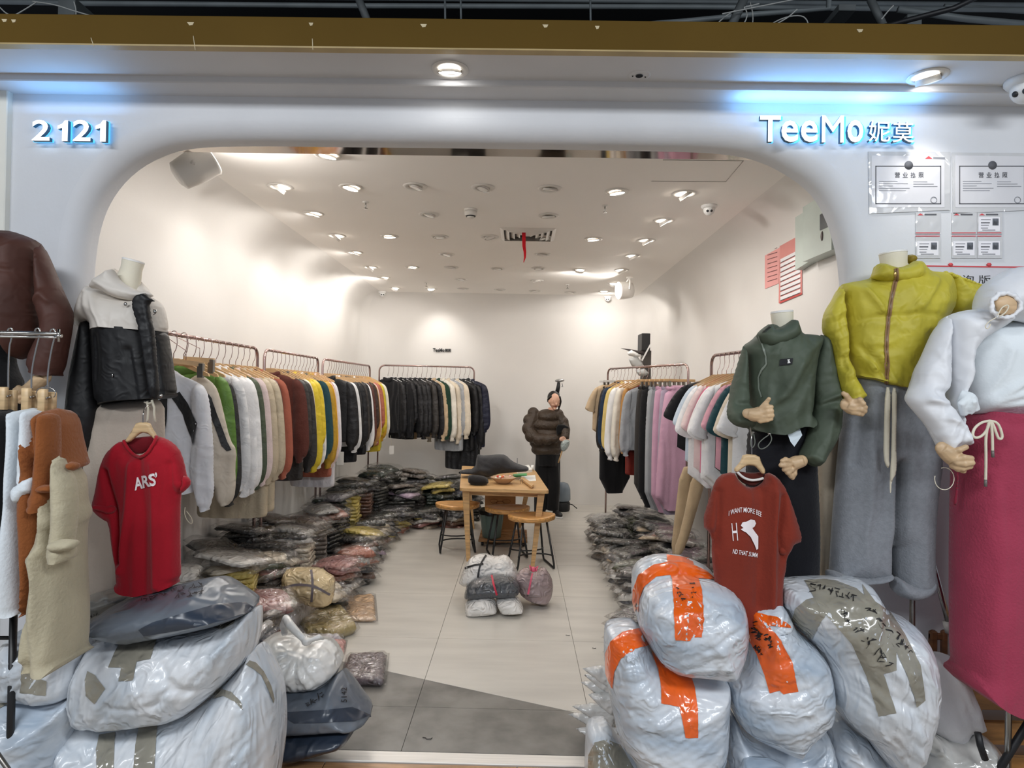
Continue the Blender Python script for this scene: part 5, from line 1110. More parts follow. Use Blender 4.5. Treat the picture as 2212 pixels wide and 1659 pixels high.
R4 = [(1681, 1298), (1681, 1273), (1686, 1259), (1728, 1253), (1781, 1251), (1840, 1251), (1864, 1252), (1878, 1273), (1896, 1305), (1924, 1323), (1956, 1334), (1978, 1362), (1996, 1401), (2000, 1466), (1996, 1519), (1985, 1566), (1967, 1609), (1946, 1650), (1928, 1656), (1906, 1640), (1871, 1591), (1835, 1566), (1799, 1525), (1788, 1484), (1780, 1430), (1760, 1394), (1721, 1357), (1706, 1341), (1697, 1320)]
t, b, v = sack('big white sack with long brown tapes and black handwriting', R4, 2.47, .21, (1880, 1262), 131, dirs=((-.9, .006, 10),), e=.8, cr=[([(1800, 1400), (1850, 1450), (1900, 1470)], .02, -.012)])
decal('tape', [(1738, 1254), (1781, 1252), (1805, 1255), (1850, 1272), (1885, 1302), (1920, 1356), (1936, 1400), (1936, 1448), (1908, 1455), (1936, 1540), (1898, 1547), (1872, 1460), (1840, 1390), (1800, 1345), (1768, 1310)], v, gry, t, hp=8)
decal('tape', [(1862, 1262), (1890, 1300), (1924, 1324), (1960, 1380), (1988, 1435), (1998, 1512), (1981, 1528), (1960, 1462), (1932, 1400), (1895, 1342), (1868, 1290)], v, gry, t, hp=7)
decal('tape', [(1768, 1290), (1790, 1320), (1772, 1345), (1755, 1378), (1735, 1374), (1710, 1345), (1718, 1315), (1742, 1296)], v, gry, t, hp=7)
scribble('handwriting', scr(1750, 1268, 1850, 1295, 8, 20, 41) + scr(1820, 1320, 1925, 1440, 9, 26, 42) + scr(1870, 1310, 1975, 1420, 9, 20, 43), v, ink, t, wpx=1.8)
R1b = [(1364, 1269), (1367, 1237), (1381, 1216), (1410, 1202), (1453, 1199), (1496, 1208), (1531, 1225), (1547, 1251), (1560, 1290), (1540, 1330), (1480, 1345), (1420, 1350), (1378, 1340), (1367, 1312)]
R1 = [(1378, 1345), (1378, 1300), (1395, 1268), (1430, 1250), (1480, 1246), (1530, 1253), (1574, 1266), (1599, 1294), (1606, 1330), (1607, 1376), (1599, 1412), (1583, 1452), (1560, 1458), (1514, 1451), (1460, 1447), (1424, 1427), (1403, 1394), (1384, 1360)]
t, b, v = sack('topmost white sack wrapped with a cross of orange tape', R1, 2.42, .19, (1470, 1250), 141, m=sackm2, dirs=((.1, .003, 10),), e=.8)
b2_ = cushion('bag_top', R1b, 2.56, .16, sackm, t, h=.011, e=.8, f=fsum(crink(.005, 8, 5), radial(.012, P2([(1453, 1210)], 2.56)[0], 26, 6, .2)))
v2_ = bvh(b, b2_)
decal('tape', [(1440, 1199), (1494, 1207), (1508, 1248), (1516, 1275), (1521, 1330), (1516, 1376), (1495, 1377), (1492, 1384), (1459, 1382), (1455, 1305), (1452, 1252), (1442, 1225)], v2_, ora, t, hp=7)
decal('tape', [(1442, 1215), (1412, 1221), (1380, 1242), (1368, 1275), (1367, 1300), (1373, 1327), (1380, 1322), (1382, 1296), (1392, 1268), (1418, 1246), (1453, 1242)], v2_, ora, t, hp=6)
decal('tape', [(1492, 1218), (1526, 1234), (1546, 1252), (1506, 1250), (1480, 1230)], v2_, ora, t, hp=6)
scribble('handwriting', scr(1462, 1270, 1480, 1300, 4, 14, 51) + scr(1496, 1262, 1500, 1300, 4, 16, 52), v2_, ink, t, wpx=1.8)
# draped white cloth and clear bag on the right
wc2 = cloth('d9dade', var=.03, bump=.2)
t = thing('draped_shirt', at(2060, 1600, 2.58), 'crumpled white shirt thrown over the bags beside the magenta skirt', 'shirt')
cushion('cloth', [(1998, 1412), (2020, 1410), (2042, 1411), (2065, 1426), (2080, 1455), (2095, 1490), (2110, 1530), (2123, 1570), (2106, 1576), (2078, 1582), (2076, 1618), (2068, 1622), (2050, 1610), (2014, 1586), (1994, 1566), (1996, 1500)], 2.60, .09, wc2, t, h=.009, f=fsum(crink(.014, 6, 151), dirf(.01, -1.2, 10, 1.5, 153)))
clearb = mat('cloudy_film', 'c4c4c0', rough=.25, coat=.8, var=.1, bump=.8, bs=9.0, kind='crinkle', c2='a8a8a4')
sack('cloudy plastic bag of clothes on the floor below the white shirt', [(1990, 1565), (2030, 1590), (2075, 1590), (2110, 1578), (2140, 1600), (2160, 1630), (2164, 1660), (2140, 1768), (1990, 1768), (1980, 1660)], 2.56, .13, (2130, 1600), 161, m=clearb, group=None, name='plastic_bag', cat='bag')
MB().tube([at(2112, 1582, 2.42), at(2118, 1612, 2.41), at(2128, 1640, 2.41)], .012, 8).build('dark_strap', blk, label='short dark strap lying on the cloudy plastic bag', cat='strap')
# wooden pallet bench lower right
pine = mat('pine_wood', 'b07f48', rough=.45, var=.22, vs_=4.0, stretch=(1.5, 8, 8), bump=.08, bs=20.0, coat=.2)
x0, x1 = at(2050, 1500, 2.70)[0], 3.0
t = thing('pallet_bench', ((x0 + x1) / 2, 2.70, 0), 'low pine plank bench behind the skirt at the lower right corner', 'bench')
for i, (za, zb) in enumerate(((.34, .44), (.2, .29), (.06, .15))):
    MB().bbox((x0, 2.66, za), (x1, 2.685, zb), .004).build('plank', pine, t, auto=30)
for i, x in enumerate((x0 + .06, x0 + .5, x0 + .95)): MB().bbox((x, 2.69, 0), (x + .07, 2.76, .46), .004).build('post', pine, t, auto=30)
for i in range(2): MB().bbox((x0, 2.66 + i * .07 - .0, .445), (x1, 2.722 + i * .07, .465), .004).build('plank', pine, t, auto=30)
a = at(2030, 1376, 2.74)
t = thing('wooden_chair', (a[0], 2.74, 0), 'dark wooden chair back behind the chrome leg', 'chair')
dw = mat('dark_wood', '6b4428', rough=.4, var=.2, vs_=4.0, stretch=(3, 3, 8))
p0, p1 = at(2010, 1362, 2.74), at(2042, 1362, 2.74)
MB().bbox((p0[0], 2.735, .2), (p0[0] + .03, 2.76, p0[2]), .01).build('back_post', dw, t, auto=30)
MB().bbox((p1[0] - .012, 2.735, .2), (p1[0] + .012, 2.76, p1[2]), .01).build('back_post', dw, t, auto=30)
MB().bbox((p0[0], 2.74, p0[2] - .04), (p1[0] + .012, 2.755, p0[2] - .012), .006).build('top_rail', dw, t, auto=30)
MB().bbox((p0[0], 2.735, 0), (p1[0] + .012, 2.78, .22), .006).build('seat_block', dw, t, auto=30)
t = thing('leaning_pole', at(2069, 1430, 2.66), 'chrome telescopic pole with a white collar leaning behind the skirt', 'pole')
MB().tube([at(2003, 1172, 2.72), at(2049, 1345, 2.68)], .011, 12).build('upper_tube', chrome, t)
MB().tube([at(2045, 1342, 2.68), at(2051, 1366, 2.678)], .016, 12).build('collar', mat('grey_collar', 'a9a5a0', rough=.5), t)
q = at(2075, 1450, 2.655); q2 = at(2049, 1355, 2.68); d = (q - q2) / np.linalg.norm(q - q2); e_ = q2 + d * (q2[2] / -d[2])
MB().tube([q2, e_], .009, 12).build('lower_tube', chrome, t)
t = thing('black_tripod_leg', (at(2190, 1600, 2.45)[0], 2.45, 0), 'black round tripod leg slanting at the lower right corner', 'tripod')
a = at(2222, 1560, 2.44); b_ = at(2160, 1659, 2.44); d = (b_ - a) / np.linalg.norm(b_ - a); e_ = a + d * (a[2] / -d[2])
MB().tube([a - d * .3, e_], .014, 12).build('leg', blk, t)
a = at(-6, 1630, 2.1); 
t = thing('steel_rod', at(10, 1655, 2.1), 'grey steel rod slanting at the lower left corner', 'rod')
a = at(-10, 1622, 2.1); b_ = at(22, 1668, 2.1); d = (b_ - a) / np.linalg.norm(b_ - a); e_ = b_ + d * (b_[2] / -d[2])
MB().tube([a - d * .2, e_], .008, 10).build('tube', mat('dull_steel', '8f8b86', rough=.35, metal=1), t)
# ================================================================ racks and the clothes on them
rose = mat('rose_metal', 'b59c98', rough=.25, metal=1, var=.02)
def rack(label, p0, p1, z, r=.011, group='clothes racks along the walls'):
    """p0, p1: (x, y) ends of the rail; a rounded inverted U with floor bars"""
    a = np.array([*p0, 0.0]); b = np.array([*p1, 0.0]); d = _n(b - a); n = np.array([-d[1], d[0], 0])
    t = thing('clothes_rack', (a + b) / 2, label, 'clothes rack', group)
    rr = .07; zz = np.array([0, 0, 1.])
    arc0 = [a + d * (rr - rr * math.cos(q)) * 1 + zz * (z - rr + rr * math.sin(q)) for q in np.linspace(0, PI / 2, 6)]
    arc1 = [b - d * (rr - rr * math.cos(q)) + zz * (z - rr + rr * math.sin(q)) for q in np.linspace(PI / 2, 0, 6)]
    MB().tube(arc0[-1:] + arc1[:1], r, 10).build('rail', rose, t)
    MB().tube([a + zz * .02] + arc0, r, 10).build('post', rose, t)
    MB().tube(arc1 + [b + zz * .02], r, 10).build('post', rose, t)
    for q in (a, b): MB().tube([q - n * .22 + zz * .012, q + n * .22 + zz * .012], r, 8).build('foot', rose, t)
    MB().tube([a + zz * .16, b + zz * .16], r * .8, 8).build('lower_bar', rose, t)
    return t
hb = None
def local(name, outline, T, m, parent, h=.018, R=None, f=None, hem=None, dy=0.0, du=0.0, smooth=1, auto=80):
    v, fc = sheet2d(np.array(outline, float), T, h, R, 1, f, smooth, 1.0, None, [np.array(q, float) for q in hem] if hem else None)
    v[:, 1] += dy; v[:, 0] += du
    return put(name, v, fc, m, parent, auto=auto if hem else None)
def mirror(q): return [(-x, z) for x, z in q[::-1]]
def proto(kind, seed):
    """a garment hanging in the X-Z plane, its neck at the origin"""
    t = thing(kind, (0, 0, 0), None, None); W = cloth('ffffff')
    f = fsum(hangf(.011, 13, .8, seed), crink(.003, 14, seed))
    if kind == 'jacket' or kind == 'shirt' or kind == 'coat':
        L = {'jacket': .66, 'shirt': .68, 'coat': .96}[kind]; s = .016 if kind == 'shirt' else .022
        local('body', [(-.07, .015), (-.05, -.015), (0, -.03), (.05, -.015), (.07, .015), (.22, -.05), (.235, -.14), (.225, -.3), (.235, -L + .04), (.22, -L), (-.22, -L), (-.235, -L + .04), (-.225, -.3), (-.235, -.14), (-.22, -.05)], s, W, t, f=f, hem=[[(.22, -L), (-.22, -L)]], R=.05)
        sl = [(.17, -.035), (.215, -.045), (.25, -.09), (.275, -.2), (.29, -.36), (.30, -.5), (.302, -.6), (.285, -.68), (.256, -.705), (.252, -.74), (.205, -.74), (.202, -.705), (.18, -.67), (.175, -.6), (.18, -.4), (.175, -.2), (.165, -.1)]
        g = fsum(hangf(.010, 14, 1.2, seed + 4), dirf(.006, .2, 22, 2, seed))
        local('sleeve', sl, s * 1.15, W, t, f=g, dy=-.012, hem=[[(.252, -.74), (.205, -.74)]], R=.05)
        local('sleeve', mirror(sl), s * 1.15, W, t, f=g, dy=-.012, hem=[[(-.252, -.74), (-.205, -.74)]], R=.05)
        local('collar', [(-.085, .02), (-.06, .035), (0, .01), (.06, .035), (.085, .02), (.075, -.03), (.03, -.045), (0, -.05), (-.03, -.045), (-.075, -.03)], .02, W, t, h=.013)
    elif kind == 'tee':
        L = .62
        local('body', [(-.08, .01), (-.05, -.03), (0, -.05), (.05, -.03), (.08, .01), (.20, -.04), (.23, -.12), (.225, -.3), (.23, -L), (-.23, -L), (-.225, -.3), (-.23, -.12), (-.20, -.04)], .02, W, t, f=f, hem=[[(.23, -L), (-.23, -L)]], R=.04)
        sl = [(.16, -.03), (.20, -.04), (.245, -.1), (.29, -.2), (.315, -.28), (.30, -.31), (.24, -.335), (.20, -.33), (.19, -.2), (.17, -.1)]
        local('sleeve', sl, .026, W, t, f=hangf(.006, 12, 1.5, seed + 4), dy=-.01, hem=[[(.315, -.28), (.30, -.31), (.24, -.335), (.20, -.33)]], R=.04)
        local('sleeve', mirror(sl), .026, W, t, f=hangf(.006, 12, 1.5, seed + 5), dy=-.01, hem=[[(-.315, -.28), (-.30, -.31), (-.24, -.335), (-.20, -.33)]], R=.04)
    elif kind == 'trousers':
        L = .92
        local('leg', [(-.14, 0), (.14, 0), (.16, -.12), (.175, -.4), (.17, -L), (-.17, -L), (-.175, -.4), (-.16, -.12)], .035, W, t, f=fsum(hangf(.011, 12, .5, seed)), hem=[[(.14, 0), (-.14, 0)], [(.17, -L), (-.17, -L)]], R=.05)
        local('waistband', [(-.145, .012), (.145, .012), (.145, -.03), (-.145, -.03)], .04, W, t, f=dirf(.006, 1.5, 60, 2, seed), R=.03)
    elif kind == 'skirt':
        L = .86
        local('panel', [(-.13, 0), (.13, 0), (.17, -.2), (.2, -.5), (.22, -L), (-.22, -L), (-.2, -.5), (-.17, -.2)], .04, W, t, f=hangf(.014, 14, .4, seed), hem=[[(.13, 0), (-.13, 0)], [(.22, -L), (-.22, -L)]], R=.05)
        local('waistband', [(-.135, .012), (.135, .012), (.135, -.03), (-.135, -.03)], .045, W, t, f=dirf(.006, 1.5, 60, 2, seed), R=.03)
    for c in t.children: WV.pop(c.name, None)
    return t
PROT = {}
USED = set()
def garment(kind, var, loc, rz, m, label, group=None, parts=None, scale=1.0, sz=1.0):
    key = (kind, var)
    if key not in PROT: PROT[key] = proto(kind, 7 * var + len(kind))
    src = PROT[key]
    if key in USED: o = dup(src)
    else: o = src; USED.add(key)
    o.location = tuple(map(float, loc)); o.rotation_euler = (0, 0, rz); o.scale = (scale, 1, sz)
    o['label'] = label; o['category'] = {'tee': 't-shirt'}.get(kind, kind)
    if 'group' in o.keys(): del o['group']
    if group: o['group'] = group
    for i, c in enumerate(o.children):
        base = c.name.split('.')[0]
        recolour(c, (parts or {}).get(base, m))
    return o
# hanger prototype: hook up to the rail, arched wooden bar
def make_hanger(kind, hookm, barm, hl=.17):
    t = thing('clothes_hanger', (0, 0, 0), None, None)
    q = np.linspace(-2.6, .6, 9)
    pts = [(.0, 0, .03), (.0, 0, .07), (.012, 0, hl * .55), (.018, 0, hl * .75)] + [(0 + .018 * math.sin(a) * -1 if False else .018 * math.cos(a), 0, hl + .012 * 0 + .018 * math.sin(a)) for a in np.linspace(-.6, 3.4, 8)]
    MB().tube(pts, .0022, 5).build('hook', hookm, t)
    if kind == 'arch':
        o = [(-.03, .045), (.03, .045), (.06, .03), (.12, .0), (.185, -.03), (.19, -.045), (.17, -.045), (.10, -.015), (.04, .012), (-.04, .012), (-.10, -.015), (-.17, -.045), (-.19, -.045), (-.185, -.03), (-.12, 0), (-.06, .03)]
        MB().prism([(a, b) for a, b in o][::-1], -.007, .007).build('shoulder_bar', barm, t, smooth=False)
    elif kind == 'wire':
        MB().tube([(-.17, 0, -.03), (-.04, 0, .02), (0, 0, .035), (.04, 0, .02), (.17, 0, -.03)], .004, 6).build('shoulder_bar', barm, t)
    else:
        MB().bbox((-.16, -.008, .02), (.16, .008, .045), .004).build('bar', barm, t, auto=30)
        for x in (-.1, .1): MB().bbox((x - .012, -.012, -.03), (x + .012, .012, .025), .003).build('clip', mat('clip_metal', '8f8a82', rough=.3, metal=1), t, auto=30)
    return t
hw2 = mat('hanger_wood_light', 'cfa878', rough=.45, var=.12, vs_=8.0)
acr = mat('clear_acrylic', 'e4e2de', rough=.1, var=0, alpha=.45)
HP = {'arch': make_hanger('arch', rose, hw2), 'wire': make_hanger('wire', rose, mat('white_plastic', 'ececec', rough=.35)), 'clip': make_hanger('clip', rose, hw2, .15), 'clipclear': make_hanger('clip', rose, acr, .15)}
HU = set()
def hang_on(kind, loc, rz, label, group):
    src = HP[kind]
    if kind in HU: o = dup(src)
    else: o = src; HU.add(kind)
    o.location = tuple(map(float, loc)); o.rotation_euler = (0, 0, rz); o['label'] = label; o['category'] = 'hanger'; o['group'] = group
    return o
ORD = ['first', 'second', 'third', 'fourth', 'fifth', 'sixth', 'seventh', 'eighth', 'ninth', 'tenth', 'eleventh', 'twelfth', 'thirteenth', 'fourteenth', 'fifteenth', 'sixteenth', 'seventeenth', 'eighteenth', 'nineteenth', 'twentieth', 'twenty-first', 'twenty-second', 'twenty-third', 'twenty-fourth', 'twenty-fifth', 'twenty-sixth']
COLR = {'white': 'e9e8e8', 'cream': 'd9cdb9', 'ivory': 'e3ddd0', 'green': '5d8236', 'olive': '4b5440', 'khaki': 'bcae96', 'brown': '5a3028', 'black': '17171a', 'charcoal': '34312f', 'yellow': 'd4bb2e', 'pale pink': 'e2cdca', 'pink': 'd9a0ac', 'tan': 'b98a50', 'dark brown': '3b2a22', 'lime': 'b9bb63', 'navy': '171b30', 'rust': '9c4424', 'mustard': 'c99a2c', 'gold': 'b58e28', 'dark green': '1f3b2c', 'beige': 'c3ab8c', 'grey': '7d8086', 'light grey': 'a2a5a9', 'blue': '26374f', 'cream yellow': 'd8c078', 'dark red': '7c2a22', 'mauve pink': 'c79cb2', 'hot pink': 'd85a86', 'sky': 'c3cfdb', 'teal': '21434a', 'maroon': '46201f', 'terracotta': 'a8604c', 'lilac': 'a497a8', 'white stripe': 'dddbe0'}
def CM(c, ny=False): return (nylon if ny else cloth)(COLR[c], var=.06)
def fill(rowname, group, p0, p1, z, items, hk='arch', tilt=0.0, side=1, drop=.18):
    """hang a row of garments between two rail points (x, y)"""
    p0, p1 = np.array(p0, float), np.array(p1, float); n = len(items); d = p1 - p0; ang = math.atan2(d[1], d[0]) - PI / 2
    cnt = {}
    for i, it in enumerate(items):
        kind, c = it[0], it[1]; opt = it[2] if len(it) > 2 else {}
        a = (i + .5) / n; q = p0 + d * a; rz = ang + tilt + rnd.uniform(-.10, .10) + opt.get('rz', 0)
        dz = opt.get('dz', 0); k = opt.get('hang', 'clip' if kind in ('trousers', 'skirt') else hk)
        loc = (q[0] + opt.get('dx', 0), q[1], z - drop + dz)
        key = (c, kind); cnt[key] = cnt.get(key, 0) + 1
        word = {'tee': 'T-shirt'}.get(kind, kind)
        lab = opt.get('label', f"{c} {word} on the {rowname}, {ORD[i]} piece from its near end")
        pm = {k2: CM(v2, True) for k2, v2 in opt.get('parts', {}).items()}
        garment(kind, rnd.randrange(2), (loc[0], loc[1], loc[2] - (.03 if kind in ('trousers', 'skirt') else .0)), rz, CM(c, kind in ('jacket', 'coat')), lab, None, pm, opt.get('s', rnd.uniform(.95, 1.05)), opt.get('sz', rnd.uniform(.95, 1.04)))
        hang_on(k, (q[0] + opt.get('dx', 0), q[1] + (.0), z - drop), rz, f"hanger of the {c} {word}, {ORD[i]} on the {rowname}", 'hangers on the ' + rowname)
RZ = 1.867
J, S, T_, C, P, K = 'jacket', 'shirt', 'tee', 'coat', 'trousers', 'skirt'
rack('nearest clothes rack along the left wall, packed with white and green jackets', (-1.86, 3.12), (-1.90, 4.66), RZ)
rack('second clothes rack along the left wall, with yellow and dark jackets', (-1.89, 4.76), (-1.91, 6.10), RZ)
rack('third clothes rack along the left wall, with black and brown jackets', (-1.91, 6.24), (-1.86, 8.0), RZ)
fill('nearest left rack', 'g', (-1.86, 3.52), (-1.89, 4.60), RZ, [(J, 'green'), (J, 'charcoal', {'dz': -.02}), (J, 'white'), (S, 'white'), (J, 'white', {'sz': 1.02}), (J, 'olive', {'sz': 1.0}), (S, 'pale pink'), (C, 'khaki', {'sz': 1.0}), (C, 'khaki', {'sz': .98}), (J, 'brown', {'s': .96}), (S, 'terracotta')])
fill('second left rack', 'g', (-1.89, 4.84), (-1.91, 6.04), RZ, [(S, 'brown', {'sz': .9}), (C, 'charcoal', {'sz': .85}), (J, 'charcoal'), (C, 'cream', {'sz': .8, 's': .95}), (J, 'yellow', {'sz': 1.06}), (C, 'yellow', {'sz': .82}), (S, 'white', {'sz': 1.05}), (S, 'teal'), (J, 'gold', {'sz': 1.08}), (S, 'mustard'), (S, 'pale pink', {'sz': 1.1}), (C, 'terracotta', {'sz': .95, 's': .9}), (C, 'white stripe', {'sz': 1.06, 's': .9})])
fill('third left rack', 'g', (-1.90, 6.32), (-1.86, 7.9), RZ, [(J, 'black', {'parts': {}, 's': 1.08}), (J, 'black', {'parts': {'collar': 'white'}}), (S, 'white'), (J, 'black'), (C, 'black', {'sz': .9}), (J, 'black', {'parts': {'body': 'black'}}), (S, 'black'), (J, 'charcoal'), (C, 'black', {'sz': .85}), (S, 'white', {'sz': 1.05}), (S, 'dark brown'), (J, 'brown'), (C, 'dark brown', {'sz': .8}), (S, 'tan'), (S, 'pale pink'), (C, 'terracotta', {'sz': .8}), (C, 'yellow', {'sz': .88}), (J, 'mustard'), (C, 'lime', {'sz': .85}), (S, 'ivory')])
# two loose wooden bars resting on top of the near hangers
for i, (a, b, c, d) in enumerate(((360, 778, 442, 788), (398, 775, 463, 779))):
    p, q = at(a, b, 3.25 + .1 * i), at(c, d, 3.35 + .1 * i)
    t = thing('clip_hanger', (p + q) / 2, ('nearer', 'farther')[i] + ' wooden clip bar hooked on the nearest left rack above the white jacket', 'hanger')
    dd = q - p; mb = MB(); v = []
    for e in (p, q):
        for (u, w_) in ((-.007, -.012), (.007, -.012), (.007, .012), (-.007, .012)): v.append(e + np.array([0, u, w_]))
    mb.add(v, [(0, 1, 2, 3), (7, 6, 5, 4), (0, 4, 5, 1), (1, 5, 6, 2), (2, 6, 7, 3), (3, 7, 4, 0)]); mb.build('bar', hw2, t, smooth=False)
    m_ = (p + q) / 2; MB().tube([m_, m_ + [0, 0, .06], [-1.86, m_[1], RZ - .0], [-1.86, m_[1] + .02, RZ + .015]], .0022, 5).build('hook', rose, t)
    e = q - dd * .1; MB().bbox(tuple(e + [-.015, -.012, -.07]), tuple(e + [.015, .012, .005]), .003).build('clip', mat('clip_metal', '8f8a82', rough=.3, metal=1), t, auto=30)
# back-left rack along the rear
bp0, bp1 = (-1.82, 8.35), (-.60, 8.45)
rack('clothes rack in the back left corner, its end post beside the white wall', bp0, bp1, 1.89)
pk = [(S, 'black'), (J, 'black'), (S, 'black'), (C, 'black', {'sz': .8}), (J, 'black', {'s': 1.05}), (J, 'black', {'s': 1.05}), (J, 'black'), (J, 'charcoal'), (J, 'black'), (S, 'beige', {'sz': 1.05}), (S, 'dark green'), (J, 'ivory', {'sz': 1.05}), (J, 'cream', {'sz': 1.1}), (C, 'light grey', {'sz': .95}), (J, 'cream'), (C, 'black', {'sz': .95}), (C, 'black', {'sz': 1.2}), (C, 'navy', {'sz': .9})]
for i, it in enumerate(pk): pk[i] = (it[0], it[1], dict(it[2] if len(it) > 2 else {}, rz=.95 + (0.25 if i > 14 else 0)))
fill('back left corner rack', 'g', (-1.74, 8.36), (-.64, 8.45), 1.89, pk, hk='wire')
# right racks
rack('far clothes rack on the right, with trousers and a pink skirt', (1.02, 7.55), (1.53, 5.92), RZ)
rack('near clothes rack on the right, with white and pink T-shirts', (1.34, 4.56), (1.48, 3.35), RZ)
fill('far right rack', 'g', (1.50, 6.02), (1.05, 7.48), RZ, [(K, 'mauve pink', {'sz': 1.33, 's': 1.05}), (P, 'lilac', {'sz': 1.30}), (P, 'mauve pink', {'sz': 1.30}), (P, 'grey', {'sz': 1.30, 's': .9}), (P, 'light grey', {'sz': 1.30, 's': .9}), (P, 'black', {'sz': 1.30}), (P, 'charcoal', {'sz': 1.23}), (S, 'light grey', {'dz': -.03}), (C, 'dark red', {'sz': .95, 's': .8, 'dz': -.03}), (S, 'tan', {'s': .8}), (J, 'ivory', {'sz': 1.1}), (J, 'white', {'sz': 1.1}), (S, 'cream yellow', {'sz': 1.0}), (S, 'blue'), (S, 'charcoal'), (P, 'black', {'sz': 1.30, 's': 1.1, 'hang': 'clipclear'}), (T_, 'beige', {'hang': 'clipclear'})])
fill('near right rack', 'g', (1.44, 3.62), (1.35, 4.50), RZ, [(T_, 'white', {'s': 1.05}), (T_, 'cream'), (T_, 'teal'), (T_, 'pink'), (T_, 'charcoal', {'s': .95}), (T_, 'white', {'s': 1.1, 'sz': 1.1}), (T_, 'white', {'sz': 1.15}), (T_, 'hot pink', {'sz': 1.1}), (T_, 'pale pink', {'sz': 1.05}), (T_, 'white', {'sz': 1.15, 's': 1.05}), (T_, 'sky', {'sz': 1.0}), (T_, 'black', {'sz': .85, 's': 1.15})], tilt=-.18)
# beige fabric rolls / trousers standing below the near right rack
be2 = cloth('b39c7c')
for i, (px_, Y, lab) in enumerate(([[(1470, 1010), (1498, 1005), (1492, 1100), (1470, 1200), (1448, 1200), (1458, 1110)], 4.62, 'long beige trouser leg hanging under the near right T-shirts, left'], [[(1498, 1010), (1530, 1020), (1500, 1120), (1482, 1180), (1466, 1204), (1454, 1192), (1472, 1140)], 4.5, 'long beige trouser leg crossing in front below the near right T-shirts'])):
    t = thing('hanging_trousers', at(px_[3][0], px_[3][1], Y), lab, 'trousers')
    cushion('leg', px_, Y, .04, be2, t, h=.014, f=hangf(.01, 10, .6, 400 + i))
# leaning mirror panel by the right wall
t = thing('leaning_mirror', (1.80, 5.0, 0), 'pale green glass panel leaning on the right wall between the two racks', 'mirror')
MB().bbox((1.80, 4.55, .02), (1.815, 5.75, 1.78), .002).build('glass', mat('green_glass', 'b9c2bd', rough=.12, var=.02, spec=.8), t)
MB().bbox((1.816, 4.55, .02), (1.835, 5.75, 1.775), .002).build('backing', mat('mirror_back', '8d938f', rough=.7), t)

# the two jackets nearest the door on the left rack, with black panels
wj = nylon('dadce2', bs=14.0, bump=.2, var=.04); cj = nylon('c9beae', bs=14.0, bump=.2, var=.05); bk2 = nylon('141416', var=.05)
t = thing('jacket', (-1.86, 3.34, 1.0), 'white wind jacket with slanting black panels, frontmost on the nearest left rack', 'jacket')
b = cushion('body', [(300, 812), (350, 806), (371, 802), (378, 799), (394, 812), (420, 822), (440, 834), (450, 860), (453, 900), (455, 960), (440, 1000), (428, 1060), (400, 1068), (300, 1066)], 3.34, .05, wj, t, h=.011, f=fsum(hangf(.008, 10, 1, 901), dirf(.006, 2.0, 14, 2, 902), crink(.004, 12, 903)), hem=[[(428, 1060), (400, 1068), (300, 1066)]])
sl_ = cushion('sleeve', [(425, 826), (441, 834), (450, 858), (455, 895), (461, 969), (460, 1025), (463, 1055), (457, 1086), (450, 1103), (435, 1105), (427, 1088), (420, 1060), (412, 1020), (414, 985), (418, 950), (420, 920), (415, 880), (414, 850)], 3.31, .045, wj, t, h=.010, f=fsum(hangf(.008, 12, 1.5, 905), crink(.006, 16, 906)), hem=[[(450, 1103), (435, 1105)]])
vb = bvh(b, sl_)
decal('black_panel', [(369, 857), (388, 846), (407, 873), (427, 915), (419, 962), (412, 940), (400, 911), (396, 896), (380, 872)], vb, bk2, t, off=.005)
decal('black_panel', [(345, 863), (363, 859), (361, 911), (355, 946), (345, 940)], vb, bk2, t, off=.005)
MB().tube([at(a, c, 3.28) for a, c in chaik_open(np.array([(400, 1096), (398, 1112), (408, 1130), (416, 1132), (415, 1120), (403, 1104)], float), 2)], .0022, 6).build('drawcord', cr, t)
t2 = thing('jacket', (-1.86, 3.44, 1.0), 'cream jacket with a black stripe, second from the door on the nearest left rack', 'jacket')
b = cushion('body', [(400, 826), (428, 807), (443, 814), (465, 832), (475, 856), (484, 895), (497, 950), (512, 972), (508, 1010), (510, 1043), (506, 1077), (492, 1092), (478, 1092), (466, 1080), (462, 1050), (440, 1060), (400, 1060)], 3.44, .05, cj, t2, h=.011, f=fsum(hangf(.010, 11, 1, 911), crink(.005, 13, 913)), hem=[[(492, 1092), (478, 1092)], [(440, 1060), (400, 1060)]])
vb = bvh(b)
decal('black_stripe', [(446, 845), (457, 860), (471, 902), (491, 955), (500, 972), (490, 975), (478, 964), (468, 935), (458, 905), (451, 880)], vb, bk2, t2, off=.005)
for i, (y, lab) in enumerate(((3.34, 'hanger of the white wind jacket with black panels'), (3.44, 'hanger of the cream jacket with a black stripe'))):
    hang_on('arch', (-1.80, y, RZ - .18), .0, lab, 'hangers on the nearest left rack')
for i, (a, c, w_, h_, Y, lab) in enumerate(((735, 990, 16, 28, 6.3, 'white swing tag below the black jackets on the third left rack'), (846, 972, 10, 18, 7.6, 'small white swing tag beside the yellow garments'), (768, 918, 11, 11, 6.9, 'small white patch tag on the black jackets of the third left rack'))):
    p, q = at(a - w_ / 2, c + h_ / 2, Y), at(a + w_ / 2, c - h_ / 2, Y)
    t = thing('swing_tag', (p + q) / 2, lab, 'tag'); MB().box((p[0], Y - .001, p[2]), (q[0], Y + .001, q[2])).build('card', mat('tag_card_white', 'dcd9d2', rough=.6, var=0), t, smooth=False)
    m_ = (p + q) / 2; MB().tube([[m_[0], Y, q[2]], [m_[0] - .02, Y + .02, q[2] + .12]], .001, 4).build('string', cr, t)
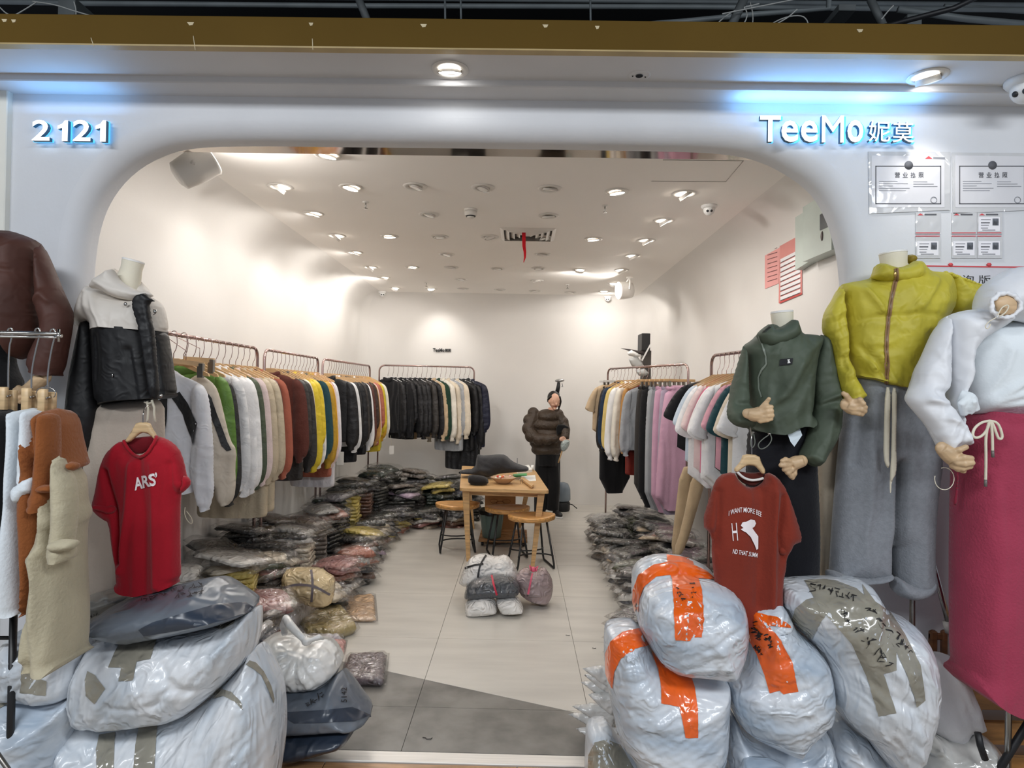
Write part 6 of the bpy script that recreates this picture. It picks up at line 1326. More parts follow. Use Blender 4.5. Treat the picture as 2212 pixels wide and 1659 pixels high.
# ================================================================ bagged clothes stacked on the floor
PK = {'black': '101012', 'charcoal': '23231f', 'grey': '57565a', 'dark grey': '313135', 'white': 'd6d2cc', 'cream': 'cfc3ae', 'beige': 'bba68a', 'terracotta': '9a5a44', 'dusty pink': '9c6a66', 'olive': '3b4029', 'dark green': '16251b', 'yellow': 'c2ad5a', 'brown': '5b3826', 'lilac': 'b7a1b4', 'taupe': '635a52', 'navy': '20243a', 'pale grey': '94938f'}
def pack_mesh(i):
    r = random.Random(i); w_, d_ = .15, .125
    o = [(-w_, -d_), (0, -d_ * 1.02), (w_, -d_), (w_ * 1.02, 0), (w_, d_), (0, d_), (-w_, d_), (-w_ * 1.02, 0)]
    v, f = sheet2d(np.array(o), .017, .026, .03, 1, crink(.008, 11, 500 + i), 1)
    v2 = np.stack([v[:, 0] * (1 + .05 * fbm(v[:, 2] * 9, v[:, 2] * 0, i)), v[:, 2], -v[:, 1] + .017 - .9 * (v[:, 0] ** 2 + v[:, 2] ** 2) + .012 * fbm(v[:, 0] * 7, v[:, 2] * 7, 40 + i)], 1); f = [tuple(reversed(q)) for q in f]
    me = mesh_of('folded', v2, f)
    w_, d_ = .168, .135
    o = [(-w_, -d_), (w_ * .9, -d_), (w_ * 1.12, -d_ * .8), (w_ * 1.15, d_ * .7), (w_ * .9, d_), (-w_, d_)]
    v, f = sheet2d(np.array(o), .0175, .03, .06, 1, crink(.010, 12, 600 + i), 0)
    dr = np.maximum(np.abs(v[:, 0]) - .14, 0) + np.maximum(np.abs(v[:, 2]) - .115, 0)
    v2 = np.stack([v[:, 0], v[:, 2], -v[:, 1] * 1.1 + .019 - dr * .25], 1); f = [tuple(reversed(q)) for q in f]
    return me, mesh_of('film', v2, f)
PM = [pack_mesh(i) for i in range(6)]
for a, b in PM:
    a.materials.append(packed('888888')); b.materials.append(film())
NP = [0]
def pack(x, y, z, rz, c, label, tx=0, ty=0, s=1.0, sz=1.0, fl=True, tagc=None, sy=None):
    i = NP[0] % len(PM); NP[0] += 1
    t = thing('bagged_garment', (x, y, z), label, 'packed clothing', 'bagged clothes stacked on the floor'); t.rotation_euler = (tx, ty, rz); t.scale = (s, sy or s, sz)
    o = bpy.data.objects.new('folded_garment', PM[i][0]); COL.objects.link(o); o.parent = t; recolour(o, packed(PK[c]))
    if fl: p = bpy.data.objects.new('plastic_bag_film', PM[i][1]); COL.objects.link(p); p.parent = t
    if tagc: MB().bbox((-.035, -.02, .036 * 1), (.035, .02, .0375), .001)
    return t
KH = .036
def stack(x, y, n, cols, name, rz=0, hide=0, jit=.03, s=1.0):
    """hide: how many low ones nobody sees (left out of the individuals, kept as filler)"""
    r = rnd; z = .0
    if hide:
        mb = MB(); zz = 0
        for k in range(hide):
            a = rz + r.uniform(-.12, .12); R = rotm('Z', a); zc = zz
            v = [(-.15 * s, -.12 * s, zc), (.15 * s, -.12 * s, zc), (.15 * s, .12 * s, zc), (-.15 * s, .12 * s, zc)]
            q = MB().bbox((-.15 * s, -.12 * s, zc + .001), (.15 * s, .12 * s, zc + KH - .001), .012); mb.add([R @ np.array(p) + [x, y, 0] for p in q.v], q.f); zz += KH
        mb.build('buried_clothes', packed(PK[cols[0]]), label=f'lower buried layers of bagged clothes in the {name}', cat='packed clothing', kind='stuff', group='buried layers of bagged clothes'); z = zz
    for k in range(n):
        c = cols[k % len(cols)]
        pack(x + r.uniform(-jit, jit), y + r.uniform(-jit, jit), z, rz + r.uniform(-.7, .7), c, f"{c} bagged garment, {'top' if k == n - 1 else ORD[n - 1 - k] + ' from top'}, {name}", r.uniform(-.16, .12) - .04, r.uniform(-.15, .15), s * r.uniform(.9, 1.15), r.uniform(.85, 1.3))
        z += KH * r.uniform(.92, 1.04)
    return z
def wpos(a, b, Y): q = at(a, b, Y); return q[0], q[1]
# left, along the aisle from the door inwards: (x, y, individuals, buried, colours)
LE = [(-1.36, 4.60, 6, 0, ['dark grey', 'white', 'charcoal', 'black', 'cream', 'cream']), (-1.40, 4.95, 8, 0, ['charcoal', 'taupe', 'white', 'dark grey', 'beige', 'terracotta', 'dusty pink', 'dusty pink']), (-1.34, 5.3, 8, 0, ['black', 'white', 'brown', 'dark grey', 'white', 'terracotta', 'pale grey', 'terracotta']), (-1.40, 5.68, 8, 0, ['charcoal', 'terracotta', 'brown', 'white', 'dark grey', 'white', 'brown', 'black']),
      (-1.42, 6.06, 8, 0, ['dark grey', 'black', 'lilac', 'charcoal', 'white', 'black', 'black', 'yellow']), (-1.44, 6.44, 8, 0, ['black', 'lilac', 'white', 'brown', 'white', 'cream', 'cream', 'charcoal']), (-1.42, 6.82, 8, 0, ['white', 'yellow', 'charcoal', 'dark grey', 'charcoal', 'grey', 'taupe', 'charcoal']), (-1.36, 7.2, 8, 0, ['white', 'terracotta', 'yellow', 'yellow', 'dark grey', 'charcoal', 'grey', 'dark grey']),
      (-1.05, 7.5, 6, 0, ['cream', 'dusty pink', 'white', 'yellow', 'dark grey', 'charcoal']), (-.72, 7.62, 6, 0, ['terracotta', 'brown', 'cream', 'white', 'dark grey', 'black'])]
for i, (x, y, n, hd_, cc) in enumerate(LE): stack(x, y, n, cc, f'{ORD[i]} left aisle stack from the door', rz=rnd.uniform(-.3, .3), hide=hd_)
LM = [(-1.78, 4.0, 4, 12, ['yellow', 'cream', 'white', 'white']), (-1.72, 4.35, 4, 9, ['taupe', 'dusty pink', 'olive', 'cream']), (-1.74, 4.7, 4, 9, ['olive', 'cream', 'white', 'black']), (-1.76, 5.05, 4, 10, ['cream', 'white', 'charcoal', 'pale grey']), (-1.76, 5.42, 4, 10, ['taupe', 'charcoal', 'cream', 'taupe']), (-1.76, 5.8, 4, 11, ['black', 'terracotta', 'terracotta', 'pale grey']), (-1.8, 6.18, 4, 12, ['black', 'black', 'dark green', 'grey']),
      (-1.78, 6.6, 4, 13, ['yellow', 'black', 'charcoal', 'charcoal']), (-1.74, 7.0, 4, 13, ['brown', 'grey', 'charcoal', 'charcoal']), (-1.68, 7.4, 5, 13, ['charcoal', 'dark grey', 'grey', 'black', 'dark green']), (-1.38, 7.62, 5, 8, ['charcoal', 'dark grey', 'lilac', 'charcoal', 'taupe']), (-1.62, 7.85, 4, 14, ['charcoal', 'dark green', 'black', 'dark green']), (-1.25, 7.98, 5, 12, ['taupe', 'grey', 'charcoal', 'taupe', 'taupe']), (-.95, 7.85, 4, 9, ['dark green', 'yellow', 'dark green', 'yellow']), (-.85, 8.2, 4, 10, ['olive', 'dark green', 'olive', 'charcoal']), (-.62, 8.0, 4, 6, ['charcoal', 'black', 'charcoal', 'navy'])]
for i, (x, y, n, hd_, cc) in enumerate(LM): stack(x, y, n, cc, f'{ORD[i]} left inner stack from the door', rz=rnd.uniform(-.4, .4), hide=hd_, jit=.05, s=1.08)
for i, (x, y, n, hd_, cc) in enumerate([(-1.99, 3.75, 3, 12, ['white', 'white', 'white']), (-2.0, 4.3, 3, 12, ['white', 'black', 'charcoal']), (-2.0, 4.75, 3, 13, ['black', 'charcoal', 'black']), (-2.0, 5.3, 2, 13, ['charcoal', 'taupe'])]):
    stack(x, y, n, cc, f'{ORD[i]} stack against the left wall', hide=hd_, jit=.03, s=1.05)
# loose ones near the front left
pack(-1.52, 3.9, 0.30, .5, 'dusty pink', 'dusty pink bagged garment on the front end of the left pile', .2, .1, 1.1)
fr = [(-1.62, 3.55, .0, 'taupe'), (-1.6, 3.6, .036, 'white'), (-1.66, 3.52, .072, 'pale grey'), (-1.6, 3.66, .108, 'cream'), (-1.64, 3.6, .144, 'pale grey'), (-1.6, 3.75, .18, 'beige'), (-1.62, 3.85, .215, 'cream'), (-1.55, 3.9, .25, 'taupe')]
for i, (x, y, z, c) in enumerate(fr): pack(x, y, z, rnd.uniform(-.5, .5), c, f'{c} bagged garment, {ORD[i]} up in the heap behind the carrier bag', rnd.uniform(-.08, .08), rnd.uniform(-.08, .08), 1.25)
# cream bundle tied with grey ribbon
def bundle(label, px, Y, T, m, ties, tm, seed, group=None, folds=14):
    t = thing('tied_bundle', at(np.mean([p[0] for p in px]), max(p[1] for p in px), Y), label, 'packed clothing', group)
    b = cushion('folded_stack', px, Y, T, m, t, h=.010, e=.7, f=fsum(dirf(.012, .05, folds, 1.2, seed), crink(.006, 14, seed)))
    v = bvh(b)
    for q in ties: scribble('tie', [chaik_open(np.array(q, float), 2)], v, tm, t, wpx=5 if tm is gtie else 4, off=.004)
    return t, b, v
gtie = mat('grey_tie', '6d6468', rough=.6)
bundle('cream folded stack bound crosswise with a grey ribbon on the left pile edge', [(612, 1232), (640, 1226), (690, 1228), (702, 1240), (722, 1250), (720, 1290), (714, 1308), (680, 1308), (640, 1292), (614, 1280)], 4.25, .13, packed('cfb98f'), [[(612, 1270), (640, 1262), (680, 1266), (712, 1285)], [(672, 1232), (676, 1262), (673, 1300)]], gtie, 701)
# flat single packs lying on the floor
def floor_pack(label, px, c, h_=.03, seed=0, cat='packed clothing', z=0.0, flm=True):
    """px: outline on the floor plane, given by pixels"""
    P = np.array([onz(a, b, z)[:2] for a, b in px]); v, f = sheet2d(P, h_ / 2, .018, .02, 1, crink(.006, 13, seed), 0)
    v2 = np.stack([v[:, 0], v[:, 2], -v[:, 1] + h_ / 2 + z], 1); f = [tuple(reversed(q)) for q in f]
    t = thing('bagged_garment', (*P.mean(0), z), label, cat); o = put('folded_garment', v2, f, packed(c), t)
    if flm:
        c0 = P.mean(0); P2_ = c0 + (P - c0) * 1.13; v, f = sheet2d(P2_, h_ * .55, .026, .06, 1, crink(.009, 13, seed + 1), 0)
        put('plastic_bag_film', np.stack([v[:, 0], v[:, 2], np.maximum(-v[:, 1] + h_ * .55 + z, z + .001)], 1), [tuple(reversed(q)) for q in f], film(), t)
    return t
floor_pack('peach bagged garment lying flat on the floor beside the left pile', [(742, 1294), (808, 1290), (812, 1345), (740, 1346)], 'c9a680', .03, 1)
floor_pack('khaki gold bagged garment with shiny film, in front of the peach one', [(630, 1345), (735, 1320), (770, 1370), (720, 1388), (660, 1385)], 'a3915c', .08, 2)
floor_pack('pink bagged garment showing behind the tied carrier bag', [(690, 1388), (748, 1390), (742, 1420), (700, 1425)], 'd99a98', .03, 3)
floor_pack('mauve grey bagged garment on the dark floor tiles', [(752, 1428), (836, 1424), (828, 1486), (738, 1484)], '6d6268', .05, 4)
floor_pack('pale bagged bundle on the floor behind the tied carrier bag', [(560, 1330), (680, 1290), (700, 1330), (640, 1375), (560, 1385)], 'b5aca6', .16, 5)
floor_pack('white bagged garment under the khaki gold one', [(600, 1350), (690, 1350), (740, 1388), (620, 1400)], 'd8d2d2', .05, 6)
for i, (a, b, c, lab) in enumerate([(565, 1352, 'b8b6b4', 'pale grey'), (582, 1366, '3a3c44', 'dark'), (600, 1372, 'e0555f', 'coral')]):
    q = at(a, b, 3.2); t = thing('bagged_garment', (q[0], 3.2, 0), lab + ' folded garment standing on edge behind the tied carrier bag', 'packed clothing')
    MB().bbox((q[0] - .02, 3.12, 0), (q[0] + .02, 3.3, q[2]), .014).build('folded_garment', packed(c), t, auto=40)
# right side piles
RE = [(.93, 4.75, 9, 0, ['dark grey', 'charcoal', 'white', 'grey', 'white', 'dark grey', 'white', 'dark grey', 'dark grey']), (.92, 5.12, 8, 0, ['charcoal', 'taupe', 'white', 'dark grey', 'grey', 'white', 'charcoal', 'olive']), (.93, 5.5, 8, 0, ['grey', 'white', 'cream', 'white', 'white', 'beige', 'grey', 'charcoal']), (.95, 5.88, 8, 0, ['taupe', 'cream', 'white', 'grey', 'white', 'cream', 'charcoal', 'charcoal']), (.92, 6.26, 8, 0, ['beige', 'taupe', 'white', 'dark grey', 'white', 'charcoal', 'taupe', 'charcoal']), (.94, 6.64, 8, 0, ['beige', 'brown', 'cream', 'white', 'charcoal', 'cream', 'black', 'black']), (.95, 7.02, 7, 0, ['white', 'taupe', 'white', 'black', 'white', 'white', 'pale grey']), (.98, 7.4, 6, 0, ['white', 'white', 'cream', 'white', 'white', 'white'])]
for i, (x, y, n, hd_, cc) in enumerate(RE): stack(x, y, n, cc, f'{ORD[i]} right aisle stack from the door', rz=rnd.uniform(-.3, .3), hide=hd_)
RM = [(1.30, 4.85, 4, 7, ['charcoal', 'taupe', 'dusty pink', 'charcoal']), (1.30, 5.25, 4, 8, ['grey', 'charcoal', 'dark grey', 'taupe']), (1.31, 5.65, 4, 8, ['taupe', 'beige', 'terracotta', 'taupe']), (1.32, 6.05, 4, 7, ['charcoal', 'dark grey', 'beige', 'charcoal']), (1.33, 6.5, 4, 7, ['charcoal', 'black', 'charcoal', 'charcoal']), (1.34, 6.95, 3, 7, ['olive', 'taupe', 'grey']), (1.34, 7.4, 3, 6, ['taupe', 'grey', 'taupe'])]
for i, (x, y, n, hd_, cc) in enumerate(RM): stack(x, y, n, cc, f'{ORD[i]} right inner stack from the door', rz=rnd.uniform(-.4, .4), hide=hd_, jit=.05, s=1.08)
for i, (x, y, n, hd_, cc) in enumerate([(1.58, 4.4, 4, 10, ['dusty pink', 'charcoal', 'dusty pink', 'taupe']), (1.5, 4.0, 3, 9, ['dusty pink', 'black', 'dusty pink'])]): stack(x, y, n, cc, f'{ORD[i]} stack below the near right rack', hide=hd_, s=1.1)
# dark bagged garments poking out beside the orange taped sacks
for i in range(6):
    pack(.72 + .02 * (i % 2), 3.95 + .02 * i, .02 + i * .036, .5, ['dark grey', 'white', 'black', 'grey', 'white', 'dark grey'][i], f'bagged garment, {ORD[i]} from the floor, left of the topmost orange taped sack', 0, -.12, .9)
wf_ = mat('white_film', 'dcdcda', rough=.25, coat=.6, var=.03, bump=.6, bs=12.0, kind='crinkle')
for i in range(7):
    a = [(1258, 1444), (1262, 1462), (1256, 1482), (1270, 1500), (1236, 1530), (1228, 1552), (1244, 1574)][i]
    q = at(*a, 3.0); e = at(1330, a[1] + 18, 3.02); t = thing('film_bag_end', (e + q) / 2, f'white plastic bag edge fanning out left of the orange taped sacks, {ORD[i]} of seven', 'plastic bag', 'white bag edges beside the orange sacks')
    p0 = np.array([q[0], q[2]]); p1 = np.array([e[0], e[2]]); dd = (p1 - p0); nn = np.array([-dd[1], dd[0]]) / np.linalg.norm(dd) * .034
    v, f = sheet2d(np.array([p0, p0 + dd * .5 - nn, p1 - nn * 1.6, p1 + nn * 1.6, p0 + dd * .4 + nn]), .03, .012, .02, 1, crink(.004, 20, i), 0); v[:, 1] += 3.0 + .02 * (i % 3)
    put('film', v, f, wf_, t)
# bundles in front of the table
wht = packed('e2e0dd'); 
bundle('white bagged bundle tied with a thin black cord, nearest the table', [(1004, 1222), (1018, 1202), (1044, 1196), (1072, 1204), (1090, 1198), (1104, 1208), (1116, 1226), (1120, 1250), (1104, 1262), (1040, 1268), (990, 1262), (996, 1244)], 4.95, .14, wht, [[(1050, 1200), (1036, 1222), (1032, 1250)], [(996, 1232), (1020, 1222), (1046, 1218)]], mat('black_cord', '1a1a1c', rough=.5), 711)
bundle('dark grey bagged bundle tied with a red ribbon on top of the white ones', [(1004, 1278), (1010, 1260), (1040, 1246), (1075, 1242), (1108, 1246), (1124, 1266), (1122, 1282), (1095, 1290), (1060, 1286), (1030, 1290), (1002, 1290)], 4.70, .13, packed('3d4147'), [[(1062, 1243), (1066, 1262), (1074, 1287)]], mat('red_tie', 'b81f3a', rough=.5), 712)
bundle('left white bagged bundle at the bottom of the heap on the open floor', [(1005, 1300), (1020, 1288), (1050, 1284), (1066, 1290), (1076, 1310), (1074, 1322), (1040, 1326), (1010, 1330), (1004, 1318)], 4.66, .12, wht, [], gtie, 713)
bundle('right white bagged bundle at the bottom of the heap on the open floor', [(1070, 1296), (1078, 1288), (1110, 1284), (1122, 1296), (1134, 1318), (1120, 1322), (1090, 1324), (1078, 1316)], 4.66, .12, wht, [], gtie, 714)
bundle('mauve bagged bundle tied with pink string beside the white heap', [(1112, 1248), (1125, 1230), (1142, 1226), (1152, 1240), (1174, 1222), (1192, 1246), (1196, 1270), (1190, 1294), (1178, 1306), (1150, 1300), (1128, 1288), (1116, 1272)], 4.85, .12, packed('a08d8e'), [[(1152, 1228), (1146, 1256), (1141, 1284)]], mat('pink_string', 'e0607c', rough=.5), 715)
q = MB(); q.ell(at(1152, 1230, 4.72), .02, .02, .02, 10, 7); q.tube([at(1152, 1230, 4.72), at(1144, 1222, 4.72), at(1146, 1232, 4.7)], .006, 6); q.tube([at(1152, 1230, 4.72), at(1162, 1224, 4.72), at(1158, 1234, 4.7)], .006, 6)
q.build('string_bow', mat('pink_string', 'e0607c', rough=.5), label='pink string bow on the mauve bagged bundle', cat='bow')
# staples / debris
for i, (a, b) in enumerate(((922, 1594), (1283, 1400), (1226, 1372))):
    p = onz(a, b, .003); k = (.02, .01, .012)[i]
    MB().tube([p + [-k, .004, 0], p + [-k * .2, 0, 0], p + [0, -k * .5, 0], p + [k, -k * .4, 0], p + [k * 1.2, k * .1, 0]], .0018, 5).build('metal_hook', blk, label=('small bent black hook on the dark tiles near the threshold', 'tiny bent hook on the pale tiles right', 'tiny curled scrap on the pale tiles, farther back')[i], cat='hook')
# ================================================================ table, stools, bin, person, wall items
oak = mat('oak_veneer', 'c9a270', rough=.42, var=.14, vs_=5.0, stretch=(1.2, 14, 14), bump=.04, bs=30.0)
ash = mat('ash_seat', 'd19c5c', rough=.4, var=.22, vs_=7.0, stretch=(1.2, 9, 9), bump=.05, bs=25.0, coat=.2)
tz = .70
c4 = [onz(a, b, tz) for a, b in ((993, 1054), (1186, 1060), (1156, 1016), (998, 1006))]
ctr = sum(c4) / 4
t = thing('dining_table', (ctr[0], ctr[1], 0), 'light oak table covered with odds and ends in the middle of the shop', 'table')
pl = []
for i in range(4):
    p = c4[i][:2]; a = c4[i - 1][:2]; b = c4[(i + 1) % 4][:2]; r = .04
    pa, pb = p + _n(a - p) * r, p + _n(b - p) * r
    for s in np.linspace(0, 1, 5): pl.append(tuple((1 - s) ** 2 * pa + 2 * s * (1 - s) * p + s * s * pb))
MB().prism(pl, tz - .028, tz, axis='z').build('tabletop', oak, t, smooth=False)
feet = [onz(1012, 1212, 0), onz(1150, 1226, 0), onz(1122, 1140, 0), onz(1022, 1142, 0)]
for i in range(4):
    tp_ = c4[i] * .86 + ctr * .14; tp_ = np.array([tp_[0], tp_[1], tz - .028]); ft = feet[i]; v = []
    for q, hw in ((ft, .017), (tp_, .032)):
        for (u, w_) in ((-1, -1), (1, -1), (1, 1), (-1, 1)): v.append(q + np.array([u * hw, w_ * hw, 0]))
    MB().add(v, [(3, 2, 1, 0), (4, 5, 6, 7), (0, 1, 5, 4), (1, 2, 6, 5), (2, 3, 7, 6), (3, 0, 4, 7)]).build('leg', oak, t, smooth=False)
for i in range(4):
    a = c4[i] * .84 + ctr * .16; b = c4[(i + 1) % 4] * .84 + c4[i] * 0 + ctr * .16; d = _n(b - a); n = np.array([-d[1], d[0], 0]) * .011
    v = [a - n, b - n, b + n, a + n]; v = [np.array([p[0], p[1], tz - .08]) for p in v] + [np.array([p[0], p[1], tz - .028]) for p in v]
    MB().add(v, [(3, 2, 1, 0), (4, 5, 6, 7), (0, 1, 5, 4), (1, 2, 6, 5), (2, 3, 7, 6), (3, 0, 4, 7)]).build('apron', oak, t, smooth=False)
fixall = [o for o in t.children]
for o in fixall: fixn(o)
def stool(label, x, y, rz=0.0):
    t = thing('stool', (x, y, 0), label, 'stool', 'round wooden stools at the table')
    R = rotm('Z', rz)
    def W(p): return R @ np.array(p) + [x, y, 0]
    mb = MB(); n = 32; prof = [(.0, .455, 0), (.10, .452, 0), (.165, .460, 0), (.185, .458, 0), (.19, .448, 0), (.185, .425, 0), (.165, .415, 0), (0, .415, 0)]
    v, f = [], []
    for (r, z, _) in prof:
        for k in range(n):
            a = 2 * PI * k / n; rx = max(r, .0005) * (1 + .12 * abs(math.cos(a)) ** 3); v.append(W((rx * math.cos(a) * 1.05, max(r, .0005) * math.sin(a) * .95, z + (.012 * math.cos(a) ** 2 * (r / .19) ** 2 if z > .44 else 0))))
    for i in range(len(prof) - 1):
        for k in range(n): f.append((i * n + k, (i + 1) * n + k, (i + 1) * n + (k + 1) % n, i * n + (k + 1) % n))
    mb.add(v, f); o = mb.build('seat', ash, t); fixn(o)
    for sx in (-1, 1):
        # each side: a bent rod, down, along the floor and up
        pts = [W((sx * .11, .11, .415)), W((sx * .165, .175, .05)), W((sx * .17, .165, .014)), W((sx * .17, .14, .011)), W((sx * .17, -.14, .011)), W((sx * .17, -.165, .014)), W((sx * .165, -.175, .05)), W((sx * .11, -.11, .415))]
        MB().tube(pts, .0095, 10).build('leg', bp_, t)
    arc = [W((.16 * math.cos(a) * 1.0, -.165 + .11 * math.sin(a), .12)) for a in np.linspace(PI, 0, 9)]
    MB().tube(arc, .007, 8).build('footrest', bp_, t)
    arc = [W((.16 * math.cos(a), .165 - .11 * math.sin(a), .12)) for a in np.linspace(PI, 0, 9)]
    MB().tube(arc, .007, 8).build('footrest', bp_, t)
    return t
stool('wooden stool with black rod legs left of the table', -.60, 6.48, .15)
stool('wooden stool with black rod legs under the table, behind the right one', -.10, 6.32, .2)
stool('wooden stool with black rod legs at the right front corner of the table', .13, 5.95, .25)
# bin, box on a dolly
bx, by = at(1062, 1150, 6.75)[0], 6.75
t = thing('waste_bin', (bx, by, 0.07), 'grey-green waste bin lined with a black bag under the table', 'bin')
bm1 = mat('bin_plastic', '6d8480', rough=.5, var=.04)
mb = MB(); mb.lathe((bx, by, .07), [(.09, 0), (.095, .004), (.125, .28), (.128, .285), (.122, .285), (.09, .01)], 4 * 6); mb.build('body', bm1, t)
for k in range(12):
    a = 2 * PI * k / 12; MB().tube([(bx + .093 * math.cos(a), by + .093 * math.sin(a), .08), (bx + .124 * math.cos(a), by + .124 * math.sin(a), .33)], .003, 4).build('rib', bm1, t)
v = []
mb = MB(); rr = [.13 + rnd.uniform(-.004, .006) for _ in range(24)]
for lv, (dr, z) in enumerate(((-.02, .30), (.0, .362), (.012, .355), (.010, .32))):
    for k in range(24):
        a = 2 * PI * k / 24; mb.v.append((bx + (rr[k] + dr) * math.cos(a), by + (rr[k] + dr) * math.sin(a), z + (rnd.uniform(-.012, .012) if lv == 3 else 0)))
for lv in range(3):
    for k in range(24): mb.f.append((lv * 24 + k, lv * 24 + (k + 1) % 24, (lv + 1) * 24 + (k + 1) % 24, (lv + 1) * 24 + k))
mb.build('bin_liner', nylon('17181a', rough=.3), t)
card = mat('cardboard', 'b98a5c', rough=.8, var=.06, bump=.06, bs=60.0)
t = thing('wooden_dolly', (at(1085, 1165, 6.8)[0], 6.85, 0), 'low wooden dolly on small casters under the bin and carton', 'dolly')
dx = at(1085, 1165, 6.8)[0]
for k in range(4): MB().bbox((dx - .24, 6.62 + k * .14, .045), (dx + .26, 6.73 + k * .14, .068), .004).build('slat', mat('raw_wood', 'a47a50', rough=.6, var=.15, stretch=(2, 9, 9)), t, auto=30)
for a in (-.2, .22):
    for b in (6.66, 7.08): MB().lathe((dx + a, b, .022), [(.02, -.012), (.022, -.006), (.022, .006), (.02, .012)], 14, R=rotm('Y', PI / 2)).build('caster', blk, t)
b0 = at(1047, 1108, 7.25); b1 = at(1114, 1064, 7.25)
t = thing('cardboard_box', ((b0[0] + b1[0]) / 2, 7.4, 0), 'brown cardboard carton with a faint line print behind the stools', 'box')
MB().bbox((b0[0], 7.25, .0), (b1[0], 7.6, b1[2]), .004).build('carton', card, t, auto=30)
for k in range(2): MB().bbox((b0[0], 7.245 + k * .18, b1[2]), (b1[0], 7.42 + k * .18, b1[2] + .004), .001).build('flap', card, t, auto=30)
lm = mat('print_brown', '8a6140', rough=.8, var=0)
for k in range(3):
    c = np.array([(b0[0] + b1[0]) / 2 + (k - 1) * .07, 7.248, b1[2] - .10 - (k % 2) * .02]); MB().tube([c + [.045 * math.cos(a), 0, .022 * math.sin(a)] for a in np.linspace(0, 2 * PI, 14)], .002, 4).build('printed_line', lm, t)
# things on the table
def onT(px): return [(a, b) for a, b in px]
jm = cloth('303032', bump=.3, var=.08)
t = thing('jacket', at(1060, 1030, 6.6), 'crumpled charcoal jacket heaped on the table', 'jacket')
cushion('heap', [(988, 1022), (1000, 1014), (1026, 1012), (1030, 985), (1034, 980), (1040, 984), (1060, 983), (1076, 981), (1092, 982), (1106, 996), (1124, 1004), (1142, 1008), (1142, 1018), (1122, 1020), (1090, 1022), (1075, 1024), (1050, 1032), (1030, 1026), (1000, 1024)], 6.65, .16, jm, t, h=.014, f=fsum(dirf(.03, -.5, 8, 1.5, 801), crink(.016, 8, 802)))
t = thing('pouch', at(1034, 1049, 6.15), 'small black folded pouch at the front left of the table', 'pouch')
cushion('pouch_body', [(1010, 1030), (1015, 1025), (1040, 1027), (1054, 1032), (1056, 1046), (1034, 1050), (1012, 1046)], 6.12, .07, cloth('1b191a'), t, h=.010, f=crink(.004, 10, 803))
bc = at(1087, 1046, 6.08); t = thing('bowl', bc, 'faceted beige paper bowl of sweets on the table', 'bowl')
c0 = onz(1087, 1044, tz + .003); mb = MB(); mb.lathe(c0, [(.045, 0), (.06, .004), (.125, .055), (.128, .058), (.120, .056), (.058, .012), (.001, .01)], 8); mb.build('bowl_body', mat('kraft_paper', 'b99c80', rough=.7, var=.05), t, smooth=False)
cols_ = ['d8402f', 'f0efe6', 'e8a23a', 'f3c7c0', 'e9e2cf', 'd66a3c']
for k in range(16):
    a = rnd.uniform(0, 2 * PI); r = rnd.uniform(0, .085); p = c0 + [r * math.cos(a), r * math.sin(a), .052 + rnd.uniform(0, .022)]
    s_ = tag(MB().ell(p, .017, .012, .010, 8, 6, R=rotm('Z', rnd.uniform(0, 3))).build('sweet', mat('wrapper', cols_[k % 6], rough=.3, var=0, coat=.4)), ('red', 'white', 'orange', 'pale pink', 'cream', 'rust')[k % 6] + ' wrapped sweet in the beige bowl on the table', 'sweet', 'wrapped sweets in the bowl')
def slab(name, label, cat, px, z0, z1, m, group=None):
    P = [tuple(onz(a, b, z1)[:2]) for a, b in px]; t = thing(name, (*np.mean(P, 0), z0), label, cat, group); o = MB().prism(P[::-1], z0, z1, axis='z').build('body', m, t, smooth=False); fixn(o); return t
slab('notebook', 'green notebook edge sticking out behind the sweets', 'notebook', [(1108, 1024), (1138, 1022), (1138, 1026), (1110, 1028)], tz, tz + .012, mat('green_cover', '43a35a', rough=.4, var=0))
slab('paper', 'white sheet of paper on the right of the table', 'paper', [(1126, 1028), (1156, 1026), (1158, 1038), (1130, 1040)], tz, tz + .003, mat('paper_white', 'eeeeea', rough=.7, var=0))
t = slab('wooden_stand', 'small tilted wooden phone stand near the table edge', 'stand', [(1124, 1032), (1130, 1030), (1154, 1046), (1148, 1050)], tz + .012, tz + .03, oak)
for a, b in ((1128, 1036), (1148, 1048)):
    q = onz(a, b, tz); MB().tube([q, q + [0, 0, .02]], .003, 6).build('leg', chrome, t)
q0 = onz(1126, 1046, tz); MB().tube([q0 + [-.01, 0, .004], q0 + [-.014, 0, .045], q0 + [.01, .01, .05], q0 + [.012, .0, .004]], .003, 6).build('spectacle_arm', chrome, label='thin metal spectacle frame beside the wooden phone stand', cat='spectacles')
slab('paper_stack', 'stack of white papers at the back right of the table', 'papers', [(1110, 1010), (1142, 1004), (1150, 1014), (1120, 1018)], tz, tz + .03, mat('paper_white', 'eeeeea', rough=.7, var=0))
slab('leaflet', 'orange leaflet lying on the back of the table', 'leaflet', [(1096, 1002), (1112, 998), (1118, 1006), (1100, 1010)], tz, tz + .05, mat('orange_print', 'e08a5c', rough=.5, var=.1))
p = onz(1150, 1016, tz); t = thing('tape_roll', p, 'white tape roll standing at the back right table corner', 'tape roll')
MB().lathe(p + [0, 0, .03], [(.02, -.015), (.03, -.015), (.03, .015), (.02, .015), (.02, -.015)], 18, R=rotm('Y', PI / 2), capa=False, capb=False).build('roll', mat('paper_white', 'eeeeea', rough=.7, var=0), t)
p = onz(1084, 1012, tz); t = thing('tape_roll', p, 'dark ring shaped tape roll behind the charcoal jacket on the table', 'tape roll')
MB().lathe(p + [0, 0, .09], [(.03, -.02), (.045, -.02), (.045, .02), (.03, .02), (.03, -.02)], 18, R=rotm('X', PI / 2.3), capa=False, capb=False).build('roll', mat('dark_tape', '2a1f22', rough=.4), t)
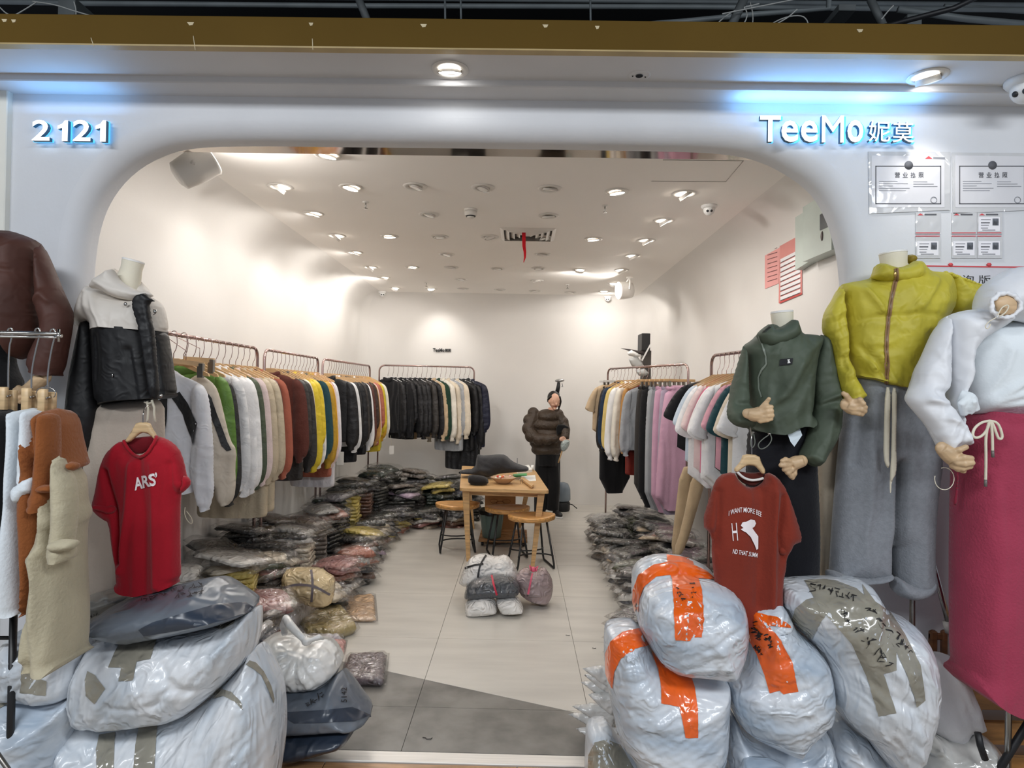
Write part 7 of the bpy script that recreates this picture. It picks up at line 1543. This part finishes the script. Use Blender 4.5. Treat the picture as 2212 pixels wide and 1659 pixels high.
MB().bbox(tuple(p + [-.03, -.03, 0]), tuple(p + [.03, .03, .05]), .004).build('core_box', mat('dark_tape', '2a1f22', rough=.4), t, auto=30)
p = onz(1117, 1014, tz); MB().tube([p, p + [0, 0, .13]], .004, 8).build('pen', mat('grey_pen', '55555a', rough=.4), label='thin grey pen standing upright behind the table papers', cat='pen')

# ---------------------------------------------------------------- the person
pY = 8.25
def A(a, b, dy=0.0): return at(a, b, pY + dy)
t = thing('person', (A(1185, 1112)[0], pY, 0), 'woman in a brown puffer jacket and black trousers looking down, holding a pale hanger', 'person')
skin = mat('skin', 'd9ab92', rough=.5, var=.02)
s = pY / F
mb = MB()
hc = A(1197, 866, -.04)
mb.ell(hc, .070, .086, .105, 20, 16, fn=lambda p: np.array([p[0] * (1 - .22 * max(0, -p[2]) / .105), p[1] * (1 - .12 * max(0, -p[2]) / .105), p[2]]), R=rotm('X', .30) @ rotm('Z', .35))
mb.tube([A(1192, 882, .0), A(1187, 900, .02), A(1186, 915, .03)], [.045, .045, .055], 12)
mb.tube([A(1186, 905, .04), A(1184, 930, .04), A(1182, 975, .04), A(1181, 995, .04)], [.07, .12, .11, .10], 14)
fwd = _n(np.array([.35, -1, -.35])); rt = _n(np.cross(fwd, [0, 0, 1])); upv = np.cross(rt, fwd)
fc = hc + fwd * .074
mb.ell(fc + upv * (-.014) + fwd * .014, .011, .015, .019, 10, 8)
mb.ell(fc + upv * (-.085) - fwd * .012, .022, .018, .016, 10, 8)
for sd in (-1, 1):
    mb.ell(hc + rt * sd * .070 + upv * -.01, .010, .016, .024, 8, 6)
    mb.ell(fc + upv * -.03 + rt * sd * .032 - fwd * .014, .022, .016, .02, 10, 8)
# arms and hands
hL = A(1214, 948, -.26); hR = A(1222, 962, -.22)
mb.tube([A(1150, 905, .02), A(1148, 940, -.06), A(1180, 946, -.20), A(1204, 946, -.25)], [.045, .042, .034, .026], 10)
mb.tube([A(1212, 905, .02), A(1222, 935, -.02), A(1224, 952, -.14), A(1222, 958, -.2)], [.045, .04, .032, .026], 10)
mb.ell(hL, .030, .02, .036, 10, 8, R=rotm('Y', 1.2)); mb.ell(hR, .026, .02, .034, 10, 8)
for k in range(4):
    a0 = hL + [.012, -.006, .012 - .012 * k]; mb.tube([a0, a0 + [.03, -.012, -.006], a0 + [.045 - .004 * k, -.004, -.022]], [.0085, .0078, .0065], 7)
    a0 = hR + [-.006, -.008, .012 - .012 * k]; mb.tube([a0, a0 + [-.022, -.014, -.004], a0 + [-.03, 0, -.014]], [.0085, .0078, .0065], 7)
mb.tube([hL + [0, -.01, .02], hL + [.022, -.02, .026], hL + [.038, -.02, .014]], [.010, .009, .007], 7)
mb.tube([hR + [0, -.01, .02], hR + [-.02, -.02, .02], hR + [-.03, -.02, .006]], [.010, .009, .007], 7)
for sx in (-1, 1):
    mb.tube([A(1182 + sx * 9, 995, .03), A(1182 + sx * 11, 1050, .02), A(1182 + sx * 13, 1100, .03)], [.06, .045, .035], 12)
body = remesh('body', mb, skin, t, vox=.0065, it=2, fac=.5)
# face details
dk = mat('eye_dark', '241a18', rough=.3, var=0)
for sd in (-1, 1):
    e = fc + upv * .006 + rt * sd * .028 - fwd * .006
    MB().ell(e, .012, .007, .0045, 10, 6, R=np.stack([rt, fwd, upv], 1)).build('eye', dk, t)
    MB().tube([e + upv * .018 - rt * .015, e + upv * .022, e + upv * .016 + rt * .015], .0022, 5).build('eyebrow', dk, t)
MB().ell(fc + upv * -.048 + fwd * .002, .018, .006, .0055, 10, 6, R=np.stack([rt, fwd, upv], 1)).build('mouth', mat('lips', '9c4a44', rough=.4, var=0), t)
hair = mat('black_hair', '17120f', rough=.4, var=.1, vs_=30.0, stretch=(1, 1, .1), bump=.3, bs=80.0)
mb = MB()
mb.ell(hc + upv * .034 - fwd * .034, .079, .080, .086, 18, 14)
mb.tube([hc - rt * .05 + upv * .07 + fwd * .03, hc - rt * .078 + upv * .0 + fwd * .02, hc - rt * .080 - upv * .06 + fwd * .01, hc - rt * .062 - upv * .12 + fwd * .03], [.018, .018, .016, .006], 10)
mb.ell(hc - fwd * .09 + upv * .0, .045, .045, .05, 12, 8)
mb.tube([hc + rt * .05 + upv * .07 + fwd * .02, hc + rt * .072 + upv * .01 - fwd * .02, hc + rt * .06 - upv * .03 - fwd * .05], [.018, .018, .012], 10)
remesh('hair', mb, hair, t, vox=.006, it=2)
# puffer jacket
pj = nylon('3f3328', rough=.5, bs=18.0, bump=.35)
mb = MB()
def ringpuff(c, rx, ry, rz): mb.ell(c, rx, ry, rz, 22, 12)
for (a, b, rx, rz) in ((1183, 900, .15, .10), (1181, 918, .195, .105), (1180, 938, .21, .105), (1180, 957, .215, .105), (1181, 972, .20, .09)):
    ringpuff(A(a, b, .03), rx, .17, rz)
for (a, b, dy, r) in ((1152, 892, .02, .075), (1144, 908, -.0, .085), (1142, 926, -.04, .088), (1148, 942, -.09, .085), (1164, 950, -.15, .078), (1182, 950, -.2, .07), (1197, 948, -.23, .058)): mb.ell(A(a, b, dy), r, r, r, 14, 10)
mb.tube([A(1154, 895, .02), A(1146, 915, -.02), A(1144, 932, -.06), A(1160, 948, -.14), A(1198, 948, -.23)], [.075, .08, .08, .075, .052], 12)
for (a, b, dy, r) in ((1206, 895, .02, .07), (1216, 912, .0, .075), (1220, 928, -.05, .07), (1220, 944, -.12, .058)): mb.ell(A(a, b, dy), r, r, r, 14, 10)
mb.tube([A(1204, 895, .02), A(1217, 915, .0), A(1221, 930, -.06), A(1221, 948, -.14)], [.07, .072, .064, .05], 12)
jk = remesh('puffer_jacket', mb, pj, t, vox=.009, it=3, fac=.5)
mb = MB(); cc = A(1186, 893, .0)
mb.lathe(cc, [(.085, -.05), (.095, -.01), (.09, .03), (.075, .035), (.07, -.01)], 20, R=rotm('X', .15)); remesh('jacket_collar', mb, pj, t, vox=.008, it=2)
# trousers and shoes
tm = cloth('101012')
mb = MB()
mb.tube([A(1182, 978, .03), A(1182, 1005, .03)], [.15, .14], 16)
mb.tube([A(1172, 990, .03), A(1168, 1050, .02), A(1166, 1106, .05)], [.09, .088, .075], 14)
mb.tube([A(1192, 990, .03), A(1196, 1050, .02), A(1194, 1102, .02)], [.09, .085, .078], 14)
remesh('trousers', mb, tm, t, vox=.009, it=2)
sh_ = mat('shoe_black', '19191b', rough=.5); so = mat('shoe_sole', 'dadada', rough=.6)
for i, (a, b, dy, rz) in enumerate(((1168, 1112, .0, .1), (1204, 1110, -.04, .5))):
    c = A(a, b, dy); c = np.array([c[0], c[1], 0]); R = rotm('Z', rz)
    mb = MB(); mb.ell(c + [0, 0, .045], .042, .11, .04, 14, 10, R=R); mb.ell(c + R @ np.array([0, .04, .06]), .038, .05, .05, 12, 8, R=R)
    remesh('shoe', mb, sh_, t, vox=.006, it=2)
    mb = MB(); mb.lathe(c, [(.001, .001), (.04, .001), (.043, .008), (.042, .022), (.001, .022)], 20); mb.v = [tuple(R @ (np.array([(p[0] - c[0]) * 1.0, (p[1] - c[1]) * 2.7, p[2]])) + [c[0], c[1], 0]) for p in mb.v]; mb.build('sole', so, t)
# what she holds
t = thing('clothes_hanger', hL, 'pale wooden hanger with a plastic wrap held in the hands of the woman', 'hanger')
MB().tube([A(1222, 952, -.27), A(1214, 975, -.27), A(1206, 1000, -.27)], .008, 8).build('shoulder_bar', hw2, t)
cushion('plastic_wrap', [(1212, 955), (1222, 948), (1231, 952), (1230, 962), (1222, 974), (1214, 976), (1210, 966)], pY - .28, .03, mat('wrap_film', 'a9b5b3', rough=.2, coat=.6, bump=.7, kind='crinkle', bs=30.0), t, h=.012, f=crink(.008, 20, 811))
t = thing('folder', A(1218, 930, -.06), 'black folder tucked under the arm of the woman', 'folder')
cushion('folder_body', [(1202, 918), (1216, 916), (1231, 923), (1224, 930), (1206, 940), (1202, 938)], pY - .10, .012, cloth('0c0c0e'), t, h=.014, R=.01)
# garment steamer behind her
sx_ = at(1208, 1090, 8.75); t = thing('garment_steamer', (sx_[0], 8.75, 0), 'black garment steamer standing behind the woman, its head over her hair', 'steamer')
MB().tube([(sx_[0], 8.75, .25), (at(1207, 850, 8.75)[0], 8.75, at(1207, 850, 8.75)[2])], .012, 10).build('pole', blk, t)
MB().tube([at(1203, 850, 8.73), at(1206, 836, 8.73), at(1207, 826, 8.73)], [.03, .026, .02], 12).build('handle', blk, t)
q = at(1209, 822, 8.73); mb = MB(); mb.ell(q, .065, .035, .024, 14, 8, R=rotm('Y', -.1)); mb.build('steam_head', mat('steamer_silver', 'a8a8a8', rough=.3, metal=.6), t)
MB().tube([at(1212, 835, 8.73), at(1216, 836, 8.73), at(1214, 828, 8.73)], .004, 6).build('trigger', blk, t)
q = at(1214, 1070, 8.7); mb = MB(); mb.lathe((q[0], 8.7, 0), [(.10, .0), (.11, .02), (.11, .11), (.09, .13)], 20); mb.build('base', blk, t)
mb = MB(); mb.lathe((q[0], 8.7, .13), [(.10, 0), (.115, .02), (.11, .16), (.08, .23), (.03, .25)], 20); mb.build('water_tank', mat('tank_blue_grey', '7f8b97', rough=.15, var=.04, alpha=.9), t)
MB().tube([at(1226, 1088, 8.6), at(1236, 1090, 8.5), at(1246, 1098, 8.0)], .006, 6).build('cable', blk, t)
# cabinet with monitor arm and cards behind the far right rack
t = thing('black_speaker_column', (at(1395, 760, 7.4)[0], 7.4, 0), 'tall black box on a post behind the far right rack', 'speaker')
a = at(1386, 757, 7.35); b = at(1405, 720, 7.35)
MB().bbox((a[0], 7.35, a[2]), (b[0], 7.6, b[2]), .006).build('cabinet', mat('speaker_black', '232325', rough=.5), t, auto=30)
a2 = at(1388, 820, 7.4); b2 = at(1407, 757, 7.4); MB().bbox((a2[0], 7.4, a2[2]), (b2[0], 7.55, b2[2]), .006).build('lower_box', mat('grey_box', '4d4844', rough=.6), t, auto=30)
p = at(1400, 830, 7.45); MB().tube([(p[0], 7.45, 0), (p[0], 7.45, p[2])], .02, 10).build('post', blk, t)
wpl = mat('white_card', 'ececea', rough=.5, var=0); gpl = mat('grey_card', 'b9bbba', rough=.5, var=0)
def plate(name, label, px, Y, m, cat, T=.008):
    t = thing(name, at(px[0][0], px[0][1], Y), label, cat); cushion('panel', px, Y, T, m, t, h=.02, R=.006, smooth=0); return t
plate('card', 'tilted pale grey card box hanging behind the far right rack rail', [(1358, 776), (1376, 768), (1391, 790), (1376, 798), (1364, 790)], 7.3, gpl, 'box', .02)
plate('card', 'small white box end above the tilted card behind the far right rack', [(1354, 762), (1364, 756), (1376, 762), (1386, 770), (1376, 772), (1358, 768)], 7.3, wpl, 'box', .03)
plate('card', 'pale box below the rail at the far right rack', [(1372, 800), (1392, 796), (1402, 806), (1394, 812), (1380, 812)], 7.3, gpl, 'box', .03)
plate('leaflet_stack', 'dark leaflets fanned out from the black box behind the far right rack', [(1340, 752), (1360, 754), (1392, 760), (1392, 768), (1376, 764)], 7.34, mat('dark_leaflet', '3b3534', rough=.5), 'leaflets', .01)
plate('white_strip', 'white strip leaning against the black box behind the far right rack', [(1385, 778), (1404, 743), (1406, 746), (1388, 780)], 7.3, wpl, 'strip', .006)
# notices and electric box on the right wall
XW = XR - .002
def onwall(px, x=XW): return [onx(a, b, x) for a, b in px]
def wallplate(name, label, px, m, cat, th_=.003, x=XW, parent=None):
    q = onwall(px, x); v = [p for p in q] + [p - np.array([th_, 0, 0]) for p in q]; n = len(q)
    f = [tuple(range(n)), tuple(range(2 * n - 1, n - 1, -1))] + [(i, (i + 1) % n, n + (i + 1) % n, n + i) for i in range(n)]
    if parent is None: t = thing(name, np.mean(q, 0), label, cat); o = put('sheet', v, f, m, t, smooth=False)
    else: t = parent; o = put(name, v, f, m, t, smooth=False)
    fixn(o); return t
pinkp = mat('pink_paper', 'e7a29e', rough=.6, var=.02); redp = mat('red_print', 'c9403e', rough=.25, var=.05, coat=.6); whp = mat('label_white', 'efedf0', rough=.4, var=0, coat=.5)
t1_ = wallplate('notice', 'plain pink notice sheet taped on the right wall, left of the glossy price board', [(1653, 516), (1686, 504), (1683, 612), (1653, 624)], pinkp, 'notice')
for k in range(9):
    y = 530 + k * 9.5; wallplate('text_line', None, [(1658, y + 1.4), (1679, y - 5), (1679, y - 3.4), (1658, y + 3)], mat('ink_brown', '7a4a48', rough=.7, var=0), None, .001, XW - .0035, t1_)
wallplate('tape_bit', None, [(1651, 514), (1659, 511), (1658, 520), (1651, 522)], whp, None, .001, XW - .0035, t1_)
t2_ = wallplate('price_board', 'glossy red notice with a ladder of white label strips on the right wall', [(1686, 502), (1733, 475), (1733, 636), (1683, 655)], mat('pink_board', 'e08a84', rough=.25, var=.04, coat=.7), 'notice', .004)
wallplate('red_header', None, [(1687, 503), (1732, 477), (1732, 497), (1687, 520)], redp, None, .001, XW - .0045, t2_)
for k in range(9):
    y = 560 + k * 10.2; wallplate('label_strip', None, [(1686, y), (1729, y - 22 + k * .6), (1729, y - 15 + k * .6), (1686, y + 7)], whp, None, .001, XW - .0045, t2_)
    wallplate('black_line', None, [(1686, y + 7.4), (1729, y - 14.6 + k * .6), (1729, y - 13.4 + k * .6), (1686, y + 8.8)], bl, None, .001, XW - .0045, t2_)
wallplate('red_footer', None, [(1684, 652), (1732, 632), (1732, 636), (1684, 656)], redp, None, .001, XW - .0045, t2_)
gb = mat('meter_box_grey', 'b9c4bd', rough=.4, var=.03)
tb_ = wallplate('fuse_box', 'pale grey-green electric fuse box on the right wall at the edge of the opening', [(1734, 470), (1763, 448), (1763, 566), (1734, 584)], gb, 'fuse box', .05)
wallplate('door', None, [(1765, 448), (1830, 410), (1830, 540), (1765, 566)], gb, None, .09, XW, tb_)
wallplate('window', None, [(1772, 464), (1790, 453), (1790, 490), (1772, 498)], mat('dark_window', '4a5257', rough=.2), None, .003, XW - .09, tb_)
for (a, b) in ((1776, 510), (1757, 530)):
    q = onx(a, b, XW - .09 if a > 1765 else XW - .05); MB().ell(q, .008, .014, .03, 10, 8).build('lock', mat('lock_dark', '5b4e4c', rough=.4), tb_)

# licences on the facade, right
def fplate(name, px, m, th_, Y, parent, label=None, cat=None):
    if parent is None:
        q = at(px[0][0], px[0][1], Y); parent = thing(name, q, label, cat); name = 'sleeve'
    P = P2(px, Y); o = MB().prism([tuple(p) for p in P], Y - th_, Y).build(name, m, parent, smooth=False); fixn(o); return parent
pock = mat('clear_pocket', 'cfd0d2', rough=.12, coat=1.0, coatr=.05, var=.02, bump=.25, kind='crinkle', bs=9.0); pap = mat('certificate_paper', 'd9d9dd', rough=.5, var=.02, coat=.5, bump=.1, kind='crinkle', bs=8.0)
inkg = mat('ink_grey', '5d5e63', rough=.7, var=0); inkl = mat('ink_light', '8e9096', rough=.7, var=0); redi = mat('ink_red', 'cc4a50', rough=.6, var=0)
def txt(text, x, y, w_, h_, Y, m, parent, name='print', bold=0):
    sign(name, text, x, y, w_, Y, parent, m, None, ext=.0006, bold=bold, hpx=h_)
for i, (x0, lab) in enumerate(((1875, 'left of two business licence sheets in a clear pocket on the facade'), (2056, 'right of two business licence sheets in a clear pocket, at the picture edge'))):
    t = fplate('licence', [(x0, 328 + i * 2), (x0 + 177, 329 + i * 2), (x0 + 176, 454), (x0 + 2, 462)], pock, .004, FY - .001, None, lab, 'licence')
    fplate('certificate', [(x0 + 8, 336), (x0 + 165, 338), (x0 + 165, 448), (x0 + 8, 448)], pap, .001, FY - .005, t)
    bx0, by0, bx1, by1 = x0 + 16, 358, x0 + 158, 441; yy = FY - .0065
    for q in ([(bx0, by0), (bx1, by0), (bx1, by0 + 2), (bx0, by0 + 2)], [(bx0, by1 - 2), (bx1, by1 - 2), (bx1, by1), (bx0, by1)], [(bx0, by0), (bx0 + 2, by0), (bx0 + 2, by1), (bx0, by1)], [(bx1 - 2, by0), (bx1, by0), (bx1, by1), (bx1 - 2, by1)]): fplate('border', q, inkg, .0005, yy, t)
    c = at(x0 + 88, 357, yy); MB().lathe(c, [(.0185, -.0008), (.0185, .0008)], 20, R=rotm('X', PI / 2)).build('emblem', inkg, t)
    for k, ch in enumerate('营业执照'): txt(ch, x0 + 58 + k * 17, 384, 11, 12, yy, inkg, t, 'title', .015)
    for k in range(5):
        fplate('text_line', [(x0 + 24, 391 + k * 5), (x0 + 24 + (40, 62, 30, 66, 58)[k], 391 + k * 5), (x0 + 24 + (40, 62, 30, 66, 58)[k], 392.2 + k * 5), (x0 + 24, 392.2 + k * 5)], inkl, .0004, yy, t)
        if k < 3: fplate('text_line', [(x0 + 98, 392 + k * 5), (x0 + 98 + (30, 44, 52)[k], 392 + k * 5), (x0 + 98 + (30, 44, 52)[k], 393.2 + k * 5), (x0 + 98, 393.2 + k * 5)], inkl, .0004, yy, t)
    c = at(x0 + 142, 432, yy); MB().tube([c + [.013 * math.cos(a), -.0005, .013 * math.sin(a)] for a in np.linspace(0, 2 * PI, 18)], .0014, 4).build('seal', inkl, t)
    if i == 0: fplate('red_logo', [(x0 + 123, 343), (x0 + 131, 337), (x0 + 139, 343)], redi, .0005, yy, t); fplate('logo_text', [(x0 + 141, 339), (x0 + 166, 340), (x0 + 166, 344), (x0 + 141, 343)], inkl, .0005, yy, t)
cards = [(1977, 460, 0, 'upper left, empty'), (2055, 460, 0, 'upper middle, empty'), (2110, 460, 1, 'upper right'), (1977, 512, 1, 'lower left'), (2055, 512, 1, 'lower middle'), (2110, 512, 1, 'lower right')]
for (x, y, full, lab) in cards:
    t = fplate('badge_pocket', [(x, y), (x + 54, y), (x + 54, y + 46), (x, y + 46)], pock, .004, FY - .001, None, f'small clear staff card pocket on the facade, {lab} of six', 'card pocket')
    yy = FY - .0055
    fplate('red_strip', [(x + 1, y + 42), (x + 53, y + 42), (x + 53, y + 44), (x + 1, y + 44)] if y < 500 else [(x + 1, y - 3), (x + 53, y - 3), (x + 53, y - 1), (x + 1, y - 1)], redi, .0005, yy, t)
    if y < 500: fplate('red_logo', [(x + 5, y + 5), (x + 11, y + 1), (x + 18, y + 5)], redi, .0005, yy, t); fplate('logo_text', [(x + 20, y + 2), (x + 46, y + 2), (x + 46, y + 5), (x + 20, y + 5)], inkg, .0005, yy, t)
    if full:
        fplate('card', [(x + 4, y + 9), (x + 50, y + 9), (x + 50, y + 40), (x + 4, y + 40)], mat('card_white', 'ecebf0', rough=.4, var=0), .0008, yy, t)
        fplate('photo', [(x + 34, y + 12), (x + 47, y + 12), (x + 47, y + 27), (x + 34, y + 27)], mat('id_photo', '5c6068', rough=.5, vs_=60.0, var=.5), .0005, yy - .001, t)
        for k in range(4): fplate('text_line', [(x + 9, y + 14 + k * 6), (x + 30 - k * 2, y + 14 + k * 6), (x + 30 - k * 2, y + (16.4 if k == 1 else 15.2) + k * 6), (x + 9, y + (16.4 if k == 1 else 15.2) + k * 6)], inkg, .0005, yy - .001, t)
        fplate('card_strip', [(x + 12, y + 36), (x + 40, y + 36), (x + 40, y + 38), (x + 12, y + 38)], inkl, .0005, yy - .001, t)
t = fplate('notice_board', [(1986, 573), (2230, 576), (2230, 690), (1986, 690)], mat('board_white', 'cfcfd6', rough=.3, var=.02, coat=.6), .004, FY - .001, None, 'white notice sheet with a red line and black handwriting behind the yellow jacket', 'notice')
fplate('red_line', [(1986, 573), (2230, 576), (2230, 579), (1986, 576)], redi, .001, FY - .0055, t)
for x in (2054, 2137):
    c = at(x, 572, FY - .007); MB().lathe(c, [(.009, -.004), (.007, .004)], 14, R=rotm('X', PI / 2)).build('red_pin', redi, t)
txt('询 版', 2078, 612, 62, 18, FY - .006, bl, t, 'handwriting')
